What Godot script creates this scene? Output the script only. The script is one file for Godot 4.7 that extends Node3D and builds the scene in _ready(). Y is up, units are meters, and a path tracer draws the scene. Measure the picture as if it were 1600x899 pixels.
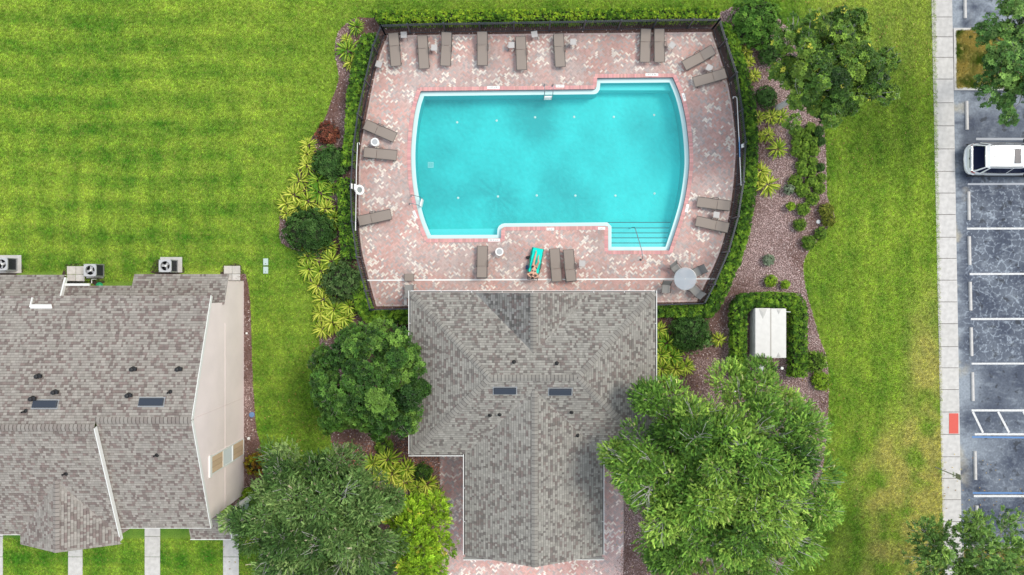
extends Node3D
# An aerial view straight down on a community pool, its clubhouse, a townhouse and a parking lot.

const HC := 41.5                 # height of the camera
const S := 0.0389375             # metres per unit of the survey grid on the ground (62.3 m over 1600)

var M := {}
var noise := FastNoiseLite.new()
var fine := FastNoiseLite.new()
var used := {}

# ---------------------------------------------------------------- helpers
class B:
	var v := PackedVector3Array()
	var n := PackedVector3Array()
	var c := PackedColorArray()
	func tri(a: Vector3, b: Vector3, d: Vector3, col := Color.WHITE) -> void:
		var m := (b - a).cross(d - a).normalized()
		v.push_back(a); v.push_back(d); v.push_back(b)
		n.push_back(m); n.push_back(m); n.push_back(m)
		c.push_back(col); c.push_back(col); c.push_back(col)
	func stri(a: Vector3, b: Vector3, d: Vector3, na: Vector3, nb: Vector3, nd: Vector3, col := Color.WHITE) -> void:
		v.push_back(a); v.push_back(d); v.push_back(b)
		n.push_back(na); n.push_back(nd); n.push_back(nb)
		c.push_back(col); c.push_back(col); c.push_back(col)
	func quad(a: Vector3, b: Vector3, d: Vector3, e: Vector3, col := Color.WHITE) -> void:
		tri(a, b, d, col); tri(a, d, e, col)
	func box(at: Vector3, size: Vector3, col := Color.WHITE, basis := Basis(), bev := 0.0) -> void:
		var h := size * 0.5
		if bev <= 0.0:
			var p: Array[Vector3] = []
			for i in 8:
				p.push_back(at + basis * Vector3(h.x if i & 1 else -h.x, h.y if i & 2 else -h.y, h.z if i & 4 else -h.z))
			quad(p[4], p[5], p[7], p[6], col); quad(p[1], p[0], p[2], p[3], col)
			quad(p[5], p[1], p[3], p[7], col); quad(p[0], p[4], p[6], p[2], col)
			quad(p[6], p[7], p[3], p[2], col); quad(p[0], p[1], p[5], p[4], col)
			return
		# a box whose top edges are chamfered
		var lo: Array[Vector3] = []
		var mid: Array[Vector3] = []
		var top: Array[Vector3] = []
		for q in [Vector2(-1, -1), Vector2(-1, 1), Vector2(1, 1), Vector2(1, -1)]:
			lo.push_back(at + basis * Vector3(q.x * h.x, -h.y, q.y * h.z))
			mid.push_back(at + basis * Vector3(q.x * h.x, h.y - bev, q.y * h.z))
			top.push_back(at + basis * Vector3(q.x * (h.x - bev), h.y, q.y * (h.z - bev)))
		quad(top[0], top[1], top[2], top[3], col)
		quad(lo[3], lo[2], lo[1], lo[0], col)
		for i in 4:
			var j := (i + 1) % 4
			quad(lo[i], lo[j], mid[j], mid[i], col)
			quad(mid[i], mid[j], top[j], top[i], col)
	func tube(pts: Array, rad: Array, sides := 6, col := Color.WHITE, caps := true) -> void:
		var rings: Array = []
		var prev := Vector3.ZERO
		for i in pts.size():
			var d: Vector3 = (pts[min(i + 1, pts.size() - 1)] - pts[max(i - 1, 0)]).normalized()
			var s: Vector3 = prev - d * prev.dot(d)
			if s.length() < 0.01:
				s = d.cross(Vector3.UP if absf(d.y) < 0.9 else Vector3.RIGHT)
			s = s.normalized()
			prev = s
			var t := d.cross(s)
			var ring: Array = []
			for k in sides:
				var a := TAU * k / sides
				ring.push_back(s * cos(a) + t * sin(a))
			rings.push_back(ring)
		for i in pts.size() - 1:
			for k in sides:
				var l := (k + 1) % sides
				var a0: Vector3 = rings[i][k]
				var a1: Vector3 = rings[i][l]
				var b0: Vector3 = rings[i + 1][k]
				var b1: Vector3 = rings[i + 1][l]
				var p: Vector3 = pts[i]
				var q: Vector3 = pts[i + 1]
				var r0: float = rad[i]
				var r1: float = rad[i + 1]
				stri(p + a0 * r0, p + a1 * r0, q + b1 * r1, a0, a1, b1, col)
				stri(p + a0 * r0, q + b1 * r1, q + b0 * r1, a0, b1, b0, col)
		if caps:
			for k in range(1, sides - 1):
				var e: int = pts.size() - 1
				tri(pts[0] + rings[0][0] * rad[0], pts[0] + rings[0][k + 1] * rad[0], pts[0] + rings[0][k] * rad[0], col)
				tri(pts[e] + rings[e][0] * rad[e], pts[e] + rings[e][k] * rad[e], pts[e] + rings[e][k + 1] * rad[e], col)
	func bar(a: Vector3, b: Vector3, r: float, sides := 6, col := Color.WHITE) -> void:
		tube([a, b], [r, r], sides, col)
	func lathe(at: Vector3, prof: Array, sides := 20, col := Color.WHITE) -> void:
		# prof: Vector2(radius, height) from below to above
		for i in prof.size() - 1:
			var p: Vector2 = prof[i]
			var q: Vector2 = prof[i + 1]
			for k in sides:
				var a := TAU * k / sides
				var b := TAU * (k + 1) / sides
				var ca := Vector3(cos(a), 0, -sin(a))
				var cb := Vector3(cos(b), 0, -sin(b))
				var e := Vector3.UP
				if p.x > 0.0001:
					tri(at + ca * p.x + e * p.y, at + cb * p.x + e * p.y, at + cb * q.x + e * q.y, col)
				if q.x > 0.0001:
					tri(at + ca * p.x + e * p.y, at + cb * q.x + e * q.y, at + ca * q.x + e * q.y, col)
	func sheet(poly: PackedVector2Array, y: float, col := Color.WHITE) -> void:
		var t := Geometry2D.triangulate_polygon(poly)
		for i in range(0, t.size(), 3):
			var a := poly[t[i]]
			var b := poly[t[i + 1]]
			var d := poly[t[i + 2]]
			var p := Vector3(a.x, y, a.y)
			var q := Vector3(b.x, y, b.y)
			var r := Vector3(d.x, y, d.y)
			if (q - p).cross(r - p).y > 0:
				tri(p, q, r, col)
			else:
				tri(p, r, q, col)
	func wall(poly: PackedVector2Array, y0: float, y1: float, outward := true, col := Color.WHITE) -> void:
		var area := 0.0
		for i in poly.size():
			area += poly[i].cross(poly[(i + 1) % poly.size()])
		for i in poly.size():
			var a := poly[i]
			var b := poly[(i + 1) % poly.size()]
			if (area > 0) != outward:
				var s := a
				a = b
				b = s
			quad(Vector3(a.x, y1, a.y), Vector3(b.x, y1, b.y), Vector3(b.x, y0, b.y), Vector3(a.x, y0, a.y), col)
	func mesh() -> ArrayMesh:
		var a := []
		a.resize(Mesh.ARRAY_MAX)
		a[Mesh.ARRAY_VERTEX] = v
		a[Mesh.ARRAY_NORMAL] = n
		a[Mesh.ARRAY_COLOR] = c
		var m := ArrayMesh.new()
		m.add_surface_from_arrays(Mesh.PRIMITIVE_TRIANGLES, a)
		return m


func P(x: float, y: float, h := 0.0) -> Vector3:      # survey grid + height -> metres
	var k := S * (1.0 - h / HC)
	return Vector3((x - 800.0) * k, h, (y - 449.5) * k)

func P2(x: float, y: float, h := 0.0) -> Vector2:
	var p := P(x, y, h)
	return Vector2(p.x, p.z)

func poly(a: Array, h := 0.0) -> PackedVector2Array:
	var out := PackedVector2Array()
	for i in range(0, a.size(), 2):
		out.push_back(P2(a[i], a[i + 1], h))
	return out

func smooth(a: Array, steps := 5) -> Array:            # Catmull-Rom through flat x, y pairs
	var p: Array = []
	for i in range(0, a.size(), 2):
		p.push_back(Vector2(a[i], a[i + 1]))
	var out := []
	for i in p.size() - 1:
		var p0: Vector2 = p[max(i - 1, 0)]
		var p3: Vector2 = p[min(i + 2, p.size() - 1)]
		for k in steps:
			var q: Vector2 = (p[i] as Vector2).cubic_interpolate(p[i + 1], p0, p3, float(k) / steps)
			out.append_array([q.x, q.y])
	out.append_array([p[-1].x, p[-1].y])
	return out

func rng_of(n: int) -> RandomNumberGenerator:
	var r := RandomNumberGenerator.new()
	r.seed = n
	return r

func mat(name_: String, r: float, g: float, b: float, rough := 0.8, metal := 0.0) -> StandardMaterial3D:
	var m := StandardMaterial3D.new()
	m.resource_name = name_
	m.albedo_color = Color(r, g, b).linear_to_srgb()
	m.roughness = rough
	m.metallic = metal
	m.vertex_color_use_as_albedo = true
	M[name_] = m
	return m

func leafmat(name_: String, back := 0.25, rough := 0.55) -> StandardMaterial3D:
	var m := mat(name_, 1, 1, 1, rough)
	m.metallic_specular = 0.3
	m.backlight_enabled = true
	m.backlight = Color(back, back, back)
	m.cull_mode = BaseMaterial3D.CULL_DISABLED
	return m

func ntex(freq: float, dark: float, light: float, kind := FastNoiseLite.TYPE_SIMPLEX, size := 512, oct := 4, sd := 1) -> NoiseTexture2D:
	var f := FastNoiseLite.new()
	f.noise_type = kind
	f.frequency = freq
	f.fractal_octaves = oct
	f.seed = sd
	var t := NoiseTexture2D.new()
	t.width = size
	t.height = size
	t.seamless = true
	t.noise = f
	var g := Gradient.new()
	g.set_color(0, Color(dark, dark, dark).linear_to_srgb())
	g.set_color(1, Color(light, light, light).linear_to_srgb())
	t.color_ramp = g
	return t

func grain(m: StandardMaterial3D, t: Texture2D, scale: float) -> StandardMaterial3D:
	m.albedo_texture = t
	m.uv1_triplanar = true
	m.uv1_world_triplanar = true
	m.uv1_scale = Vector3(scale, scale, scale)
	return m

func numbered(called: String) -> String:
	var k: int = used.get(called, 0)
	used[called] = k + 1
	return called if k == 0 else "%s_%03d" % [called, k]

func tag(o: Node3D, label: String, category: String, group := "", kind := "") -> Node3D:
	o.set_meta("label", label)
	o.set_meta("category", category)
	if group: o.set_meta("group", group)
	if kind: o.set_meta("kind", kind)
	return o

func thing(called: String, label: String, category: String, at := Vector3.ZERO, turn := 0.0, group := "") -> Node3D:
	var o := Node3D.new()
	o.name = numbered(called)
	add_child(o, true)
	o.position = at
	o.rotation.y = turn
	return tag(o, label, category, group)

func put(called: String, mesh: Mesh, m: Material, parent: Node = null) -> MeshInstance3D:
	var o := MeshInstance3D.new()
	o.name = numbered(called) if parent == null else called
	o.mesh = mesh
	o.material_override = m
	(parent if parent else self).add_child(o, true)
	return o

func struct(called: String, mesh: Mesh, m: Material) -> MeshInstance3D:
	var o := put(called, mesh, m)
	o.set_meta("kind", "structure")
	return o

func many(called: String, mesh: Mesh, where: Array, tint: PackedColorArray, m: Material, parent: Node = null) -> MultiMeshInstance3D:
	var mm := MultiMesh.new()
	mm.transform_format = MultiMesh.TRANSFORM_3D
	mm.use_colors = true
	mm.mesh = mesh
	mm.instance_count = where.size()
	for i in where.size():
		mm.set_instance_transform(i, where[i])
		mm.set_instance_color(i, tint[i])
	var o := MultiMeshInstance3D.new()
	o.name = numbered(called) if parent == null else called
	o.multimesh = mm
	o.material_override = m
	o.set_meta("kind", "stuff")
	(parent if parent else self).add_child(o, true)
	return o

func dup(o: Node3D, at: Vector3, turn: float, label: String) -> Node3D:
	var c: Node3D = o.duplicate()
	c.name = numbered(String(o.name).rstrip("0123456789").rstrip("_"))
	add_child(c, true)
	c.position = at
	c.rotation.y = turn
	c.set_meta("label", label)
	return c

func inside(p: Vector2, pg: PackedVector2Array) -> bool:
	return Geometry2D.is_point_in_polygon(p, pg)

func bounds(pg: PackedVector2Array) -> Rect2:
	var r := Rect2(pg[0], Vector2.ZERO)
	for p in pg:
		r = r.expand(p)
	return r

func rect2(x0: float, z0: float, x1: float, z1: float) -> PackedVector2Array:
	return PackedVector2Array([Vector2(x0, z0), Vector2(x1, z0), Vector2(x1, z1), Vector2(x0, z1)])

func ring_sheet(b: B, outer: PackedVector2Array, inner: PackedVector2Array, y: float, col := Color.WHITE) -> void:
	var r := bounds(inner)
	var cx := r.get_center().x
	for half in [rect2(-200, -200, cx, 200), rect2(cx, -200, 200, 200)]:
		for a in Geometry2D.intersect_polygons(outer, half):
			for q in Geometry2D.clip_polygons(a, inner):
				b.sheet(q, y, col)

func mixc(a: Color, b: Color, t: float) -> Color:
	return a.lerp(b, clampf(t, 0.0, 1.0))

const ORD := ["first", "second", "third", "fourth", "fifth", "sixth", "seventh", "eighth", "ninth", "tenth", "eleventh", "twelfth", "thirteenth", "fourteenth", "fifteenth", "sixteenth", "seventeenth", "eighteenth", "nineteenth", "twentieth",
	"twenty-first", "twenty-second", "twenty-third", "twenty-fourth", "twenty-fifth", "twenty-sixth", "twenty-seventh", "twenty-eighth", "twenty-ninth", "thirtieth", "thirty-first", "thirty-second", "thirty-third", "thirty-fourth", "thirty-fifth", "thirty-sixth"]

# ---------------------------------------------------------------- outlines on the ground
var pool_o: PackedVector2Array
var pool_i: PackedVector2Array
var deck: PackedVector2Array
var bed_west: PackedVector2Array
var bed_east: PackedVector2Array
var bed_house: PackedVector2Array
var bed_fence: PackedVector2Array
var walks: Array = []
var blocked: Array = []         # no grass here: [polygon, bounds]

func outlines() -> void:
	var o := [657, 142, 929, 139, 931.5, 137.5, 933, 121.5]
	o.append_array(smooth([1052, 120.5, 1064, 150, 1073, 190, 1077.5, 235, 1077, 268, 1071, 310, 1061, 347, 1046, 392]))
	o.append_array([951, 392, 950, 391, 950, 353.5, 789, 355, 785, 356, 783.5, 359, 783, 373])
	o.append_array(smooth([668, 373.5, 655, 340, 646, 300, 642, 262, 642, 225, 646, 185, 651, 160]))
	pool_o = poly(o, 0.06)
	pool_i = Geometry2D.offset_polygon(pool_o, -0.25, Geometry2D.JOIN_ROUND)[0]
	deck = poly(smooth([606, 55.5, 590, 98, 572.5, 182, 563, 235, 560.5, 285, 560.5, 345, 565, 390, 574.5, 430, 588, 479], 4))
	deck.append_array(poly([640, 479, 641, 520, 1023, 520, 1024, 473]))
	deck.append_array(poly(smooth([1088, 472, 1118, 410, 1131.5, 371, 1142.7, 313.5, 1149.3, 242, 1147, 196, 1139, 142, 1127, 96, 1111.5, 50.5], 4)))
	var w := smooth([558, 28, 545, 35, 529, 50, 523, 78, 528, 110, 528, 130, 515, 165, 508, 185, 488, 215, 478, 235, 468, 262, 455, 290, 440, 312, 437, 345, 440, 380, 475, 398, 478, 425, 495, 462, 497, 500, 500, 540, 505, 600, 513, 650, 518, 690, 530, 722, 545, 760, 560, 820, 560, 960], 3)
	w.append_array([716, 960, 688, 860, 690, 711, 650, 706, 652, 500, 590, 487, 575, 450, 560, 400, 553, 300, 560, 200, 577, 120, 600, 52, 1000, 48, 1000, 30, 700, 30])
	bed_west = poly(w)
	var e := [1000, 30, 1130, 18, 1143, 12, 1160, 12]
	e.append_array(smooth([1185, 8, 1232, 45, 1250, 100, 1262, 150, 1285, 190, 1291, 250, 1292, 305, 1303, 335, 1297, 350, 1272, 383, 1258, 402, 1255, 425, 1259, 452, 1267, 482, 1281, 530, 1292, 565, 1294, 640, 1280, 760, 1240, 850, 1180, 960], 3))
	e.append_array([960, 960, 960, 880, 975, 860, 975, 711, 1010, 700, 1010, 500, 1085, 478, 1118, 425, 1140, 340, 1152, 240, 1140, 130, 1115, 48, 1000, 50])
	bed_east = poly(e)
	bed_house = poly(smooth([384, 428, 391, 470, 394, 560, 397, 620, 401, 670, 408, 700, 412, 740, 405, 790], 3) + [370, 830, 360, 830, 366, 600, 366, 430])
	walks = [
		["clubhouse_path", poly([687, 690, 741, 690, 741, 920, 690, 920, 690, 867, 687, 860])],
		["clubhouse_path", poly([930, 690, 975, 690, 975, 868, 972, 920, 930, 920])],
		["clubhouse_path", poly([741, 866, 930, 866, 930, 960, 741, 960])],
	]
	bed_fence = Geometry2D.offset_polygon(deck, 0.85, Geometry2D.JOIN_ROUND)[0]
	for q in [bed_fence, deck, bed_west, bed_east, bed_house, poly([-900, 425, 103, 425, 103, 440, 212, 440, 212, 425, 366, 425, 366, 842, -900, 842]), poly([641, 480, 1023, 480, 1023, 712, 945, 712, 945, 870, 725, 870, 725, 712, 641, 712]), poly([1454.5, -400, 1600, -400, 2600, 1400, 1484, 1400])]:
		blocked.append([q, bounds(q)])
	for wk in walks:
		blocked.append([wk[1], bounds(wk[1])])

func lawn_color(x: float, z: float) -> Color:
	# how green or dry the turf is
	var n1 := noise.get_noise_2d(x * 1.0, z * 1.0)
	var n2 := noise.get_noise_2d(x * 3.1 + 50, z * 3.1)
	var n3 := noise.get_noise_2d(x * 9.0, z * 9.0 + 90)
	var px := x / S + 800.0
	var py := z / S + 449.5
	var streak := fine.get_noise_2d(x * 0.25, z * 2.2) * 0.16 * smoothstep(620, 420, px) + fine.get_noise_2d(x * 2.2, z * 0.25) * 0.14 * smoothstep(1200, 1280, px)
	var t := 0.50 + n1 * 0.17 + n2 * 0.15 + n3 * 0.18 + streak
	# mowing lanes: wide ones across the big lawn, narrower ones along the building
	var lanes := clampf(1.8 * sin(py / 21.0 * PI + n1 * 1.2), -1.0, 1.0) * 0.125 * smoothstep(580, 300, px)
	var lanes_up := clampf(1.8 * sin(px / 21.0 * PI + n1 * 1.0), -1.0, 1.0) * 0.10 * (smoothstep(560, 300, px) * smoothstep(60, 330, py) + smoothstep(1240, 1320, px) * 0.9)
	t += lanes + lanes_up
	t += 0.16 * smoothstep(300, 480, px) * smoothstep(560, 440, px) * smoothstep(430, 200, py)
	# dry margin along the pavement and the far corner
	var dry := smoothstep(1395, 1460, px) * smoothstep(400, 560, py) * (0.75 + n2 * 1.0)
	dry += smoothstep(1270, 1400, px) * smoothstep(600, 760, py) * (0.6 + n1 * 0.6 + n2 * 1.1)
	dry += smoothstep(1230, 1300, px) * smoothstep(170, 60, py) * 0.25
	t += 0.14 * smoothstep(1220, 1290, px) + fine.get_noise_2d(x * 2.4, z * 2.4) * 0.13
	if py > 815 and px < 380:
		t -= 0.2
	var g := mixc(Color(0.082, 0.27, 0.018), Color(0.475, 0.62, 0.08), t)
	return mixc(g, Color(0.72, 0.60, 0.22), clampf(dry, 0, 0.95) * 0.7)

# ---------------------------------------------------------------- the build
func _ready() -> void:
	# camera, sky, sun, exposure
	var cam := Camera3D.new()
	cam.name = "camera"
	add_child(cam)
	cam.position = Vector3(0, HC, 0)
	cam.rotation = Vector3(-PI / 2, 0, 0)
	cam.fov = rad_to_deg(2.0 * atan(62.3 * 575.0 / 1024.0 / 2.0 / HC))
	cam.near = 0.5
	cam.far = 900.0
	cam.current = true
	var env := Environment.new()
	env.background_mode = Environment.BG_SKY
	var sm := ProceduralSkyMaterial.new()
	sm.sky_top_color = Color(0.86, 0.9, 0.95)
	sm.sky_horizon_color = Color(0.8, 0.83, 0.86)
	sm.sky_curve = 0.2
	sm.ground_bottom_color = Color(0.3, 0.33, 0.25)
	sm.ground_horizon_color = Color(0.6, 0.62, 0.6)
	sm.sun_angle_max = 40.0
	sm.sun_curve = 0.15
	var sky := Sky.new()
	sky.sky_material = sm
	env.sky = sky
	env.background_energy_multiplier = 0.96
	env.tonemap_mode = Environment.TONE_MAPPER_LINEAR
	env.tonemap_exposure = 1.35
	env.sdfgi_enabled = true
	env.ssao_enabled = true
	env.ssil_enabled = true
	var we := WorldEnvironment.new()
	we.name = "world_environment"
	we.environment = env
	add_child(we)
	var sun := DirectionalLight3D.new()
	sun.name = "sun"
	add_child(sun)
	sun.look_at_from_position(Vector3(0.64, 1.0, -0.3), Vector3.ZERO, Vector3.UP)
	sun.light_energy = 0.58
	sun.light_color = Color(1.0, 0.97, 0.92)
	sun.light_angular_distance = 20.0
	sun.shadow_enabled = true

	noise.noise_type = FastNoiseLite.TYPE_SIMPLEX
	noise.frequency = 0.11
	noise.fractal_octaves = 3
	noise.seed = 5
	fine.noise_type = FastNoiseLite.TYPE_SIMPLEX
	fine.frequency = 0.9
	fine.fractal_octaves = 2
	fine.seed = 9
	materials()
	outlines()
	build_ground()
	build_parking()
	build_pool()
	build_deck()
	build_clubhouse()
	build_townhouse()
	build_fences()
	build_beds()
	build_hedges()
	build_shrubs()
	build_trees()
	build_litter()
	build_loungers()
	build_tables()
	build_pool_gear()
	build_car()
	build_yard_gear()
	build_person()


func materials() -> void:
	grain(mat("turf", 1, 1, 1, 0.95), ntex(0.03, 0.55, 1.25, FastNoiseLite.TYPE_SIMPLEX, 512, 5), 0.6)
	leafmat("blade", 0.3, 0.6)
	grain(mat("concrete", 0.62, 0.60, 0.58, 0.85), ntex(0.012, 0.78, 1.0, FastNoiseLite.TYPE_SIMPLEX, 512, 6, 3), 0.35)
	grain(mat("stucco", 0.93, 0.81, 0.80, 0.9), ntex(0.006, 0.9, 1.0, FastNoiseLite.TYPE_SIMPLEX, 512, 5, 4), 0.12)
	grain(mat("shingle", 1, 1, 1, 0.92), ntex(0.09, 0.82, 1.08, FastNoiseLite.TYPE_SIMPLEX, 512, 3, 6), 1.2)
	grain(mat("paver", 1, 1, 1, 0.85), ntex(0.06, 0.86, 1.06, FastNoiseLite.TYPE_SIMPLEX, 512, 4, 7), 1.0)
	mat("plain", 1, 1, 1, 0.7)
	mat("white_paint", 0.82, 0.82, 0.80, 0.5)
	mat("white_metal", 0.80, 0.80, 0.78, 0.4)
	mat("grey_metal", 0.35, 0.36, 0.37, 0.45, 0.4)
	mat("dark_metal", 0.05, 0.055, 0.065, 0.4, 0.3)
	mat("fence_metal", 0.045, 0.055, 0.07, 0.35, 0.2)
	mat("steel", 0.30, 0.31, 0.33, 0.3, 0.9)
	mat("black_plastic", 0.012, 0.012, 0.014, 0.5)
	mat("soil", 0.05, 0.032, 0.024, 0.95)
	grain(mat("mulch_base", 0.24, 0.15, 0.135, 0.95), ntex(0.1, 0.45, 1.25, FastNoiseLite.TYPE_SIMPLEX, 512, 3, 8), 1.4)
	mat("mulch", 1, 1, 1, 0.9)
	grain(mat("bark", 0.30, 0.27, 0.24, 0.9), ntex(0.05, 0.6, 1.1, FastNoiseLite.TYPE_SIMPLEX, 256, 4, 11), 1.0)
	grain(mat("pale_bark", 0.62, 0.60, 0.57, 0.9), ntex(0.05, 0.7, 1.1, FastNoiseLite.TYPE_SIMPLEX, 256, 4, 12), 1.0)
	leafmat("leaf", 0.35, 0.5)
	leafmat("gloss_leaf", 0.2, 0.45)
	grain(mat("sling", 0.275, 0.228, 0.196, 0.75), ntex(0.2, 0.85, 1.08, FastNoiseLite.TYPE_SIMPLEX, 256, 3, 13), 2.0)
	mat("sling_frame", 0.10, 0.09, 0.082, 0.5)
	mat("towel", 0.01, 0.74, 0.64, 0.95)
	mat("plaster", 1, 1, 1, 0.6)
	mat("tile_dark", 0.05, 0.085, 0.11, 0.25)
	mat("gutter_shell", 0.58, 0.80, 0.80, 0.5)
	var w := mat("water", 0.0, 0.46, 0.49, 0.03)
	w.vertex_color_use_as_albedo = false
	w.transparency = BaseMaterial3D.TRANSPARENCY_ALPHA
	w.albedo_color.a = 0.16
	var g := mat("table_glass", 0.50, 0.56, 0.62, 0.12)
	g.vertex_color_use_as_albedo = false
	g.transparency = BaseMaterial3D.TRANSPARENCY_ALPHA
	g.albedo_color.a = 0.45
	var cg := mat("car_glass", 0.006, 0.010, 0.035, 0.12)
	cg.metallic_specular = 0.3
	var cp := mat("car_paint", 0.80, 0.82, 0.84, 0.3)
	cp.clearcoat_enabled = true
	cp.clearcoat = 1.0
	cp.clearcoat_roughness = 0.05
	mat("skin", 0.62, 0.36, 0.25, 0.55)
	mat("hair", 0.03, 0.016, 0.01, 0.5)
	mat("window_glass", 0.78, 0.85, 0.90, 0.1)


func build_ground() -> void:
	var b := B.new()
	var c := 0.5
	var keep: Array = [Geometry2D.offset_polygon(deck, -1.0)[0], poly([1475, -700, 2300, -700, 2300, 1700, 1492, 1700])]
	var cols := {}
	for j in range(-44, 45):
		for i in range(-84, 85):
			var x := i * c
			var z := j * c
			var mid := Vector2(x + c / 2, z + c / 2)
			var cut := false
			for k in keep:
				if inside(mid, k):
					cut = true
			if cut:
				continue
			var q := [Vector3(x, 0, z), Vector3(x, 0, z + c), Vector3(x + c, 0, z + c), Vector3(x + c, 0, z)]
			var cc: Array = []
			for p in q:
				if not cols.has(p):
					cols[p] = lawn_color(p.x, p.z) * 0.7
				cc.append(cols[p])
			for t in [[0, 1, 2], [0, 2, 3]]:
				for k in [t[0], t[2], t[1]]:
					b.v.push_back(q[k]); b.n.push_back(Vector3.UP); b.c.push_back(cc[k])
	var far := Color(0.175, 0.31, 0.03)
	for r in [[-400, -400, 400, -22], [-400, 22.5, 400, 400], [-400, -22, -42, 22.5]]:
		b.quad(Vector3(r[0], 0, r[1]), Vector3(r[0], 0, r[3]), Vector3(r[2], 0, r[3]), Vector3(r[2], 0, r[1]), far)
	struct("lawn", b.mesh(), M.turf)
	# blades: short tufts over all of the turf in view
	var t := B.new()
	var r := rng_of(3)
	for k in 6:
		var a := TAU * k / 6.0 + r.randf() * 0.8
		var d := Vector3(cos(a), 0, sin(a))
		var s := Vector3(-sin(a), 0, cos(a)) * 0.011
		var base := d * 0.012
		var mid := d * 0.045 + Vector3.UP * r.randf_range(0.03, 0.05)
		var tip := d * r.randf_range(0.08, 0.115) + Vector3.UP * r.randf_range(0.025, 0.05)
		t.tri(base - s, mid, base + s)
		t.tri(base + s, mid, tip)
	var where: Array[Transform3D] = []
	var tint := PackedColorArray()
	var step := 0.088
	var x0 := -34.0
	while x0 < 34.0:
		var z0 := -21.5
		while z0 < 21.5:
			var p := Vector2(x0 + r.randf() * step, z0 + r.randf() * step)
			z0 += step
			var no := false
			for q in blocked:
				if (q[1] as Rect2).has_point(p) and inside(p, q[0]):
					no = true
					break
			if no:
				continue
			var sc := r.randf_range(0.7, 1.25)
			where.append(Transform3D(Basis(Vector3.UP, r.randf() * TAU).scaled(Vector3(sc, sc, sc)), Vector3(p.x, 0.0, p.y)))
			var col := lawn_color(p.x, p.y) * r.randf_range(0.55, 1.6)
			if r.randf() < 0.08:
				col = mixc(col, Color(0.55, 0.52, 0.16), 0.5)
			tint.append(col)
		x0 += step
	var o := many("grass", t.mesh(), where, tint, M.blade)
	tag(o, "short green turf grass growing over the lawns", "grass", "", "stuff")


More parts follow.
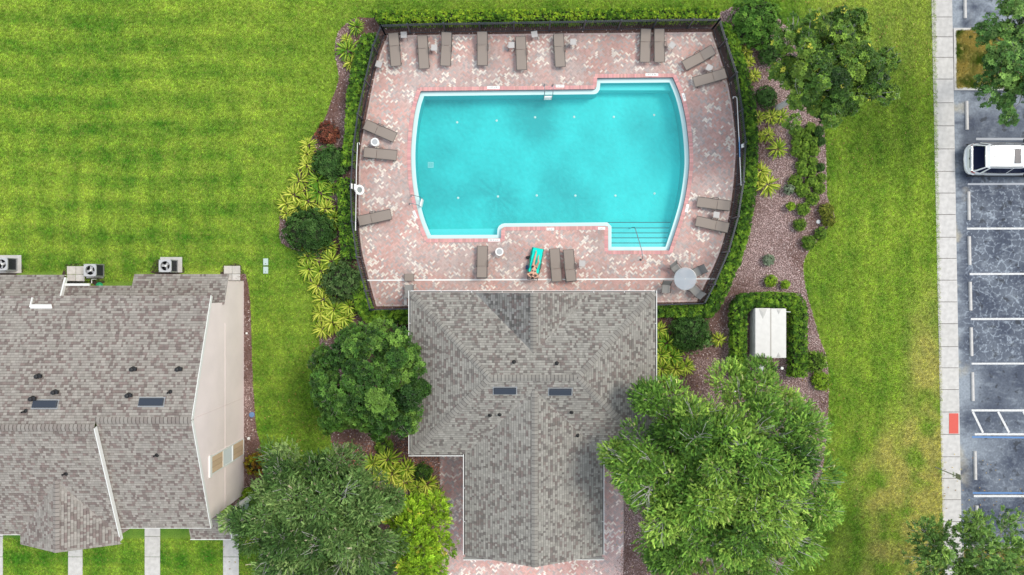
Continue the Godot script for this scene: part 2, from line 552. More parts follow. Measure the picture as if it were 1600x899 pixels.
func build_parking() -> void:
	# the pavement: one slab after another
	var walk := Node3D.new()
	walk.name = "sidewalk"
	walk.set_meta("kind", "structure")
	add_child(walk)
	var r := rng_of(21)
	var y := -40.0
	var k := 0
	var xl := func(q: float) -> float: return 1455.0 + (q - 0.0) * 18.0 / 840.0
	var xr := func(q: float) -> float: return 1487.5 + q * 15.0 / 840.0
	var joints := [-75, -41, -7, 27, 58, 90, 124, 161, 197, 233, 268, 302, 335.5, 371, 404, 438, 472, 506, 542, 575, 609, 644, 679, 714, 747.5, 781, 815, 849, 883, 917, 951]
	for i in joints.size() - 1:
		var a: float = joints[i] + 0.35
		var c: float = joints[i + 1] - 0.35
		var pg := PackedVector2Array([P2(xl.call(a), a), P2(xr.call(a), a), P2(xr.call(c), c), P2(xl.call(c), c)])
		var b := B.new()
		var lift := 0.02 + r.randf() * 0.006
		var inner: PackedVector2Array = Geometry2D.offset_polygon(pg, -0.012)[0]
		var v := r.randf_range(0.93, 1.06)
		var col := Color(v, v, v * r.randf_range(0.98, 1.0))
		b.sheet(inner, lift, col)
		b.wall(pg, -0.25, lift - 0.01, true, col)
		for e in 4:
			var p0 := pg[e]
			var p1 := pg[(e + 1) % 4]
			var n0 := p0
			var n1 := p1
			for q in inner:
				if q.distance_to(p0) < n0.distance_to(p0) or n0 == p0: n0 = q
			for q in inner:
				if q.distance_to(p1) < n1.distance_to(p1) or n1 == p1: n1 = q
			b.quad(Vector3(p1.x, lift - 0.01, p1.y), Vector3(p0.x, lift - 0.01, p0.y), Vector3(n0.x, lift, n0.y), Vector3(n1.x, lift, n1.y), col)
		put("slab", b.mesh(), M.concrete, walk)
	var jb := B.new()
	jb.sheet(PackedVector2Array([P2(1453, -75), P2(1485, -75), P2(1504, 951), P2(1476, 951)]), 0.005)
	struct("sidewalk_joint_sand", jb.mesh(), M.soil)
	# worn, crazed sealcoat
	var im := Image.create(384, 1400, false, Image.FORMAT_RGB8)
	var cell := FastNoiseLite.new()
	cell.noise_type = FastNoiseLite.TYPE_CELLULAR
	cell.cellular_return_type = FastNoiseLite.RETURN_DISTANCE2_SUB
	cell.cellular_distance_function = FastNoiseLite.DISTANCE_EUCLIDEAN
	cell.frequency = 2.35
	cell.cellular_jitter = 1.1
	cell.domain_warp_enabled = true
	cell.domain_warp_amplitude = 0.25
	cell.domain_warp_frequency = 2.0
	cell.seed = 4
	var p := FastNoiseLite.new()
	p.frequency = 0.42
	p.fractal_octaves = 5
	p.seed = 17
	var sw := FastNoiseLite.new()
	sw.frequency = 0.9
	sw.fractal_octaves = 4
	sw.domain_warp_enabled = true
	sw.domain_warp_amplitude = 1.2
	sw.seed = 23
	for j in 1400:
		var py := -100.0 + j * 1100.0 / 1400.0
		var z := (py - 449.5) * S
		for i in 384:
			var x := i * 10.4 / 384.0
			var n := p.get_noise_2d(x, z)
			var seal := Color(0.046, 0.059, 0.092)
			var pale := Color(0.255, 0.29, 0.335)
			var wear := 0.16 + n * 0.42
			# the strip before the wheel stops and the two stalls by the ramp have lost their coat
			wear += smoothstep(1.15, 0.45, x) * (0.45 + sw.get_noise_2d(x * 0.6, z * 1.6) * 0.8)
			wear += smoothstep(566, 590, py) * smoothstep(660, 600, py) * smoothstep(3.2, 0.9, x) * 0.8
			wear += smoothstep(672, 690, py) * smoothstep(735, 700, py) * smoothstep(4.5, 1.5, x) * 0.55
			wear += smoothstep(215, 140, py) * (0.35 + sw.get_noise_2d(x + 9.0, z) * 0.7)
			wear += smoothstep(0.1, 0.6, sw.get_noise_2d(x * 1.1, z * 2.6)) * 0.32
			var crazed := smoothstep(268, 300, py) * smoothstep(585, 545, py) + smoothstep(640, 660, py) * 0.25 + 0.1
			var line := clampf(smoothstep(0.19, 0.06, cell.get_noise_2d(x, z) + 1.0) * crazed * smoothstep(0.7, 1.2, x) * (0.85 + 0.7 * n), 0.0, 1.0)
			var tan_ := smoothstep(0.15, 0.5, p.get_noise_2d(x * 0.8 + 40.0, z * 0.8)) * smoothstep(1.6, 0.4, x)
			var c := mixc(seal, pale, wear)
			c = mixc(c, Color(0.42, 0.38, 0.29), tan_ * 0.7)
			c = mixc(c, Color(0.30, 0.345, 0.405), line)
			c *= 1.0 - 0.55 * smoothstep(0.33, 0.5, sw.get_noise_2d(x * 1.3 + 70.0, z * 1.3)) * smoothstep(1.2, 2.0, x)
			c *= 1.0 + p.get_noise_2d(x * 14.0, z * 14.0) * 0.3
			im.set_pixel(i, j, c.linear_to_srgb())
	var asphalt := StandardMaterial3D.new()
	asphalt.resource_name = "asphalt"
	asphalt.albedo_texture = ImageTexture.create_from_image(im)
	asphalt.roughness = 0.8
	var A := P(1484, -100)
	var Z := P(1484, 1000)
	var me := SurfaceTool.new()
	me.begin(Mesh.PRIMITIVE_TRIANGLES)
	var corner := [Vector3(A.x, -0.12, A.z), Vector3(A.x + 31.2, -0.12, A.z), Vector3(A.x + 31.2, -0.12, Z.z), Vector3(A.x, -0.12, Z.z)]
	var uvs := [Vector2(0, 0), Vector2(3, 0), Vector2(3, 1), Vector2(0, 1)]
	for q in [0, 1, 2, 0, 2, 3]:
		me.set_normal(Vector3.UP)
		me.set_uv(uvs[q])
		me.add_vertex(corner[q])
	struct("parking_lot", me.commit(), asphalt)
	# painted lines
	var paint := mat("road_paint", 0.72, 0.72, 0.72, 0.75)
	grain(paint, ntex(0.03, 0.72, 1.05, FastNoiseLite.TYPE_SIMPLEX, 256, 4, 31), 0.8)
	var blue := mat("blue_paint", 0.10, 0.22, 0.46, 0.75)
	var old := mat("old_paint", 0.40, 0.42, 0.46, 0.8)
	var lines := [[1525, 217.5, 1740, 217.5, 0.14, old], [1512, 288, 1740, 287, 0.115, old], [1511, 357.5, 1740, 357, 0.12, paint], [1515, 428.5, 1740, 427.5, 0.12, paint], [1517, 498.8, 1740, 498, 0.12, paint], [1518, 568.5, 1740, 568, 0.11, paint],
		[1518, 641.5, 1740, 641.5, 0.13, paint], [1523, 678.7, 1740, 679, 0.13, paint], [1519, 683, 1600, 684, 0.1, blue], [1520, 770.5, 1740, 770.5, 0.1, blue], [1521.5, 775.3, 1740, 775.3, 0.13, paint],
		[1520, 643.5, 1536, 676.5, 0.13, paint], [1559.5, 643.5, 1577, 676.5, 0.13, paint], [1599, 643.5, 1617, 676.5, 0.13, paint]]
	var lot := Node3D.new()
	lot.name = "road_markings"
	lot.set_meta("kind", "structure")
	add_child(lot)
	for l in lines:
		var b := B.new()
		var p0 := P2(l[0], l[1], -0.12)
		var p1 := P2(l[2], l[3], -0.12)
		var s: Vector2 = (p1 - p0).normalized().orthogonal() * l[4] * 0.5
		b.sheet(PackedVector2Array([p0 - s, p1 - s, p1 + s, p0 + s]), -0.115 if l[5] != blue else -0.1175)
		put("painted_line", b.mesh(), l[5], lot)
	# wheel stops
	var wb := B.new()
	for e in 1:
		var prof := [Vector2(-0.085, 0), Vector2(-0.075, 0.09), Vector2(-0.04, 0.115), Vector2(0.04, 0.115), Vector2(0.075, 0.09), Vector2(0.085, 0)]
		for i in prof.size() - 1:
			wb.quad(Vector3(prof[i].x, prof[i].y, 0.87), Vector3(prof[i + 1].x, prof[i + 1].y, 0.87), Vector3(prof[i + 1].x, prof[i + 1].y, -0.87), Vector3(prof[i].x, prof[i].y, -0.87))
		for i in range(1, prof.size() - 1):
			wb.tri(Vector3(prof[0].x, prof[0].y, 0.87), Vector3(prof[i + 1].x, prof[i + 1].y, 0.87), Vector3(prof[i].x, prof[i].y, 0.87))
			wb.tri(Vector3(prof[0].x, prof[0].y, -0.87), Vector3(prof[i].x, prof[i].y, -0.87), Vector3(prof[i + 1].x, prof[i + 1].y, -0.87))
	var pin := B.new()
	pin.lathe(Vector3(0, 0.113, 0), [Vector2(0.022, 0), Vector2(0.022, 0.006), Vector2(0, 0.008)], 8)
	var stops := [[1507, 7, "beside the tree island at the top edge of the lot"], [1510, 181, "half shaded by the island tree, before the white car's neighbouring bay"], [1513, 322, "in the crazed bay just below the white car"], [1514, 392, "in the second crazed bay below the white car"],
		[1515.5, 463, "in the third crazed bay below the white car"], [1517, 534, "in the darkest crazed bay, above the worn bay"], [1519, 604, "in the worn pale bay above the striped access aisle"], [1523, 727, "in the bay below the striped access aisle"], [1526, 812, "under the tree at the lowest bay"]]
	var first: Node3D = null
	for s in stops:
		var label: String = "pale concrete wheel stop " + s[2]
		if first == null:
			first = thing("wheel_stop", label, "wheel stop", P(s[0], s[1], -0.12), 0.02, "wheel stops of the parking bays")
			put("bar", wb.mesh(), M.concrete, first)
			for s2 in [-0.55, 0.55]:
				put("pin", pin.mesh(), M.grey_metal, first).position.z = s2
		else:
			dup(first, P(s[0], s[1], -0.12), 0.02, label)
	# planted islands with kerbs
	for isl in [["top", [1490, 44, 1800, 44, 1800, 141, 1491, 141]], ["low", [1502, 853, 1800, 853, 1800, 990, 1504, 990]]]:
		var pg := poly(isl[1])
		var b := B.new()
		var inn: PackedVector2Array = Geometry2D.offset_polygon(pg, -0.15, Geometry2D.JOIN_MITER)[0]
		ring_sheet(b, pg, inn, 0.02)
		b.wall(pg, -0.2, 0.02)
		b.wall(inn, -0.2, 0.02, false)
		struct("island_kerb", b.mesh(), M.concrete)
		var g := B.new()
		g.sheet(inn, 0.0, Color(0.36, 0.31, 0.09))
		struct("island_ground", g.mesh(), M.turf)
		var gb := B.new()
		for k2 in 6:
			var a := TAU * k2 / 6.0 + 0.3
			var d := Vector3(cos(a), 0, sin(a))
			var s := Vector3(-sin(a), 0, cos(a)) * 0.012
			gb.tri(d * 0.01 - s, d * 0.06 + Vector3.UP * 0.06, d * 0.01 + s)
			gb.tri(d * 0.01 + s, d * 0.06 + Vector3.UP * 0.06, d * 0.13 + Vector3.UP * 0.05)
		var w: Array[Transform3D] = []
		var tt := PackedColorArray()
		var rr := rng_of(77)
		var bo := bounds(inn)
		for i in 3600:
			var q := Vector2(rr.randf_range(bo.position.x, minf(bo.end.x, 33.0)), rr.randf_range(bo.position.y, bo.end.y))
			if not inside(q, inn):
				continue
			w.append(Transform3D(Basis(Vector3.UP, rr.randf() * TAU), Vector3(q.x, 0, q.y)))
			var dryness := 0.6 + noise.get_noise_2d(q.x * 4, q.y * 4) * 1.2
			tt.append(mixc(Color(0.16, 0.25, 0.03), Color(0.66, 0.55, 0.18), dryness) * rr.randf_range(0.7, 1.25))
		tag(many("dry_grass", gb.mesh(), w, tt, M.blade), "dry yellow grass on the " + ("upper tree island between parking bays" if isl[0] == "top" else "lowest tree island below the parking bays"), "grass", "", "stuff")
	# red tactile ramp plate
	var tp := B.new()
	var q0 := P(1482.5, 646)
	var q1 := P(1497, 677.5)
	var plate := thing("tactile_plate", "red tactile paving plate set into the pavement at the access aisle", "tactile plate", Vector3((q0.x + q1.x) / 2, 0.028, (q0.z + q1.z) / 2))
	var w_ := q1.x - q0.x
	var l_ := q1.z - q0.z
	tp.box(Vector3.ZERO, Vector3(w_, 0.012, l_), Color.WHITE)
	put("plate", tp.mesh(), mat("tactile_red", 0.62, 0.10, 0.075, 0.7), plate)
	var dm := B.new()
	for i in 9:
		for j in 20:
			dm.lathe(Vector3((i - 4) * w_ / 9.2, 0.006, (j - 9.5) * l_ / 20.4), [Vector2(0.013, 0), Vector2(0.009, 0.005), Vector2(0, 0.006)], 6)
	put("dome", dm.mesh(), M.tactile_red, plate).set_meta("kind", "stuff")
	# sign post
	var base := P(1461, 730)
	var sp := thing("sign_post", "thin grey sign post at the edge of the pavement", "sign", base)
	var sb := B.new()
	sb.box(Vector3(0, 1.25, 0), Vector3(0.05, 2.5, 0.05))
	put("post", sb.mesh(), M.grey_metal, sp)
	var pl := B.new()
	pl.box(Vector3(0.035, 2.1, 0), Vector3(0.012, 0.46, 0.31))
	put("sign_plate", pl.mesh(), M.grey_metal, sp)
	var pl2 := B.new()
	pl2.box(Vector3(0.035, 1.7, 0), Vector3(0.012, 0.18, 0.31))
	put("sign_plate", pl2.mesh(), M.white_metal, sp)


func build_pool() -> void:
	var depth := -1.3
	# shell: dark tile under the coping, pale gutter ledge, plastered basin
	var t := B.new()
	t.wall(pool_o, -0.2, 0.03, false)
	struct("pool_waterline_tile", t.mesh(), M.tile_dark)
	var l := B.new()
	ring_sheet(l, pool_o, pool_i, -0.2)
	l.wall(pool_i, -0.26, -0.2, false)
	struct("pool_gutter_ledge", l.mesh(), M.gutter_shell)
	var w := B.new()
	w.wall(pool_i, depth, -0.26, false, Color(0.02, 0.48, 0.51))
	struct("pool_wall", w.mesh(), M.plaster)
	var inlets := [[714.3, 191.4], [776, 188.7], [836, 183.6], [897, 183], [959, 183], [1022, 180], [715.8, 309.5], [778, 307.3], [838.7, 305.7], [899, 306], [961.5, 306], [1022.7, 302.6]]
	var at: Array = []
	for q in inlets:
		at.append(P2(q[0], q[1], depth))
	var f := B.new()
	var c := 0.125
	var bo := bounds(pool_i).grow(0.2)
	var big := Geometry2D.offset_polygon(pool_i, 0.2)[0]
	var cols := {}
	var nx := int(bo.size.x / c) + 1
	var nz := int(bo.size.y / c) + 1
	for j in nz:
		for i in nx:
			var x := bo.position.x + i * c
			var z := bo.position.y + j * c
			if not inside(Vector2(x + c / 2, z + c / 2), big):
				continue
			var cc: Array = []
			for q in [Vector2i(i, j), Vector2i(i, j + 1), Vector2i(i + 1, j + 1), Vector2i(i + 1, j)]:
				if not cols.has(q):
					var p := Vector2(bo.position.x + q.x * c, bo.position.y + q.y * c)
					var n := noise.get_noise_2d(p.x * 1.1, p.y * 1.1) * 0.42 + noise.get_noise_2d(p.x * 2.6 + 9.0, p.y * 2.6) * 0.14 + fine.get_noise_2d(p.x * 3.0, p.y * 3.0) * 0.09 + fine.get_noise_2d(p.x * 7.0 + 3.0, p.y * 7.0) * 0.10
					var e := 0.33 + n + smoothstep(-1.0, 9.5, p.x) * 0.42
					# dirt swept into fans round the inlets
					for k in at.size():
						var d: Vector2 = p - at[k]
						var r := d.length()
						if r < 2.6:
							var rays := clampf(0.45 + 0.9 * fine.get_noise_2d(cos(d.angle()) * 2.6 + k * 7.0, sin(d.angle()) * 2.6), 0.0, 1.0)
							var strong: float = [0.4, 0.15, 0.75, 0.15, 0.12, 0.15, 0.3, 0.95, 0.2, 0.35, 0.15, 0.3][k]
							e -= strong * 0.30 * rays * smoothstep(2.4, 0.2, r) * smoothstep(0.0, 0.25, r)
							e -= strong * 0.26 * smoothstep(2.3, 0.0, r)
					cols[q] = mixc(Color(0.0, 0.40, 0.415), Color(0.03, 0.81, 0.80), e)
				cc.append(cols[q])
			var pts := [Vector3(x, depth, z), Vector3(x, depth, z + c), Vector3(x + c, depth, z + c), Vector3(x + c, depth, z)]
			for tr in [[0, 2, 1], [0, 3, 2]]:
				for k in tr:
					f.v.push_back(pts[k]); f.n.push_back(Vector3.UP); f.c.push_back(cc[k])
	struct("pool_floor", f.mesh(), M.plaster)
	# swim-out ledges and the entry steps, each with a dark nosing
	var ledge_col := Color(0.08, 0.76, 0.77)
	for s in [[poly([900, 100, 1070, 100, 1070, 140.5, 900, 140.5], -0.5), -0.62, "pool_bench"], [poly([640, 358.5, 781, 357, 781, 380, 640, 380], -0.5), -0.62, "pool_bench"]]:
		for q in Geometry2D.intersect_polygons(pool_i, s[0]):
			var b := B.new()
			b.sheet(q, s[1], ledge_col)
			b.wall(q, depth, s[1], true, ledge_col * 0.9)
			struct(s[2], b.mesh(), M.plaster)
	var edge_y := [347.5, 356, 363.8, 371.5, 379.5, 386.5]
	var tops := [-1.12, -0.96, -0.80, -0.64, -0.48, -0.34]
	for k in 6:
		var cut := poly([945, edge_y[k], 1080, edge_y[k] - 0.5, 1080, 400, 945, 400], tops[k])
		for q in Geometry2D.intersect_polygons(pool_i, cut):
			if bounds(q).get_center().x < P2(945, 0).x:
				continue
			var b := B.new()
			var v := 0.92 + k * 0.03
			b.sheet(q, tops[k], Color(0.06 + 0.02 * k, 0.78, 0.79) * v)
			b.wall(q, tops[k] - 0.2, tops[k], true, ledge_col * 0.85)
			var st := struct("pool_step", b.mesh(), M.plaster)
			var e := B.new()
			var bb := bounds(q)
			var zz := bb.position.y + 0.03
			var x1 := bb.position.x
			var x2 := bb.position.x
			for p in q:
				if p.y < bb.position.y + 0.06:
					x2 = maxf(x2, p.x)
			e.box(Vector3((x1 + x2) / 2, tops[k] + 0.002, zz), Vector3(x2 - x1, 0.012, 0.045))
			put("nosing", e.mesh(), M.tile_dark, st)
	var inlet_m := mat("inlet_white", 0.62, 0.80, 0.74, 0.5)
	for k in at.size():
		var b := B.new()
		b.lathe(Vector3.ZERO, [Vector2(0.075, 0.0), Vector2(0.065, 0.02), Vector2(0.03, 0.028), Vector2(0, 0.03)], 14)
		var o := put("floor_inlet", b.mesh(), inlet_m)
		o.position = Vector3(at[k].x, depth + 0.004, at[k].y)
		tag(o, "small round white water inlet on the pool floor, %s of the %s row" % [ORD[k % 6], "upper" if k < 6 else "lower"], "inlet", "inlets on the pool floor")
	var dr := thing("main_drain", "square white drain grate on the deep pool floor", "drain", Vector3(P2(673, 258, depth).x, depth + 0.004, P2(673, 258, depth).y))
	var db := B.new()
	for s in 2:
		db.box(Vector3(0, 0.012, -0.16 + s * 0.32), Vector3(0.36, 0.024, 0.04))
		db.box(Vector3(-0.16 + s * 0.32, 0.0125, 0), Vector3(0.04, 0.023, 0.28))
	put("frame", db.mesh(), mat("drain_pale", 0.25, 0.72, 0.72, 0.5), dr)
	for k in 6:
		var bb := B.new()
		bb.box(Vector3(-0.115 + k * 0.046, 0.01, 0), Vector3(0.028, 0.016, 0.28))
		put("slat", bb.mesh(), M.drain_pale, dr)
	# the water itself, with a slow ripple
	var wv := B.new()
	var cw := 0.25
	wv.sheet(pool_i, -0.23)
	struct("pool_water", wv.mesh(), M.water)


func paver_color(x: float, z: float, r: RandomNumberGenerator) -> Color:
	var t := r.randf()
	var n := fine.get_noise_2d(x * 0.55, z * 0.55)
	var n2 := noise.get_noise_2d(x * 2.4 + 31, z * 2.4)
	var col := mixc(Color(0.56, 0.345, 0.305), Color(0.52, 0.41, 0.38), 0.42 + n2 * 0.9 + r.randf_range(-0.3, 0.3))
	if t < 0.135 + n * 0.36:
		col = mixc(Color(0.78, 0.69, 0.60), Color(0.68, 0.62, 0.58), r.randf())
	elif t > 0.96:
		col = Color(0.57, 0.36, 0.31)
	elif t > 0.78:
		col = Color(0.45, 0.39, 0.375)
	return col * r.randf_range(0.88, 1.12) * (1.0 + 0.22 * noise.get_noise_2d(x * 1.1 - 40.0, z * 1.1))

func lay_herringbone(called: String, area: PackedVector2Array, hole: PackedVector2Array, y: float, parent: Node, tone: Color, sd: int) -> void:
	var b := B.new()
	b.box(Vector3(0, -0.02, 0), Vector3(0.193, 0.04, 0.094), Color.WHITE, Basis(), 0.005)
	var where: Array[Transform3D] = []
	var tint := PackedColorArray()
	var r := rng_of(sd)
	var w := 0.1
	var rb := bounds(area)
	var cen := rb.get_center()
	var reach := int(rb.size.length() * 0.5 / w) + 3
	var e1 := Vector2(cos(PI / 4), sin(PI / 4))
	var e2 := Vector2(-e1.y, e1.x)
	for j in range(-reach, reach):
		for i in range(-reach, reach):
			var t := posmod(i - j, 4)
			if t != 0 and t != 3:
				continue
			var q := Vector2(i + 1.0, j + 0.5) if t == 0 else Vector2(i + 0.5, j + 1.0)
			var p := cen + (e1 * q.x + e2 * q.y) * w
			if not rb.has_point(p) or not inside(p, area) or (hole.size() and inside(p, hole)):
				continue
			var turn := -PI / 4 if t == 0 else PI / 4
			var tilt := Basis(Vector3.UP, turn) * Basis(Vector3.RIGHT, r.randf_range(-0.012, 0.012)) * Basis(Vector3.BACK, r.randf_range(-0.008, 0.008))
			where.append(Transform3D(tilt, Vector3(p.x, y + r.randf_range(-0.002, 0.002), p.y)))
			tint.append(paver_color(p.x, p.y, r) * tone)
	many(called, b.mesh(), where, tint, M.paver, parent)

func lay_border(called: String, line: PackedVector2Array, closed: bool, width: float, pitch: float, y: float, parent: Node, col: Color, sd: int) -> void:
	# bricks laid side by side along a line, to its inside
	var b := B.new()
	b.box(Vector3(0, -0.03, 0), Vector3(pitch - 0.007, 0.06, width - 0.006), Color.WHITE, Basis(), 0.008)
	var where: Array[Transform3D] = []
	var tint := PackedColorArray()
	var r := rng_of(sd)
	var carry := 0.0
	var cnt := line.size() if closed else line.size() - 1
	for i in cnt:
		var a := line[i]
		var d := line[(i + 1) % line.size()] - a
		var len_ := d.length()
		var u := d / len_
		var s := carry
		while s < len_:
			var p := a + u * s
			where.append(Transform3D(Basis(Vector3.UP, -u.angle()) * Basis(Vector3.RIGHT, r.randf_range(-0.01, 0.01)), Vector3(p.x, y + r.randf_range(-0.002, 0.002), p.y)))
			var v := r.randf_range(0.85, 1.15)
			tint.append(Color(col.r * v, col.g * v * r.randf_range(0.93, 1.07), col.b * v))
			s += pitch
		carry = s - len_
	many(called, b.mesh(), where, tint, M.paver, parent)


func build_deck() -> void:
	var d := Node3D.new()
	d.name = "pool_deck_ground"
	d.set_meta("kind", "structure")
	add_child(d)
	var coping_out: PackedVector2Array = Geometry2D.offset_polygon(pool_o, 0.235, Geometry2D.JOIN_MITER)[0]
	var b := B.new()
	ring_sheet(b, deck, pool_o, 0.035)
	b.wall(deck, -0.05, 0.035)
	put("joint_sand", b.mesh(), mat("joint_sand", 0.42, 0.33, 0.31, 0.95), d)
	lay_herringbone("herringbone_paver", Geometry2D.offset_polygon(deck, -0.10)[0], coping_out, 0.05, d, Color.WHITE, 41)
	lay_border("border_paver", Geometry2D.offset_polygon(deck, -0.06)[0], true, 0.105, 0.2, 0.051, d, Color(0.58, 0.46, 0.43), 43)
	lay_border("coping_brick", Geometry2D.offset_polygon(pool_o, 0.10, Geometry2D.JOIN_MITER)[0], true, 0.235, 0.105, 0.06, d, Color(0.66, 0.345, 0.33), 42)
	# long white drain across the deck
	var dr := thing("deck_drain", "long thin white drain channel running across the brick deck", "drain", Vector3.ZERO)
	var a := P(574, 438.2, 0.05)
	var z := P(1118, 435.8, 0.05)
	var n := 14
	for i in n:
		var p := a.lerp(z, float(i) / n)
		var q := a.lerp(z, float(i + 1) / n)
		var bb := B.new()
		bb.box((p + q) / 2 + Vector3(0, 0.003, 0), Vector3((q - p).length() - 0.004, 0.016, 0.085), Color.WHITE, Basis(Vector3.UP, atan2(-(z - a).z, (z - a).x)))
		put("grate_section", bb.mesh(), M.white_paint, dr)
	# clubhouse paths
	for i in walks.size():
		var wk := Node3D.new()
		wk.name = numbered("clubhouse_path")
		wk.set_meta("kind", "structure")
		add_child(wk)
		var wb := B.new()
		wb.sheet(walks[i][1], 0.03)
		put("joint_sand", wb.mesh(), M.joint_sand, wk)
		lay_herringbone("herringbone_paver", Geometry2D.offset_polygon(walks[i][1], -0.02)[0], PackedVector2Array(), 0.045, wk, Color(1.16, 1.12, 1.15), 50 + i)
	# depth markers: white tiles set into the coping, with their print
	var marks := [[771, 137, 0, 0.76, "4 FT 6 IN", "in the upper coping above the deep end"], [875, 134.8, 0, 0.52, "4 FT", "in the coping beside the steel ladder"], [1018.5, 117, 0, 0.78, "4 FT 6 IN", "in the coping above the shallow bench"], [1068.5, 152, 73, 0.5, "4 FT", "in the curved coping near the angled loungers"],
		[1073.5, 325.5, -77, 0.5, "3 FT", "in the curved coping near the entry steps"], [860, 358.2, 180, 0.46, "4 FT", "in the coping above the sunbather"], [940, 357, 180, 0.44, "3 FT", "in the coping next to the entry steps"], [772, 375.5, 180, 0.74, "4 FT 6 IN", "in the lower coping below the bench ledge"], [648.5, 335.5, -112, 0.5, "5 FT", "in the coping below the side ladder"]]
	var font := SystemFont.new()
	font.font_names = PackedStringArray(["Droid Sans"])
	for m in marks:
		var o := thing("depth_marker", "white depth marker tile " + m[5], "depth marker", P(m[0], m[1], 0.06), -deg_to_rad(m[2]), "depth markers around the pool")
		var tb := B.new()
		tb.box(Vector3(0, 0.003, 0), Vector3(m[3], 0.012, 0.165))
		put("tile", tb.mesh(), M.white_paint, o)
		var tm := TextMesh.new()
		tm.text = m[4]
		tm.font = font
		tm.font_size = 48
		tm.pixel_size = 0.0026
		tm.depth = 0.003
		var x := put("lettering_print", tm, M.black_plastic, o)
		x.rotation = Vector3(-PI / 2, 0, 0)
		x.set_meta("kind", "stuff")
		x.position = Vector3(0, 0.0105, 0)


# ---------------------------------------------------------------- roofs
func shingled(p: Array, eave_a: Vector3, eave_b: Vector3, pal: Array, sd: int) -> ArrayMesh:
	# courses of shingles on a plane; p is its outline, eave_a -> eave_b the direction of the courses
	var along := (eave_b - eave_a).normalized()
	var nrm: Vector3 = (p[1] - p[0]).cross(p[2] - p[0]).normalized()
	if nrm.y < 0:
		nrm = -nrm
	var up := along.cross(nrm).normalized()
	if up.y < 0:
		up = -up
	var o: Vector3 = p[0]
	var pg := PackedVector2Array()
	for q in p:
		pg.push_back(Vector2((q - o).dot(along), (q - o).dot(up)))
	var bo := bounds(pg)
	var b := B.new()
	var r := rng_of(sd)
	# the deck under them
	for q in Geometry2D.triangulate_polygon(pg).size() / 3:
		var tt := Geometry2D.triangulate_polygon(pg)
		var a0: Vector3 = p[tt[q * 3]] - nrm * 0.012
		var a1: Vector3 = p[tt[q * 3 + 1]] - nrm * 0.012
		var a2: Vector3 = p[tt[q * 3 + 2]] - nrm * 0.012
		if (a1 - a0).cross(a2 - a0).y > 0: b.tri(a0, a1, a2, pal[2])
		else: b.tri(a0, a2, a1, pal[2])
	var e := 0.142
	var flip := along.cross(up).dot(nrm) < 0
	var v := bo.position.y
	var row := 0
	while v < bo.end.y:
		var u := bo.position.x - r.randf() * 0.4
		var last := r.randi() % 3
		while u < bo.end.x:
			var w := r.randf_range(0.08, 0.22)
			var k := r.randf()
			var patch := noise.get_noise_2d(u * 16.0 + sd, v * 24.0) * 0.9 + noise.get_noise_2d(u * 1.4, v * 1.4 + sd) * 0.35
			var col: Color
			k += patch * 0.5
			if k < 0.42: col = pal[0]
			elif k < 0.72: col = pal[1]
			elif k < 0.9: col = pal[2]
			else: col = pal[3]
			col *= r.randf_range(0.86, 1.14)
			var th := 0.010 if k < 0.5 else 0.016
			var c := PackedVector2Array([Vector2(u, v), Vector2(u + w, v), Vector2(u + w, v + e + 0.01), Vector2(u, v + e + 0.01)])
			var all_in := true
			for q in c:
				if not inside(q, pg):
					all_in = false
			var pieces: Array = [c]
			if not all_in:
				pieces = Geometry2D.intersect_polygons(c, pg)
			for pc in pieces:
				var t3: Array[Vector3] = []
				for q in pc:
					t3.push_back(o + along * q.x + up * q.y + nrm * lerpf(th, 0.001, clampf((q.y - v) / e, 0, 1)))
				if all_in:
					# the printed dark band under the next course
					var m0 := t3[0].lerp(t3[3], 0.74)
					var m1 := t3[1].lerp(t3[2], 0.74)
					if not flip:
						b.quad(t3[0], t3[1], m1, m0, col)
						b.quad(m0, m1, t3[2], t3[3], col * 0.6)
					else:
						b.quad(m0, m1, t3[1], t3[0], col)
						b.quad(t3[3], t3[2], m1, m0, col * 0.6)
				else:
					for i in range(1, t3.size() - 1):
						if (t3[i] - t3[0]).cross(t3[i + 1] - t3[0]).dot(nrm) > 0: b.tri(t3[0], t3[i], t3[i + 1], col)
						else: b.tri(t3[0], t3[i + 1], t3[i], col)
				if all_in:
					var f0 := o + along * u + up * v - nrm * 0.006
					var f1 := f0 + along * w
					if flip: b.quad(t3[0], t3[1], f1, f0, col * 0.9)
					else: b.quad(f0, f1, t3[1], t3[0], col * 0.9)
			u += w + 0.004
		v += e
		row += 1
	return b.mesh()

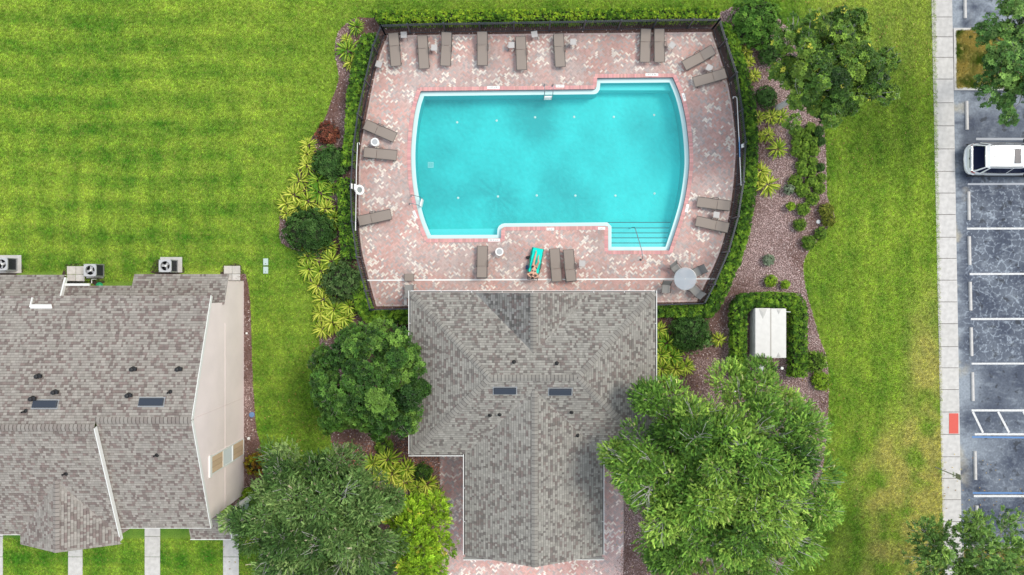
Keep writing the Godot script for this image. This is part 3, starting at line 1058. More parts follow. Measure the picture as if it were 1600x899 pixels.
func ridge_caps(parent: Node, a: Vector3, z: Vector3, n1: Vector3, n2: Vector3, pal: Array, sd: int, half := 0.17) -> void:
	# folded cap shingles overlapping along a hip or a ridge from a (low) to z
	var d := (z - a).normalized()
	var s1 := d.cross(n1).normalized()
	if s1.dot(n2) > 0: s1 = -s1
	var s2 := d.cross(n2).normalized()
	if s2.dot(n1) > 0: s2 = -s2
	var len_ := (z - a).length()
	var pitch := 0.2
	var cnt := int(len_ / pitch)
	var meshes: Array = []
	for k in 4:
		var b := B.new()
		var col: Color = mixc(pal[0], pal[2], [0.15, 0.4, 0.6, 0.3][k])
		var up := (n1 + n2).normalized()
		var t0 := 0.042
		var t1 := 0.018
		var e := d * (pitch + 0.03)
		for s in [[s1, n1], [s2, n2]]:
			var p0: Vector3 = up * t0
			var p1: Vector3 = s[0] * half + s[1] * t0
			var q0: Vector3 = e + up * t1
			var q1: Vector3 = e + s[0] * half + s[1] * t1
			if (p1 - p0).cross(q1 - p0).dot(s[1]) > 0:
				b.quad(p0, p1, p1.lerp(q1, 0.74), p0.lerp(q0, 0.74), col)
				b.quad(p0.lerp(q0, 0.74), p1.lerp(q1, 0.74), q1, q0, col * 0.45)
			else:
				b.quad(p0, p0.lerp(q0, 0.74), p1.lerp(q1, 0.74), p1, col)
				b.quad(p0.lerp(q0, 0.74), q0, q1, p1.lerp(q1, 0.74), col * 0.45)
			var f0 := p0 - up * 0.03
			var f1: Vector3 = p1 - s[1] * 0.03
			if (f1 - f0).cross(p1 - f0).dot(d) < 0: b.quad(f0, f1, p1, p0, col * 0.8)
			else: b.quad(f0, p0, p1, f1, col * 0.8)
		meshes.append(b.mesh())
	var r := rng_of(sd)
	for i in cnt:
		var o := put("ridge_shingle", meshes[r.randi() % 4], M.shingle, parent)
		o.position = a + d * (len_ * i / cnt)

func gutter(parent: Node, a: Vector3, z: Vector3, out: Vector3) -> void:
	# an open white trough along an eave, from a to z, its back against the fascia
	var b := B.new()
	var d := (z - a).normalized()
	var w := 0.125
	var bs := Basis(d, Vector3.UP, d.cross(Vector3.UP))
	var len_ := (z - a).length()
	var m := (a + z) / 2
	b.box(m + out * 0.006 + Vector3(0, -0.06, 0), Vector3(len_, 0.12, 0.012), Color.WHITE, bs)
	b.box(m + out * (w - 0.02) + Vector3(0, -0.055, 0), Vector3(len_, 0.13, 0.035), Color.WHITE, bs)
	var o := put("gutter", b.mesh(), M.white_metal, parent)
	var t := B.new()
	t.box(m + out * (w * 0.5 - 0.01) + Vector3(0, -0.112, 0), Vector3(len_ - 0.01, 0.012, w - 0.06), Color(0.10, 0.09, 0.08), bs)
	put("trough", t.mesh(), M.plain, o)
	var k := int(len_ / 1.6)
	for i in range(1, k):
		var br := B.new()
		br.box(a.lerp(z, float(i) / k) + out * (w * 0.5) + Vector3(0, 0.004, 0), Vector3(0.03, 0.012, w), Color.WHITE, bs)
		put("hanger", br.mesh(), M.white_metal, o)

func vent_pipe(parent: Node, at: Vector3, h := 0.32) -> void:
	var b := B.new()
	b.lathe(at - Vector3(0, 0.1, 0), [Vector2(0.13, 0.08), Vector2(0.07, 0.16), Vector2(0.045, 0.17), Vector2(0.045, h + 0.1), Vector2(0.03, h + 0.1), Vector2(0.03, h)], 12)
	put("vent_pipe", b.mesh(), M.black_plastic, parent)

func hood_vent(parent: Node, at: Vector3, h := 0.3) -> void:
	# a black goose-neck roof vent
	var b := B.new()
	b.lathe(at - Vector3(0, 0.08, 0), [Vector2(0.15, 0.05), Vector2(0.12, 0.1), Vector2(0.12, h), Vector2(0.1, h + 0.08), Vector2(0.0, h + 0.12)], 14)
	b.box(at + Vector3(0.14, h * 0.55, -0.02), Vector3(0.2, 0.12, 0.17))
	put("roof_vent", b.mesh(), M.black_plastic, parent)

func panel_vent(parent: Node, c: Vector3, along: Vector3, up: Vector3, size: Vector2) -> void:
	# a low dark off-ridge vent lying on the slope
	var nrm := along.cross(up)
	if nrm.y < 0: nrm = -nrm
	var bs := Basis(along, nrm, along.cross(nrm))
	var b := B.new()
	b.box(c + nrm * 0.07, Vector3(size.x, 0.12, size.y), Color(1, 1, 1), bs, 0.03)
	var o := put("slope_vent", b.mesh(), mat("vent_blue", 0.035, 0.045, 0.065, 0.35, 0.3), parent)
	var f := B.new()
	f.box(c + nrm * 0.012, Vector3(size.x + 0.12, 0.012, size.y + 0.14), Color(1, 1, 1), bs)
	put("flashing", f.mesh(), M.grey_metal, o)


func build_clubhouse() -> void:
	var t := thing("clubhouse", "low clubhouse with a grey shingled hip roof and white gutters beside the pool", "building")
	var pal := [Color(0.315, 0.30, 0.27), Color(0.27, 0.255, 0.23), Color(0.172, 0.155, 0.142), Color(0.195, 0.162, 0.148)]
	var he := 2.9
	var x0 := -147.3 * S
	var x1 := 207.6 * S
	var z0 := 7.6 * S
	var z1 := 242.0 * S
	var zr := (z0 + z1) / 2
	var half := (z1 - z0) / 2
	var slope := 0.42
	var hr := he + half * slope
	var A := Vector3(x0, he, z0)
	var Bq := Vector3(x1, he, z0)
	var C := Vector3(x1, he, z1)
	var D := Vector3(x0, he, z1)
	var R0 := Vector3(x0 + half, hr, zr)
	var R1 := Vector3(x1 - half, hr, zr)
	# wing to the south
	var wx0 := -67.9 * S
	var wx1 := 131.0 * S
	var wxm := (wx0 + wx1) / 2
	var wz := 389.0 * S
	var wh := (wx1 - wx0) / 2
	var whr := he + wh * slope
	var wzm := z1 - wh
	var wov := 0.0
	var W0 := Vector3(wx0, he, z1)
	var W1 := Vector3(wx1, he, z1)
	var WA := Vector3(wx0, he, wz)
	var WB := Vector3(wx1, he, wz)
	var WR0 := Vector3(wxm, whr, wzm)
	var WR1 := Vector3(wxm, whr, wz + 0.02)
	# the gable over the pool side
	var gx0 := -54.0 * S
	var gx1 := 114.0 * S
	var gxm := (gx0 + gx1) / 2
	var gh := (gx1 - gx0) / 2
	var ghr := he + gh * slope
	var G0 := Vector3(gx0, he, z0)
	var G1 := Vector3(gx1, he, z0)
	var GR0 := Vector3(gxm, ghr, z0)
	var GR1 := Vector3(gxm, ghr, z0 + gh)
	var planes := [
		[[A, G0, GR1, G1, Bq, R1, R0], A, Bq, 61],
		[[Bq, C, R1], Bq, C, 62],
		[[C, W1, WR0, W0, D, R0, R1], C, D, 63],
		[[D, A, R0], D, A, 64],
		[[W0, WA, WR1, WR0], W0, WA, 65],
		[[W1, WR0, WR1, WB], WB, W1, 66],
		[[G0, GR1, GR0], G0, Vector3(gx0, he, z0 + 1), 67],
		[[G1, GR0, GR1], G1, Vector3(gx1, he, z0 + 1), 68],
	]
	var names := ["roof_slope", "roof_slope", "roof_slope", "roof_slope", "roof_slope", "roof_slope", "roof_slope", "roof_slope"]
	var stained := [Color(0.24, 0.235, 0.225), Color(0.19, 0.185, 0.175), Color(0.11, 0.105, 0.10), Color(0.14, 0.115, 0.11)]
	for i in planes.size():
		var q: Array = planes[i]
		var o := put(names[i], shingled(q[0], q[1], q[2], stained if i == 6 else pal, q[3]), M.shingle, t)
		o.set_meta("kind", "stuff")
	var nN := Vector3(0, 1, -slope).normalized()
	var nS := Vector3(0, 1, slope).normalized()
	var nE := Vector3(slope, 1, 0).normalized()
	var nW := Vector3(-slope, 1, 0).normalized()
	ridge_caps(t, R0, R1, nN, nS, pal, 1)
	ridge_caps(t, A, R0, nN, nW, pal, 2)
	ridge_caps(t, Bq, R1, nN, nE, pal, 3)
	ridge_caps(t, C, R1, nS, nE, pal, 4)
	ridge_caps(t, D, R0, nS, nW, pal, 5)
	ridge_caps(t, WR1, WR0, nE, nW, pal, 6)
	ridge_caps(t, GR0, GR1, nE, nW, pal, 7)
	# eaves
	gutter(t, A + Vector3(0, 0, 0), Bq, Vector3(0, 0, -1))
	gutter(t, Bq + Vector3(0, 0, -0.12), C, Vector3(1, 0, 0))
	gutter(t, D, A + Vector3(0, 0, -0.12), Vector3(-1, 0, 0))
	gutter(t, Vector3(x0 - 0.12, he, z1), W0 + Vector3(-0.12, 0, 0), Vector3(0, 0, 1))
	gutter(t, W1 + Vector3(0.12, 0, 0), C + Vector3(0.12, 0, 0), Vector3(0, 0, 1))
	gutter(t, W0 + Vector3(0, 0, 0.02), WA, Vector3(-1, 0, 0))
	gutter(t, WB, W1 + Vector3(0, 0, 0.02), Vector3(1, 0, 0))
	# gable end of the wing: short pent roof with a gutter on each flank
	for s in [-1.0, 1.0]:
		var e: float = wx0 if s < 0 else wx1
		var a := Vector3(e, he, wz)
		var c := Vector3(e - s * 1.75, he, wz)
		gutter(t, (a if s < 0 else c) + Vector3(-0.12 if s < 0 else 0.0, 0, 0.16), (c if s < 0 else a) + Vector3(0.12 if s > 0 else 0.0, 0, 0.16), Vector3(0, 0, 1))
		var pb := B.new()
		pb.quad(Vector3(minf(a.x, c.x), he + 0.05, wz + 0.0), Vector3(minf(a.x, c.x), he - 0.01, wz + 0.17), Vector3(maxf(a.x, c.x), he - 0.01, wz + 0.17), Vector3(maxf(a.x, c.x), he + 0.05, wz + 0.0), pal[2])
		put("pent_roof", pb.mesh(), M.shingle, t)
	# walls
	var wb := B.new()
	var body := PackedVector2Array([Vector2(x0 + 0.6, z0 + 0.6), Vector2(x1 - 0.6, z0 + 0.6), Vector2(x1 - 0.6, z1 - 0.6), Vector2(wx1 - 0.5, z1 - 0.6), Vector2(wx1 - 0.5, wz - 0.25), Vector2(wx0 + 0.5, wz - 0.25), Vector2(wx0 + 0.5, z1 - 0.6), Vector2(x0 + 0.6, z1 - 0.6)])
	wb.wall(body, -0.1, he)
	wb.sheet(body, he - 0.16)
	wb.tri(Vector3(wx0 + 0.3, he - 0.1, wz - 0.25), Vector3(wx1 - 0.3, he - 0.1, wz - 0.25), Vector3(wxm, whr - 0.1, wz - 0.25))
	wb.tri(Vector3(gx1 - 0.3, he - 0.1, z0 + 0.12), Vector3(gx0 + 0.3, he - 0.1, z0 + 0.12), Vector3(gxm, ghr - 0.1, z0 + 0.12))
	put("wall", wb.mesh(), M.stucco, t)
	var sf := B.new()
	ring_sheet(sf, PackedVector2Array([Vector2(x0, z0), Vector2(x1, z0), Vector2(x1, z1), Vector2(wx1, z1), Vector2(wx1, wz), Vector2(wx0, wz), Vector2(wx0, z1), Vector2(x0, z1)]), body, he - 0.14)
	put("soffit", sf.mesh(), M.white_paint, t)
	# doors and windows under the eaves
	for dd in [[-60.0, 0.9, 2.1, 0.0], [60.0, 0.9, 2.1, 0.0], [-110.0, 1.2, 1.2, 0.9], [150.0, 1.2, 1.2, 0.9]]:
		var fr := B.new()
		var c := Vector3(dd[0] * S, dd[3] + dd[2] / 2 + 0.06, z0 + 0.6)
		for s in [-1.0, 1.0]:
			fr.box(c + Vector3(s * dd[1] / 2, 0, -0.02), Vector3(0.08, dd[2], 0.08))
			fr.box(c + Vector3(0, s * (dd[2] / 2 - 0.03), -0.018), Vector3(dd[1] - 0.08, 0.06, 0.08))
		var o := put("window" if dd[3] > 0 else "door", fr.mesh(), M.white_paint, t)
		var pn := B.new()
		pn.box(c + Vector3(0, 0, -0.012), Vector3(dd[1] - 0.08, dd[2] - 0.12, 0.02))
		put("pane" if dd[3] > 0 else "leaf_panel", pn.mesh(), M.window_glass if dd[3] > 0 else M.grey_metal, o)
	# roof fittings
	var on := func(px: float, py: float, s: int) -> Vector3:   # the point of the north (s<0) or south (s>0) slope that lies over the grid place
		var p := P(px, py, 4.3)
		for k in 6:
			var y := hr - absf(p.z - zr) * slope
			p = P(px, py, y)
		return p
	panel_vent(t, on.call(789, 610.5, 1), Vector3.RIGHT, Vector3(0, slope, -1).normalized(), Vector2(1.2, 0.36))
	panel_vent(t, on.call(875.5, 612, 1), Vector3.RIGHT, Vector3(0, slope, -1).normalized(), Vector2(1.2, 0.36))
	for q in [[803, 566.5, -1], [870, 568.5, -1], [765.5, 648.5, 1], [780.5, 647.5, 1], [893, 644, 1]]:
		vent_pipe(t, on.call(q[0], q[1], q[2]), 0.3)
	var wp := P(903, 683, 3.9)
	vent_pipe(t, Vector3(wp.x, whr - absf(wp.x - wxm) * slope, wp.z), 0.25)


func build_townhouse() -> void:
	var t := thing("townhouse", "two-storey cream townhouse row with a brown-grey shingled gable roof", "building")
	var pal := [Color(0.33, 0.302, 0.272), Color(0.29, 0.262, 0.235), Color(0.195, 0.158, 0.144), Color(0.22, 0.172, 0.157)]
	var sl := 0.355
	var xe := -16.18            # rake edge
	var xw := -16.30            # gable wall
	var xs := -21.0             # step between the two units
	var xl := -38.0
	var zb := 0.45
	var zr := 6.7
	var hr := 7.1
	var zf := 12.9
	var hb := hr - (zr - zb) * sl
	var hf := hr - (zf - zr) * sl
	# left unit: ridge a little further south and higher
	var zr2 := 7.05
	var hr2 := hr + (zr2 - zr) * sl
	var zf2 := 13.2
	var hf2 := hr2 - (zf2 - zr2) * sl
	var nB := Vector3(0, 1, -sl).normalized()
	var nF := Vector3(0, 1, sl).normalized()
	var planes := [
		[[Vector3(xl, hb, zb), Vector3(xe, hb, zb), Vector3(xe, hr, zr), Vector3(xs, hr, zr), Vector3(xs, hr2, zr2), Vector3(xl, hr2, zr2)], Vector3(xl, hb, zb), Vector3(xe, hb, zb), 81],
		[[Vector3(xs, hr, zr), Vector3(xe, hr, zr), Vector3(xe, hf, zf), Vector3(xs, hf, zf)], Vector3(xe, hf, zf), Vector3(xs, hf, zf), 82],
	]
	# front gable on the left unit
	var gx0 := -675.0 * S
	var gx1 := -538.0 * S
	var gxm := (gx0 + gx1) / 2
	var gz := 13.72
	var gs := 0.44
	var ghe := hf2 - 0.02
	var ghp := ghe + (gx1 - gx0) / 2 * gs
	var zv := zr2 + (hr2 - ghp) / sl        # where its ridge meets the slope
	var ze := zr2 + (hr2 - ghe) / sl        # where its eaves meet it
	planes.append([[Vector3(xl, hr2, zr2), Vector3(xs, hr2, zr2), Vector3(xs, hf2, zf2), Vector3(gx1, ghe, ze), Vector3(gxm, ghp, zv), Vector3(gx0, ghe, ze), Vector3(gx0, hf2, zf2), Vector3(xl, hf2, zf2)], Vector3(xs, hf2, zf2), Vector3(xl, hf2, zf2), 83])
	planes.append([[Vector3(gxm, ghp, zv), Vector3(gx1, ghe, ze), Vector3(gx1, ghe, gz), Vector3(gxm, ghp, gz)], Vector3(gx1, ghe, gz), Vector3(gx1, ghe, ze), 84])
	planes.append([[Vector3(gxm, ghp, zv), Vector3(gxm, ghp, gz), Vector3(gx0, ghe, gz), Vector3(gx0, ghe, ze)], Vector3(gx0, ghe, ze), Vector3(gx0, ghe, gz), 85])
	# one-storey lean-to roofs at the back
	var sheds := [[-38.0, P(101, 0, 2.5).x, -0.72], [P(101, 0, 2.5).x + 0.06, P(210, 0, 2.5).x, -0.1], [P(210, 0, 2.5).x, xe, -0.76]]
	var shs := 0.375
	for i in 3:
		var s: Array = sheds[i]
		var he: float = 2.5 + (s[2] + 0.76) * shs * (0.3 if i == 1 else 1.0)
		var zt := 0.95
		var ht: float = he + (zt - s[2]) * shs
		planes.append([[Vector3(s[0], he, s[2]), Vector3(s[1], he, s[2]), Vector3(s[1], ht, zt), Vector3(s[0], ht, zt)], Vector3(s[0], he, s[2]), Vector3(s[1], he, s[2]), 86 + i])
		var fb := B.new()
		fb.box(Vector3((s[0] + s[1]) / 2, he - 0.1, s[2] + 0.03), Vector3(s[1] - s[0], 0.16, 0.03))
		put("fascia", fb.mesh(), M.white_paint, t)
		var wb := B.new()
		wb.quad(Vector3(s[1], he - 0.12, s[2] + 0.33), Vector3(s[0], he - 0.12, s[2] + 0.33), Vector3(s[0], 0, s[2] + 0.33), Vector3(s[1], 0, s[2] + 0.33))
		put("back_wall", wb.mesh(), M.stucco, t)
	for q in planes:
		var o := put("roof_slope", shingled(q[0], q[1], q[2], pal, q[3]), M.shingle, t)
		o.set_meta("kind", "stuff")
	ridge_caps(t, Vector3(xe, hr, zr), Vector3(xs, hr, zr), nB, nF, pal, 11)
	ridge_caps(t, Vector3(xs - 0.05, hr2, zr2), Vector3(-33.0, hr2, zr2), nB, nF, pal, 12)
	var gn := Vector3(gs, 1, 0).normalized()
	ridge_caps(t, Vector3(gxm, ghp, gz), Vector3(gxm, ghp, zv), gn, Vector3(-gn.x, gn.y, 0), pal, 13)
	# white rakes
	var rk := B.new()
	for q in [[Vector3(xe, hb, zb), Vector3(xe, hr, zr)], [Vector3(xe, hr, zr), Vector3(xe, hf, zf)]]:
		var d: Vector3 = q[1] - q[0]
		var bs := Basis(Vector3.RIGHT, d.cross(Vector3.RIGHT).normalized(), -d.normalized())
		rk.box((q[0] + q[1]) / 2 + Vector3(0.015, -0.1, 0), Vector3(0.03, 0.2, d.length()), Color.WHITE, Basis(Vector3.RIGHT, Vector3.UP, Vector3.BACK).rotated(Vector3.RIGHT, -atan2(d.y, d.z)))
	put("rake_board", rk.mesh(), M.white_paint, t)
	var st := B.new()
	var d2 := Vector3(xs, hf2, zf2 + 0.35) - Vector3(xs, hr2, zr2)
	d2.y = -d2.z * sl
	st.box(Vector3(xs, hr2, zr2) + d2 / 2 + Vector3(0.02, -0.07, 0), Vector3(0.04, 0.24, d2.length()), Color.WHITE, Basis().rotated(Vector3.RIGHT, -atan2(d2.y, d2.z)))
	put("step_flashing", st.mesh(), M.white_metal, t)
	for q in [[P(97.5, 457, 2.85), Vector3(0.09, 0.2, 1.75), 0.375], [P(121, 445, 2.62), Vector3(1.4, 0.12, 0.14), 0.0], [P(64, 479, 5.16), Vector3(1.15, 0.04, 0.22), -0.3], [P(49, 473, 5.1), Vector3(0.045, 0.1, 0.55), 0.355]]:
		var ub := B.new()
		ub.box(q[0], q[1], Color.WHITE, Basis().rotated(Vector3.RIGHT, -q[2]))
		put("white_flashing", ub.mesh(), M.white_paint, t)
	var fg := B.new()
	fg.box(Vector3((xs + xe) / 2, hf - 0.1, zf + 0.02), Vector3(xe - xs, 0.18, 0.03))
	fg.box(Vector3((xl + gx0) / 2, hf2 - 0.1, zf2 + 0.02), Vector3(gx0 - xl, 0.18, 0.03))
	put("fascia", fg.mesh(), M.white_paint, t)
	var gf := B.new()
	for s in [[gx0, 1.0], [gx1, -1.0]]:
		var a := Vector3(s[0], ghe, gz + 0.015)
		var z := Vector3(gxm, ghp, gz + 0.015)
		gf.quad(a + Vector3(0, -0.2, 0), z + Vector3(0, -0.2, 0), z, a)
	put("gable_fascia", gf.mesh(), M.white_paint, t)
	# gable wall, cut to the roof line
	var gw := B.new()
	var zs := 0.85
	var prof := PackedVector2Array([Vector2(-0.42, 0), Vector2(-0.42, 2.5), Vector2(zs, 2.95), Vector2(zs, hr - (zr - zs) * sl - 0.06), Vector2(zr, hr - 0.06), Vector2(zf - 0.35, hf + 0.35 * sl - 0.06), Vector2(zf - 0.35, 0)])
	var tri := Geometry2D.triangulate_polygon(prof)
	for i in range(0, tri.size(), 3):
		var a := Vector3(xw, prof[tri[i]].y, prof[tri[i]].x)
		var b := Vector3(xw, prof[tri[i + 1]].y, prof[tri[i + 1]].x)
		var c := Vector3(xw, prof[tri[i + 2]].y, prof[tri[i + 2]].x)
		if (b - a).cross(c - a).x > 0: gw.tri(a, b, c)
		else: gw.tri(a, c, b)
	put("gable_wall", gw.mesh(), M.stucco, t)
	var band := B.new()
	band.box(Vector3(xw + 0.006, 2.75, 7.2), Vector3(0.02, 0.03, 10.4), Color(0.92, 0.92, 0.92))
	band.box(Vector3(xw + 0.006, 3.2, zr), Vector3(0.016, 6.4, 0.025), Color(0.9, 0.88, 0.88))
	put("joint_bead", band.mesh(), M.stucco, t)
	var fw := B.new()
	fw.quad(Vector3(xl, 0, zf - 0.35), Vector3(xw, 0, zf - 0.35), Vector3(xw, hf, zf - 0.35), Vector3(xl, hf, zf - 0.35))
	fw.quad(Vector3(gx0 + 0.3, 0, gz - 0.3), Vector3(gx1 - 0.3, 0, gz - 0.3), Vector3(gx1 - 0.3, ghe, gz - 0.3), Vector3(gx0 + 0.3, ghe, gz - 0.3))
	fw.tri(Vector3(gx0 + 0.1, ghe, gz - 0.3), Vector3(gx1 - 0.1, ghe, gz - 0.3), Vector3(gxm, ghp - 0.06, gz - 0.3))
	put("front_wall", fw.mesh(), M.stucco, t)
	# the tall side window between two boarded shutters
	var z0 := 9.15
	var z1 := 10.12
	var fr := B.new()
	fr.box(Vector3(xw + 0.03, 2.45, z0), Vector3(0.06, 4.6, 0.07))
	fr.box(Vector3(xw + 0.03, 2.45, z1), Vector3(0.06, 4.6, 0.07))
	for h in [0.19, 1.78, 3.1]:
		fr.box(Vector3(xw + 0.031, h, (z0 + z1) / 2), Vector3(0.06, 0.1, z1 - z0 - 0.07))
	fr.box(Vector3(xw + 0.04, 4.72, (z0 + z1) / 2), Vector3(0.09, 0.26, z1 - z0 + 0.22))
	var win := put("window", fr.mesh(), M.white_paint, t)
	var pn := B.new()
	pn.box(Vector3(xw + 0.015, 2.44, (z0 + z1) / 2), Vector3(0.02, 1.22, z1 - z0 - 0.07))
	put("pane", pn.mesh(), M.window_glass, win)
	var wood := mat("shutter_wood", 0.68, 0.50, 0.34, 0.8)
	for s in [[0.24, 1.73], [3.15, 4.59]]:
		var sh := Node3D.new()
		sh.name = "shutter"
		t.add_child(sh, true)
		var n := 3
		for k in n:
			var pb := B.new()
			var zz := lerpf(z0 + 0.04, z1 - 0.04, (k + 0.5) / n)
			var v: float = [1.0, 0.9, 1.07][k]
			pb.box(Vector3(xw + 0.025, (s[0] + s[1]) / 2, zz), Vector3(0.03, s[1] - s[0], (z1 - z0 - 0.08) / n - 0.018), Color(v, v, v))
			put("board", pb.mesh(), wood, sh)
	# entry porch on the corner
	var pr := [Vector3(-19.3, 3.55, 12.55), Vector3(-16.1, 3.55, 12.55), Vector3(-15.85, 2.95, 14.22), Vector3(-18.15, 2.95, 14.22)]
	pr[0] = Vector3(-18.15, 3.55, 12.55)
	pr[1] = Vector3(-15.85, 3.55, 12.55)
	var ps := put("porch_roof", shingled(pr, pr[3], pr[2], pal, 95), M.shingle, t)
	ps.set_meta("kind", "stuff")
	var pf := B.new()
	pf.box(Vector3(-17.0, 2.86, 14.24), Vector3(2.36, 0.2, 0.04))
	pf.box(Vector3(-15.82, 3.15, 13.4), Vector3(0.04, 0.22, 1.8), Color.WHITE, Basis().rotated(Vector3.RIGHT, 0.345))
	pf.box(Vector3(-15.72, 1.4, 12.6), Vector3(0.25, 2.8, 0.22))
	pf.box(Vector3(-15.78, 2.55, 13.3), Vector3(0.16, 0.3, 1.5))
	put("porch_trim", pf.mesh(), M.white_paint, t)
	for q in [[-15.95, 14.1], [-17.95, 14.1]]:
		var pc := B.new()
		pc.box(Vector3(q[0], 1.4, q[1]), Vector3(0.2, 2.8, 0.2))
		put("porch_post", pc.mesh(), M.white_paint, t)
	var bay := B.new()
	bay.box(Vector3(-16.05, 0.75, 13.2), Vector3(0.5, 1.5, 0.8))
	put("side_bay", bay.mesh(), mat("blue_grey_wall", 0.42, 0.47, 0.50, 0.8), t)
	# vents
	var on := func(px: float, py: float, front: bool) -> Vector3:
		var p := P(px, py, 6.0)
		for k in 8:
			var y: float = hr - absf(p.z - zr) * sl
			if p.x < xs:
				y = hr2 - absf(p.z - zr2) * sl
			p = P(px, py, y)
		return p
	var up := Vector3(0, sl, 1).normalized()
	panel_vent(t, on.call(71, 632, false), Vector3.RIGHT, up, Vector2(1.22, 0.36))
	panel_vent(t, on.call(237, 628.5, false), Vector3.RIGHT, up, Vector2(1.22, 0.38))
	for q in [[60, 588], [86, 613], [51, 623], [208, 577], [201, 618], [279, 577]]:
		hood_vent(t, on.call(q[0], q[1], false), 0.22)
	for q in [[40, 643], [266, 613], [103, 740], [245, 711]]:
		vent_pipe(t, on.call(q[0], q[1], true), 0.3)


# ---------------------------------------------------------------- fence
func fence(label: String, pts: Array) -> void:
	# pts: flat x, y of the rail on top, one pair per post
	var h := 1.5
	var p: Array[Vector3] = []
	for i in range(0, pts.size(), 2):
		var q := P(pts[i], pts[i + 1], h)
		p.append(Vector3(q.x, 0, q.z))
	var t := thing("pool_fence", label, "fence", Vector3.ZERO, 0.0, "runs of the pool fence")
	for q in p:
		var b := B.new()
		b.box(q + Vector3(0, h / 2 + 0.02, 0), Vector3(0.075, h + 0.06, 0.075), Color.WHITE)
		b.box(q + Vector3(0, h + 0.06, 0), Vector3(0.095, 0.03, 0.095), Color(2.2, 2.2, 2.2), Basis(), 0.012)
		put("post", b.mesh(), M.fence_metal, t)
	for i in p.size() - 1:
		var a := p[i]
		var z := p[i + 1]
		var d := (z - a).normalized()
		var bs := Basis(d, Vector3.UP, d.cross(Vector3.UP))
		var len_ := (z - a).length() - 0.08
		var m := (a + z) / 2
		for y in [h - 0.03, h - 0.2, 0.14]:
			var b := B.new()
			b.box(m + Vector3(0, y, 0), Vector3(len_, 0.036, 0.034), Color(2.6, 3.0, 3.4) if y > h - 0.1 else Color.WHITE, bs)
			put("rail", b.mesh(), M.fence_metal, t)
		var pk := B.new()
		var cnt := int(len_ / 0.105)
		for k in cnt:
			var q := a.lerp(z, (k + 0.5) / cnt)
			pk.box(q + Vector3(0, h / 2 + 0.04, 0), Vector3(0.021, h + 0.03 - 0.06, 0.021), Color.WHITE, bs)
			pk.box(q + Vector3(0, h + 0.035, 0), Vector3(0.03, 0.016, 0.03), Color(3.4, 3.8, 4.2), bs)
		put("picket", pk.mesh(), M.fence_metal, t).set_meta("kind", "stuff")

func build_fences() -> void:
	fence("black metal picket fence run between the top hedge and the row of loungers", [594.6, 39.6, 636, 38, 692.5, 36.5, 748.6, 36, 803, 35, 860, 34, 915, 33, 971, 32, 1027, 31, 1084, 30, 1125, 30.5])
	fence("curved black picket fence run beside the mulch strip where the life ring hangs", [594.6, 39.6, 582.3, 71.2, 570, 124.6, 558.3, 178, 550.7, 234.5, 547.2, 291.3, 549, 345.8, 556.7, 401.2, 570, 454.6, 577.9, 484.7])
	fence("curved black picket fence run where the long rescue hook hangs", [1125, 30.5, 1134.9, 62, 1151.5, 113.5, 1160.5, 171, 1166, 222, 1162.7, 284.6, 1154.4, 338.4, 1139.3, 393, 1117, 444.6, 1101.5, 474.6])
	fence("short black picket fence run joining the clubhouse corner near the lounge chair with ottoman", [577.9, 484.7, 610, 483.6, 642, 483])
	fence("short black picket fence run joining the clubhouse corner near the round glass table", [1101.5, 474.6, 1064, 475.6, 1026, 477])


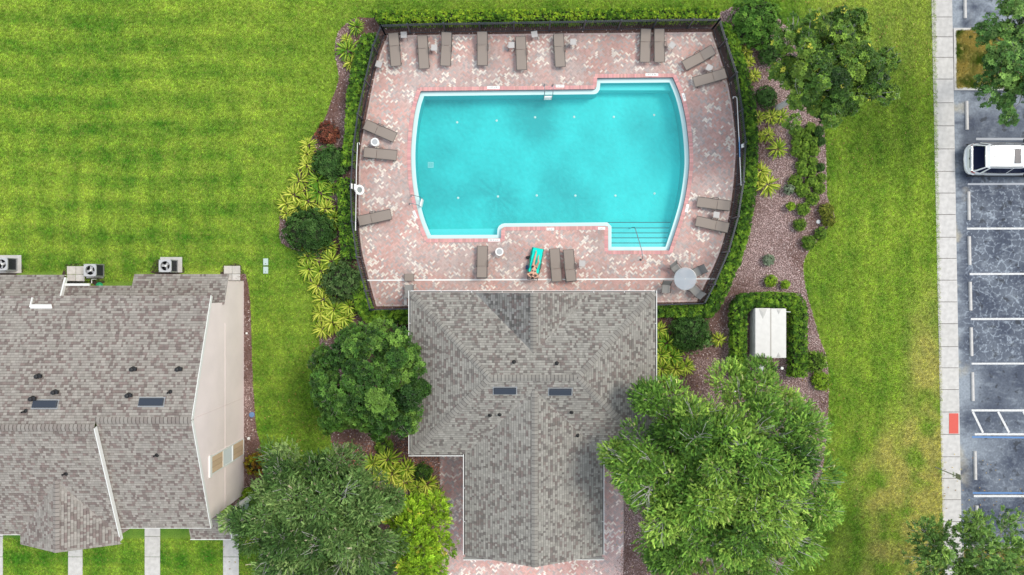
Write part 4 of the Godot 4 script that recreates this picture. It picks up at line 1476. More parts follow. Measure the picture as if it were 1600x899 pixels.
# ---------------------------------------------------------------- beds
func build_beds() -> void:
	var chips := B.new()
	chips.box(Vector3.ZERO, Vector3(0.075, 0.014, 0.034))
	var list := [["mulch_bed_ground", bed_west, 0, "brown bark mulch in the planting bed between the big lawn and the fence"], ["mulch_bed_ground", bed_east, 1, "pinkish bark mulch in the planting bed round the white cabinet"], ["mulch_bed_ground", bed_house, 2, "brown bark mulch in the strip along the cream gable wall"], ["mulch_bed_ground", bed_fence, 3, "dark bark mulch in the thin strip inside the pool fence"]]
	for q in list:
		var b := B.new()
		var pg: PackedVector2Array = q[1]
		if q[2] == 3:
			ring_sheet(b, pg, Geometry2D.offset_polygon(deck, -0.3)[0], 0.008)
		else:
			b.sheet(pg, [0.012, 0.0125, 0.014][q[2]])
		struct(q[0], b.mesh(), M.mulch_base)
		var w: Array[Transform3D] = []
		var tt := PackedColorArray()
		var r := rng_of(200 + q[2])
		var bo := bounds(pg).intersection(Rect2(-32, -18.5, 64, 37))
		var step := 0.072
		var x := bo.position.x
		while x < bo.end.x:
			var z := bo.position.y
			while z < bo.end.y:
				var p := Vector2(x + r.randf() * step, z + r.randf() * step)
				z += step
				if not inside(p, pg) or inside(p, deck):
					continue
				if q[2] != 3 and inside(p, bed_fence):
					continue
				var s := r.randf_range(0.6, 1.5)
				var bs := Basis(Vector3.UP, r.randf() * TAU) * Basis(Vector3.RIGHT, r.randf_range(-0.5, 0.5)) * Basis(Vector3.BACK, r.randf_range(-0.4, 0.4))
				w.append(Transform3D(bs.scaled_local(Vector3(s, 1, r.randf_range(0.6, 1.3))), Vector3(p.x, 0.025 + r.randf() * 0.02, p.y)))
				var px := p.x / S + 800.0
				var py := p.y / S + 449.5
				var n := noise.get_noise_2d(p.x * 2.0, p.y * 2.0)
				var pink := 0.0
				if q[2] == 1:
					pink = 0.80 + n * 0.8 - smoothstep(400, 480, py) * smoothstep(1185, 1140, px) * 0.5
				else:
					pink = 0.22 + n * 0.7
					if px > 555 and py < 560:
						pink = -0.1
				if q[2] == 3:
					pink = -0.35
				var c := mixc(Color(0.16, 0.078, 0.058), Color(0.60, 0.44, 0.42), pink + r.randf_range(-0.45, 0.45))
				if r.randf() < 0.05:
					c = Color(0.72, 0.60, 0.57)
				elif q[2] == 0 and py > 690 and r.randf() < 0.25:
					c = Color(0.55, 0.22, 0.12)
				tt.append(c * r.randf_range(0.6, 1.15))
			x += step
		tag(many("mulch", chips.mesh(), w, tt, M.mulch), q[3], "mulch", "", "stuff")


# ---------------------------------------------------------------- foliage
func leaf(b: B, base: Vector3, d: Vector3, side: Vector3, l: float, w: float, droop := 0.25, col := Color.WHITE) -> void:
	# a folded leaf of four triangles
	var nrm := d.cross(side).normalized()
	if nrm.y < 0: nrm = -nrm
	var m := base + d * l * 0.45 + nrm * l * 0.06
	var tip := base + d * l - nrm * l * droop
	var s := side * w * 0.5
	b.tri(base, m, m + s + nrm * w * 0.12, col); b.tri(base, m - s + nrm * w * 0.12, m, col)
	b.tri(m, tip, m + s + nrm * w * 0.12, col); b.tri(m, m - s + nrm * w * 0.12, tip, col)

func rand_dir(r: RandomNumberGenerator) -> Vector3:
	var y := r.randf_range(-1, 1)
	var a := r.randf() * TAU
	var q := sqrt(1 - y * y)
	return Vector3(q * cos(a), y, q * sin(a))

func spray(n: int, length: float, ll: float, lw: float, sd: int, amin := 0.5, amax := 1.15) -> ArrayMesh:
	# a twig along +z with leaves on both sides
	var b := B.new()
	var r := rng_of(sd)
	b.tube([Vector3.ZERO, Vector3(0, 0.015, length * 0.5), Vector3(0, -0.02, length * 0.95)], [0.008, 0.006, 0.003], 3, Color(0.8, 0.75, 0.7), false)
	for i in n:
		var t := 0.12 + 0.86 * float(i) / n
		var s := 1.0 if i % 2 == 0 else -1.0
		var a := r.randf_range(amin, amax)
		var d := Vector3(s * sin(a), r.randf_range(-0.15, 0.4), cos(a)).normalized()
		var side := Vector3(cos(a) * s, r.randf_range(-0.5, 0.5), -sin(a)).normalized()
		leaf(b, Vector3(0, 0.01, length * t), d, side, ll * r.randf_range(0.7, 1.2), lw * r.randf_range(0.8, 1.2), r.randf_range(0.05, 0.3), Color(1, 1, 1) * r.randf_range(0.8, 1.2))
	return b.mesh()

func rosette(n: int, ll: float, lw: float, sd: int, lift := 0.35) -> ArrayMesh:
	var b := B.new()
	var r := rng_of(sd)
	for i in n:
		var a := TAU * i * 0.381966 * 1.0 + r.randf_range(-0.25, 0.25)
		var e := lift + r.randf_range(-0.25, 0.45)
		var d := Vector3(cos(a) * cos(e), sin(e), sin(a) * cos(e))
		leaf(b, d * ll * 0.12, d, Vector3(-sin(a), 0, cos(a)), ll * r.randf_range(0.75, 1.15), lw * r.randf_range(0.85, 1.15), 0.2, Color(1, 1, 1) * r.randf_range(0.82, 1.18))
	return b.mesh()

func lumpy(rad: Vector3, sd: int, rough := 0.18) -> ArrayMesh:
	# the twiggy inside of a shrub: an uneven rounded mass
	var b := B.new()
	var f := FastNoiseLite.new()
	f.seed = sd
	f.frequency = 0.9
	var rows := 8
	var colu := 14
	var pt := func(i: int, j: int) -> Vector3:
		var a := PI * i / rows
		var c := TAU * (j % colu) / colu
		var d := Vector3(sin(a) * cos(c), cos(a), sin(a) * sin(c))
		return d * rad * (1.0 + rough * f.get_noise_3dv(d * 2.2) * 2.0)
	for i in rows:
		for j in colu:
			b.quad(pt.call(i, j), pt.call(i, j + 1), pt.call(i + 1, j + 1), pt.call(i + 1, j))
	return b.mesh()

func leafy(called: String, parent: Node, mesh: Mesh, clumps: Array, per: int, size: float, pal: Array, m: Material, r: RandomNumberGenerator, mode: int, cen: Vector3, low := -0.35) -> void:
	# clumps: [centre, radius, tone]; mode 0: sprays point outward, 1: rosettes face outward
	var w: Array[Transform3D] = []
	var tt := PackedColorArray()
	for c in clumps:
		var n := int(per * (0.5 + 0.9 * r.randf()) * (0.25 if r.randf() < 0.14 and Vector2(c[0].x - cen.x, c[0].z - cen.z).length() > 1.8 else 1.0))
		var lean := rand_dir(r) * Vector3(1, 0.4, 1)
		var lit := r.randf_range(0.88, 1.14)
		for i in n:
			var d := rand_dir(r)
			if d.y < low:
				d.y = -d.y * 0.6
				d = d.normalized()
			var at: Vector3 = c[0] + d * c[1] * Vector3(1, 0.75, 1) * r.randf_range(0.45, 1.0)
			var out: Vector3 = (d + (at - cen).normalized() * 0.7 + Vector3(0, 0.25, 0)).normalized()
			var sc := size * r.randf_range(0.7, 1.3)
			var bs: Basis
			if mode == 0:
				out = (out * Vector3(1, 0.55, 1) + lean * 0.28 + rand_dir(r) * 0.55).normalized()
				bs = Basis.looking_at(-out, Vector3.UP if absf(out.y) < 0.95 else Vector3.RIGHT) * Basis(Vector3.BACK, r.randf_range(-0.7, 0.7))
			else:
				out = (out + Vector3(0, 0.4, 0) + rand_dir(r) * 0.4).normalized()
				var s := out.cross(rand_dir(r)).normalized()
				bs = Basis(s, out, s.cross(out))
			w.append(Transform3D(bs.scaled(Vector3(sc, sc, sc)), at))
			var t: float = c[2] + r.randf_range(-0.28, 0.28)
			var col := mixc(pal[0], pal[1], t * 2.0) if t < 0.5 else mixc(pal[1], pal[2], t * 2.0 - 1.0)
			if pal.size() > 3 and r.randf() < 0.012:
				col = pal[3]
			tt.append(col * r.randf_range(0.5, 1.6) * lit)
	many(called, mesh, w, tt, m, parent)

func hedge(label: String, outer: Array, inner: Array, h: float, sd: int, pal: Array, closed := false) -> void:
	# a clipped hedge between two edges given at its top
	var t := thing("hedge", label, "hedge", Vector3.ZERO, 0.0, "clipped hedges around the pool")
	var a := poly(outer, h)
	var z := poly(inner, h)
	var r := rng_of(sd)
	var ros := rosette(7, 0.07, 0.042, sd, 0.5)
	var w: Array[Transform3D] = []
	var tt := PackedColorArray()
	var core := B.new()
	for i in a.size() - 1:
		var p0 := a[i]
		var p1 := a[i + 1]
		var q0 := z[i]
		var q1 := z[i + 1]
		# twiggy core, a hand's breadth inside the leaves
		var s0 := p0.lerp(q0, 0.14)
		var s1 := p1.lerp(q1, 0.14)
		var e0 := p0.lerp(q0, 0.86)
		var e1 := p1.lerp(q1, 0.86)
		var y := h - 0.13
		core.quad(Vector3(s0.x, y, s0.y), Vector3(s1.x, y, s1.y), Vector3(e1.x, y, e1.y), Vector3(e0.x, y, e0.y))
		core.quad(Vector3(s0.x, y, s0.y), Vector3(s0.x, 0, s0.y), Vector3(s1.x, 0, s1.y), Vector3(s1.x, y, s1.y))
		core.quad(Vector3(e1.x, y, e1.y), Vector3(e1.x, 0, e1.y), Vector3(e0.x, 0, e0.y), Vector3(e0.x, y, e0.y))
		if i == 0:
			core.quad(Vector3(s0.x, y, s0.y), Vector3(e0.x, y, e0.y), Vector3(e0.x, 0, e0.y), Vector3(s0.x, 0, s0.y))
		if i == a.size() - 2:
			core.quad(Vector3(e1.x, y, e1.y), Vector3(s1.x, y, s1.y), Vector3(s1.x, 0, s1.y), Vector3(e1.x, 0, e1.y))
		var len_ := (p1 - p0).length()
		var wid := p0.distance_to(q0)
		for k in int(len_ * (wid * 150 + h * 110) * 1.5):
			var u := r.randf()
			var pa := p0.lerp(p1, u)
			var qa := q0.lerp(q1, u)
			var on_top := r.randf() < wid * 150 / (wid * 150 + h * 110)
			var v := r.randf() if on_top else (0.0 if r.randf() < 0.5 else 1.0) + r.randf_range(-0.02, 0.08)
			var yy := h if on_top else r.randf() * h
			var g := pa.lerp(qa, clampf(v, -0.04, 1.04))
			var bump := fine.get_noise_2d(g.x * 2.2, g.y * 2.2) * 0.13
			var n3 := Vector3(0, 1, 0)
			if not on_top:
				var sd2 := (pa - qa).normalized() * (1.0 if v < 0.5 else -1.0)
				n3 = Vector3(sd2.x, 0.5, sd2.y).normalized()
			n3 = (n3 + rand_dir(r) * 0.55).normalized()
			var s := n3.cross(rand_dir(r)).normalized()
			var sc := r.randf_range(0.8, 1.35)
			w.append(Transform3D(Basis(s, n3, s.cross(n3)).scaled(Vector3(sc, sc, sc)), Vector3(g.x, yy + bump * (1.0 if on_top else 0.0) - 0.03, g.y)))
			var tone := 0.5 + fine.get_noise_2d(g.x * 2.2 + 7, g.y * 2.2) * 0.6 + noise.get_noise_2d(g.x * 2, g.y * 2) * 0.4 + r.randf_range(-0.3, 0.3)
			var col := mixc(pal[0], pal[1], tone * 2.0) if tone < 0.5 else mixc(pal[1], pal[2], tone * 2.0 - 1.0)
			tt.append(col * r.randf_range(0.55, 1.45))
	put("branches", core.mesh(), mat("hedge_core", 0.022, 0.028, 0.012, 0.95), t)
	many("foliage", ros, w, tt, M.leaf, t)

func build_hedges() -> void:
	var pal := [Color(0.03, 0.085, 0.010), Color(0.085, 0.20, 0.016), Color(0.22, 0.38, 0.03)]
	var lime := [Color(0.05, 0.13, 0.010), Color(0.155, 0.30, 0.018), Color(0.34, 0.48, 0.03)]
	hedge("long clipped hedge along the top of the pool fence", [578, 17, 640, 16, 700, 16, 760, 15, 820, 15, 880, 14.5, 940, 14, 1000, 13.5, 1060, 13, 1126, 13], [590, 34, 640, 33, 700, 32.5, 760, 32, 820, 31.5, 880, 30.5, 940, 29.5, 1000, 28.5, 1060, 28, 1124, 28], 1.0, 301, lime)
	hedge("clipped hedge curving beside the fence past the red shrub, up to the round dark shrub", [565, 52, 550, 100, 541, 150, 538.5, 213, 531, 260], [588, 52, 571.5, 100, 560, 150, 554.5, 205, 549, 260], 1.0, 302, pal)
	hedge("short clipped hedge behind the fence where the life ring hangs", [526, 278, 527, 300, 529.5, 350, 533, 405], [546.5, 278, 546, 300, 549, 350, 556, 405], 0.9, 303, pal)
	hedge("clipped hedge bending round the fence corner to the clubhouse wall", [548, 444, 552, 470, 560, 492, 572, 504, 605, 507, 642, 505], [565, 440, 570, 460, 577, 478, 582, 487.5, 605, 487, 642, 486], 0.75, 304, pal)
	hedge("long clipped hedge curving down behind the fence with the rescue hook", [1141, 38, 1155, 66, 1166, 100, 1181, 157, 1184, 210, 1185, 240, 1181, 309, 1171, 364, 1156, 414, 1142, 446, 1126, 480, 1112, 496, 1080, 496, 1026, 495], [1127.5, 33, 1137, 62, 1153, 110, 1163, 165, 1168, 210, 1168.5, 240, 1164.5, 290, 1156.5, 340, 1141.5, 396, 1128, 428, 1110, 468, 1102, 478.5, 1075, 479, 1026, 480.5], 0.8, 305, pal)
	hedge("square clipped hedge wrapped round the white metal cabinet", [1146, 590, 1146, 540, 1145, 478, 1160, 460, 1204, 457, 1250, 459.5, 1262, 478, 1262, 540, 1262, 590], [1166.5, 590, 1166.5, 540, 1167, 490, 1176, 480, 1204, 478.5, 1236, 480, 1240, 490, 1240, 540, 1240, 590], 0.95, 306, pal)


func shrub(called: String, label: String, at: Vector3, rad: Vector3, sd: int, pal: Array, group: String, size := 1.0, cat := "shrub", stretch := 1.0) -> void:
	var t := thing(called, label, cat, at, 0.0, group)
	var r := rng_of(sd)
	var core := put("branches", lumpy(rad * 0.8, sd), M.hedge_core, t)
	core.position.y = rad.y * 0.85
	var st := B.new()
	st.tube([Vector3.ZERO, Vector3(0.02, rad.y * 0.8, 0)], [0.05, 0.03], 6)
	put("stem", st.mesh(), M.bark, t)
	var ros := rosette(7, 0.11 * size, 0.045 * size, sd, 0.55)
	var w: Array[Transform3D] = []
	var tt := PackedColorArray()
	var f := FastNoiseLite.new()
	f.seed = sd
	f.frequency = 1.3 / maxf(rad.x, 0.4)
	var count := int((rad.x * rad.z * 4.0 + rad.y * rad.x * 6.0) * 75.0 / (size * size))
	for i in count:
		var d := rand_dir(r)
		if d.y < -0.3: d.y = -d.y
		d = d.normalized()
		var n := f.get_noise_3dv(d * rad * 1.7)
		var at2 := d * rad * (0.96 + n * 0.32) * r.randf_range(0.82, 1.06) + Vector3(0, rad.y * 0.85, 0)
		var o := (d + Vector3(0, 0.45, 0) + rand_dir(r) * 0.5).normalized()
		var s := o.cross(rand_dir(r)).normalized()
		var sc := r.randf_range(0.75, 1.4)
		w.append(Transform3D(Basis(s, o, s.cross(o)).scaled(Vector3(sc, sc, sc)), at2))
		var tone := 0.5 + n * 0.7 + r.randf_range(-0.32, 0.32)
		var col := mixc(pal[0], pal[1], tone * 2.0) if tone < 0.5 else mixc(pal[1], pal[2], tone * 2.0 - 1.0)
		tt.append(col * r.randf_range(0.6, 1.4))
	many("foliage", ros, w, tt, M.leaf, t)

func ginger_mesh(sd: int, green: float) -> ArrayMesh:
	# arching strap leaves, yellow with green stripes
	var b := B.new()
	var r := rng_of(sd)
	for i in 46:
		var a := TAU * i * 0.381966 + r.randf_range(-0.3, 0.3)
		var ring := sqrt((i + 0.5) / 46.0)
		var base := Vector3(cos(a), 0, sin(a)) * ring * 0.22
		var l := r.randf_range(0.28, 0.56)
		var e0 := lerpf(1.25, 0.62, ring) + r.randf_range(-0.2, 0.2)
		var h := r.randf_range(0.15, 0.4) * (1.25 - ring)
		var d := Vector3(cos(a), 0, sin(a))
		var s := Vector3(-sin(a), 0, cos(a))
		var p := base + Vector3(0, h, 0)
		var yel := r.randf()
		var col := mixc(mixc(Color(0.48, 0.56, 0.05), Color(0.20, 0.38, 0.03), green), Color(0.075, 0.20, 0.014), 0.2 + 0.9 * yel * (0.55 + green * 0.7))
		var edge := mixc(Color(0.68, 0.68, 0.13), Color(0.34, 0.50, 0.05), green * 1.1)
		for k in 4:
			var e := e0 - k * 0.42
			var q := p + (d * cos(e) + Vector3.UP * sin(e)) * l / 4.0
			var w0: float = [0.02, 0.034, 0.033, 0.02][k]
			var w1: float = [0.034, 0.033, 0.02, 0.002][k]
			var lift := Vector3(0, 0.014, 0)
			b.quad(p, q, q + s * w1 + lift, p + s * w0 + lift, edge if yel < 0.55 else col)
			b.quad(p - s * w0 + lift, q - s * w1 + lift, q, p, col)
			p = q
	return b.mesh()

func build_shrubs() -> void:
	var dark := [Color(0.016, 0.048, 0.010), Color(0.04, 0.105, 0.018), Color(0.09, 0.18, 0.04)]
	var mid := [Color(0.05, 0.12, 0.014), Color(0.135, 0.25, 0.026), Color(0.27, 0.42, 0.05)]
	var lime := [Color(0.09, 0.18, 0.014), Color(0.20, 0.35, 0.02), Color(0.36, 0.50, 0.04)]
	var red := [Color(0.06, 0.022, 0.014), Color(0.19, 0.055, 0.035), Color(0.33, 0.12, 0.06)]
	var grey := [Color(0.10, 0.14, 0.08), Color(0.20, 0.26, 0.16), Color(0.32, 0.38, 0.26)]
	var croton := [Color(0.15, 0.03, 0.012), Color(0.26, 0.16, 0.012), Color(0.22, 0.34, 0.02)]
	var big := [
		["round_shrub", "rounded dark green shrub against the hedge just above the life ring", 513, 253, 28, 0.95, dark], ["round_shrub", "broad dark green shrub spreading onto the big lawn", 479, 361, 43, 1.05, dark],
		["round_shrub", "rounded grey-green shrub at the fence between the two clumps of yellow ginger", 533, 441, 32, 1.0, [Color(0.03, 0.07, 0.018), Color(0.06, 0.125, 0.03), Color(0.14, 0.22, 0.07)]],
		["round_shrub", "rounded dark green shrub between the clubhouse wall and the cabinet hedge", 1082, 520, 32, 0.95, dark],
		["ball_shrub", "large clipped ball of bright green leaves at the top fence corner", 1187, 28, 41, 1.4, [Color(0.03, 0.09, 0.012), Color(0.08, 0.20, 0.024), Color(0.19, 0.36, 0.045)]],
		["copper_shrub", "low copper red shrub beside the hedge, above the dark shrub", 511, 207, 18, 0.45, red], ["croton_shrub", "red and yellow leaved shrub at the townhouse wall beside the mulch strip", 397, 727, 17, 0.6, croton],
		["croton_shrub", "yellow green shrub under the oak by the townhouse corner", 390, 780, 16, 0.5, lime],
		["bed_shrub", "dark loose shrub on the pink bark outside the cabinet hedge's low corner", 1277, 566, 17, 0.5, mid], ["bed_shrub", "lime green shrub in the bed edge just below the cabinet hedge", 1285, 596, 14, 0.45, lime],
		["bed_shrub", "small dark shrub in the corner under the clubhouse eave behind the hedge", 627, 522, 13, 0.45, dark], ["bed_shrub", "low dark shrub beside the brick path under the clubhouse eave", 660, 740, 14, 0.5, [Color(0.02, 0.05, 0.012), Color(0.04, 0.10, 0.015), Color(0.08, 0.16, 0.02)]],
		["bed_shrub", "small green shrub on red bark below the glossy tree", 600, 700, 14, 0.4, mid],
		["bed_shrub", "dark shrub filling the bed beneath the big top tree, by the fence", 1200, 150, 17, 0.6, dark], ["bed_shrub", "dark shrub on the bark between the top tree and the clipped ball", 1207, 78, 20, 0.7, dark],
	]
	for i in big.size():
		var q: Array = big[i]
		var rad: float = q[4] * S * 0.97
		var p := P(q[2], q[3], q[5])
		var rz := 0.84 if i == 1 else 1.0
		shrub(q[0], q[1], Vector3(p.x, 0, p.z), Vector3(rad, q[5] * 0.62, rad * rz), 400 + i, q[6], "", 1.25 if i < 5 else 1.0)
	# a colony of small rounded shrubs in the pink bark
	var sm := [525, 130, 40, 600, 108, 32, 575, 160, 30, 522, 188, 31, 612, 185, 29, 566, 212, 30, 520, 237, 32, 622, 240, 32, 562, 266, 30, 612, 297, 28, 548, 316, 30, 606, 345, 30, 560, 352, 32, 517, 405, 40, 556, 457, 42, 606, 402, 34, 650, 445, 36, 662, 388, 28, 612, 507, 38, 560, 565, 38, 490, 548, 24, 540, 652, 38, 590, 752, 42, 658, 700, 36, 690, 572, 46, 702, 626, 40, 366, 850, 34, 645, 130, 34, 655, 182, 30, 655, 330, 26]
	var rows: Array = []
	for i in range(0, sm.size(), 3):
		rows.append([1100 + sm[i] / 3.596, 170 + sm[i + 1] / 3.596, sm[i + 2] / 3.596, i / 3])
	rows.append([1204.7, 439, 10, 40])
	rows.append([1227.5, 444.5, 7, 41])
	rows.append([1233, 296, 8.5, 42])
	rows.sort_custom(func(a, b): return a[1] < b[1])
	for k in rows.size():
		var q: Array = rows[k]
		var pal: Array = mid
		var word := "small round green"
		if q[3] in [20, 40, 41]: pal = lime; word = "small lime green"
		elif q[3] in [21, 22, 23]: pal = [Color(0.05, 0.11, 0.014), Color(0.10, 0.20, 0.02), Color(0.18, 0.28, 0.03)]; word = "small fresh green"
		elif q[3] in [24, 25]: pal = [Color(0.07, 0.09, 0.014), Color(0.16, 0.20, 0.02), Color(0.30, 0.30, 0.05)]; word = "yellow and reddish green"
		elif q[3] in [26, 42]: pal = grey; word = "small grey-green"
		elif q[3] in [27, 28, 29]: pal = dark; word = "small dark green"
		var rad: float = q[2] * S * 0.9
		var p := P(q[0], q[1], 0.35)
		shrub("low_shrub", "%s shrub, %s down the pink bark bed from the tree" % [word, ORD[k]], Vector3(p.x, 0, p.z), Vector3(rad, 0.30, rad), 500 + k, pal, "small shrubs in the pink bark bed", 0.62)
	# clumps of variegated ginger
	var proto: Array = []
	var kinds := [ginger_mesh(601, 0.0), ginger_mesh(602, 0.35), ginger_mesh(603, 0.75), ginger_mesh(604, 0.15)]
	var sb := B.new()
	for i in 7:
		var a := i * 2.4
		sb.tube([Vector3(cos(a), 0, sin(a)) * 0.1, Vector3(cos(a), 0, sin(a)) * 0.13 + Vector3(0, 0.3, 0)], [0.016, 0.01], 5, Color(0.16, 0.22, 0.05))
	var stalks := sb.mesh()
	var beds := [
		["ginger in the narrow bed at the fence corner", [555, 40, 12, 2, 542, 77, 17, 2, 548, 98, 12, 0, 540, 60, 9, 0]],
		["ginger between big lawn and life ring hedge", [480, 226, 13, 0, 478, 240, 11, 0, 479, 257, 14, 0, 467, 281, 15, 3, 496, 282, 17, 2, 499, 300, 18, 2, 519, 292, 11, 2, 458, 304, 17, 0, 447, 318, 15, 0, 480, 314, 16, 3, 508, 326, 15, 0, 521, 341, 14, 1, 446, 333, 11, 0, 463, 325, 14, 0, 512, 355, 12, 1]],
		["ginger between broad dark shrub and glossy tree", [511, 384, 15, 1, 480, 400, 15, 1, 482, 421, 16, 1, 496, 447, 15, 0, 517, 408, 17, 1, 500, 424, 15, 1, 504, 468, 15, 0, 521, 484, 20, 1, 545, 479, 15, 1, 500, 490, 14, 0, 519, 503, 20, 0, 503, 515, 15, 0, 536, 497, 16, 1]],
		["ginger between feathery oak and clubhouse brick path", [582, 726, 15, 1, 605, 719, 18, 1, 613, 742, 19, 0, 635, 735, 16, 1, 631, 754, 16, 0, 667, 758, 16, 0, 680, 777, 14, 1, 652, 763, 13, 1, 672, 795, 14, 0, 594, 743, 15, 1, 645, 785, 15, 1]],
		["ginger at the clubhouse wall above the largest oak", [1031, 516, 12, 1, 1044, 536, 16, 2, 1034, 556, 15, 1, 1050, 558, 16, 2, 1035, 577, 14, 1, 1057, 577, 15, 0, 1048, 595, 14, 1, 1125, 531, 11, 0, 1073, 573, 13, 1, 1060, 545, 13, 2]],
		["ginger on the pink bark by the spreading tree", [1187, 182, 10, 0, 1207, 181, 12, 0, 1222, 182, 12, 1, 1189, 212, 9, 0, 1202, 209, 11, 0, 1217, 232, 14, 1, 1190, 267, 14, 0, 1201, 288, 17, 0, 1187, 284, 11, 0, 1167, 79, 10, 0, 1173, 94, 9, 0, 1181, 116, 10, 0]],
	]
	var r := rng_of(610)
	for bd in beds:
		var rows2: Array = []
		for i in range(0, bd[1].size(), 4):
			rows2.append([bd[1][i], bd[1][i + 1], bd[1][i + 2], bd[1][i + 3]])
		rows2.sort_custom(func(a, b): return a[1] < b[1])
		for k in rows2.size():
			var q: Array = rows2[k]
			var p := P(q[0], q[1], 0.45)
			var o := thing("ginger_plant", "%s clump down of striped %s" % [ORD[k], bd[0]], "plant", Vector3(p.x, 0, p.z), r.randf() * TAU, "clumps of yellow striped ginger")
			var sc: float = q[2] * S / 0.46
			o.scale = Vector3(sc, clampf(sc, 0.8, 1.2), sc)
			put("leaves", kinds[q[3]], M.leaf, o).set_meta("kind", "stuff")
			put("stalks", stalks, M.leaf, o)


# ---------------------------------------------------------------- trees
func tree(called: String, label: String, cat: String, foot: Vector3, cen: Vector3, rad: Vector3, sd: int, n_clumps: int, per: int, leafmesh: Mesh, size: float, pal: Array, leaf_m: Material, bark: Material, mode: int, trunk_r: float, clump := Vector2(0.2, 0.3), spread := Vector2(0.55, 1.0), low := -0.35) -> void:
	var t := thing(called, label, cat, foot)
	var r := rng_of(sd)
	var f := FastNoiseLite.new()
	f.seed = sd
	f.frequency = 0.8
	cen -= foot
	var clumps: Array = []
	for i in n_clumps:
		# spread over the upper side and the rim of the crown, uneven outline
		var y := 1.0 - 1.25 * (i + 0.5) / n_clumps
		var a := i * 2.399963 + r.randf_range(-0.35, 0.35)
		var q := sqrt(maxf(0.0, 1.0 - y * y))
		var d := Vector3(q * cos(a), y, q * sin(a))
		var k := r.randf_range(spread.x, spread.y) * (1.0 + 0.42 * f.get_noise_2d(cos(a) * 1.4, sin(a) * 1.4))
		var at := cen + d * rad * k
		var tone := clampf(0.5 + 0.75 * f.get_noise_3dv(at * 0.9) + r.randf_range(-0.2, 0.2), 0.0, 1.0)
		clumps.append([at, maxf(rad.x, rad.z) * r.randf_range(clump.x, clump.y), tone])
	# trunk
	var fork := Vector3(cen.x * 0.35, cen.y * 0.42, cen.z * 0.35)
	var tb := B.new()
	tb.tube([Vector3(0, -0.1, 0), Vector3(0, 0.25, 0), fork * 0.5 + Vector3(0.03, 0, 0.02), fork], [trunk_r * 1.5, trunk_r * 1.08, trunk_r * 0.92, trunk_r * 0.8], 10)
	put("trunk", tb.mesh(), bark, t)
	# limbs: each carries the clumps that lie in its sector
	var n_limb := 7
	for l in n_limb:
		var la := TAU * l / n_limb + r.randf_range(-0.2, 0.2)
		var lb := B.new()
		var out := cen + Vector3(cos(la), r.randf_range(-0.05, 0.35), sin(la)) * rad * 0.5
		var m0 := fork.lerp(out, 0.5) + Vector3(0, rad.y * 0.05, 0) + rand_dir(r) * 0.2
		lb.tube([fork, m0, out], [trunk_r * 0.55, trunk_r * 0.36, trunk_r * 0.2], 7)
		for c in clumps:
			var d: Vector3 = c[0] - cen
			var ang := atan2(d.z, d.x)
			if absf(wrapf(ang - la, -PI, PI)) > PI / n_limb:
				continue
			var start := m0.lerp(out, r.randf_range(0.1, 0.95))
			var e: Vector3 = c[0]
			var bend := start.lerp(e, 0.5) + rand_dir(r) * 0.25
			lb.tube([start, bend, e], [trunk_r * 0.22, trunk_r * 0.15, trunk_r * 0.08], 5, Color.WHITE, false)
			for k in 6:
				var along: Vector3 = (e - start).normalized()
				var e2: Vector3 = e + (rand_dir(r) * Vector3(1, 0.6, 1) * 0.8 + along * 0.5 + Vector3(0, 0.3, 0)) * c[1] * 0.9
				var b0 := bend.lerp(e, r.randf_range(0.0, 0.9))
				lb.tube([b0, b0.lerp(e2, 0.55) + rand_dir(r) * c[1] * 0.16, e2], [trunk_r * 0.085, trunk_r * 0.05, trunk_r * 0.025], 4, Color.WHITE, false)
		put("limb", lb.mesh(), bark, t)
	leafy("crown", t, leafmesh, clumps, per, size, pal, leaf_m, r, mode, cen - Vector3(0, rad.y * 0.6, 0), low)

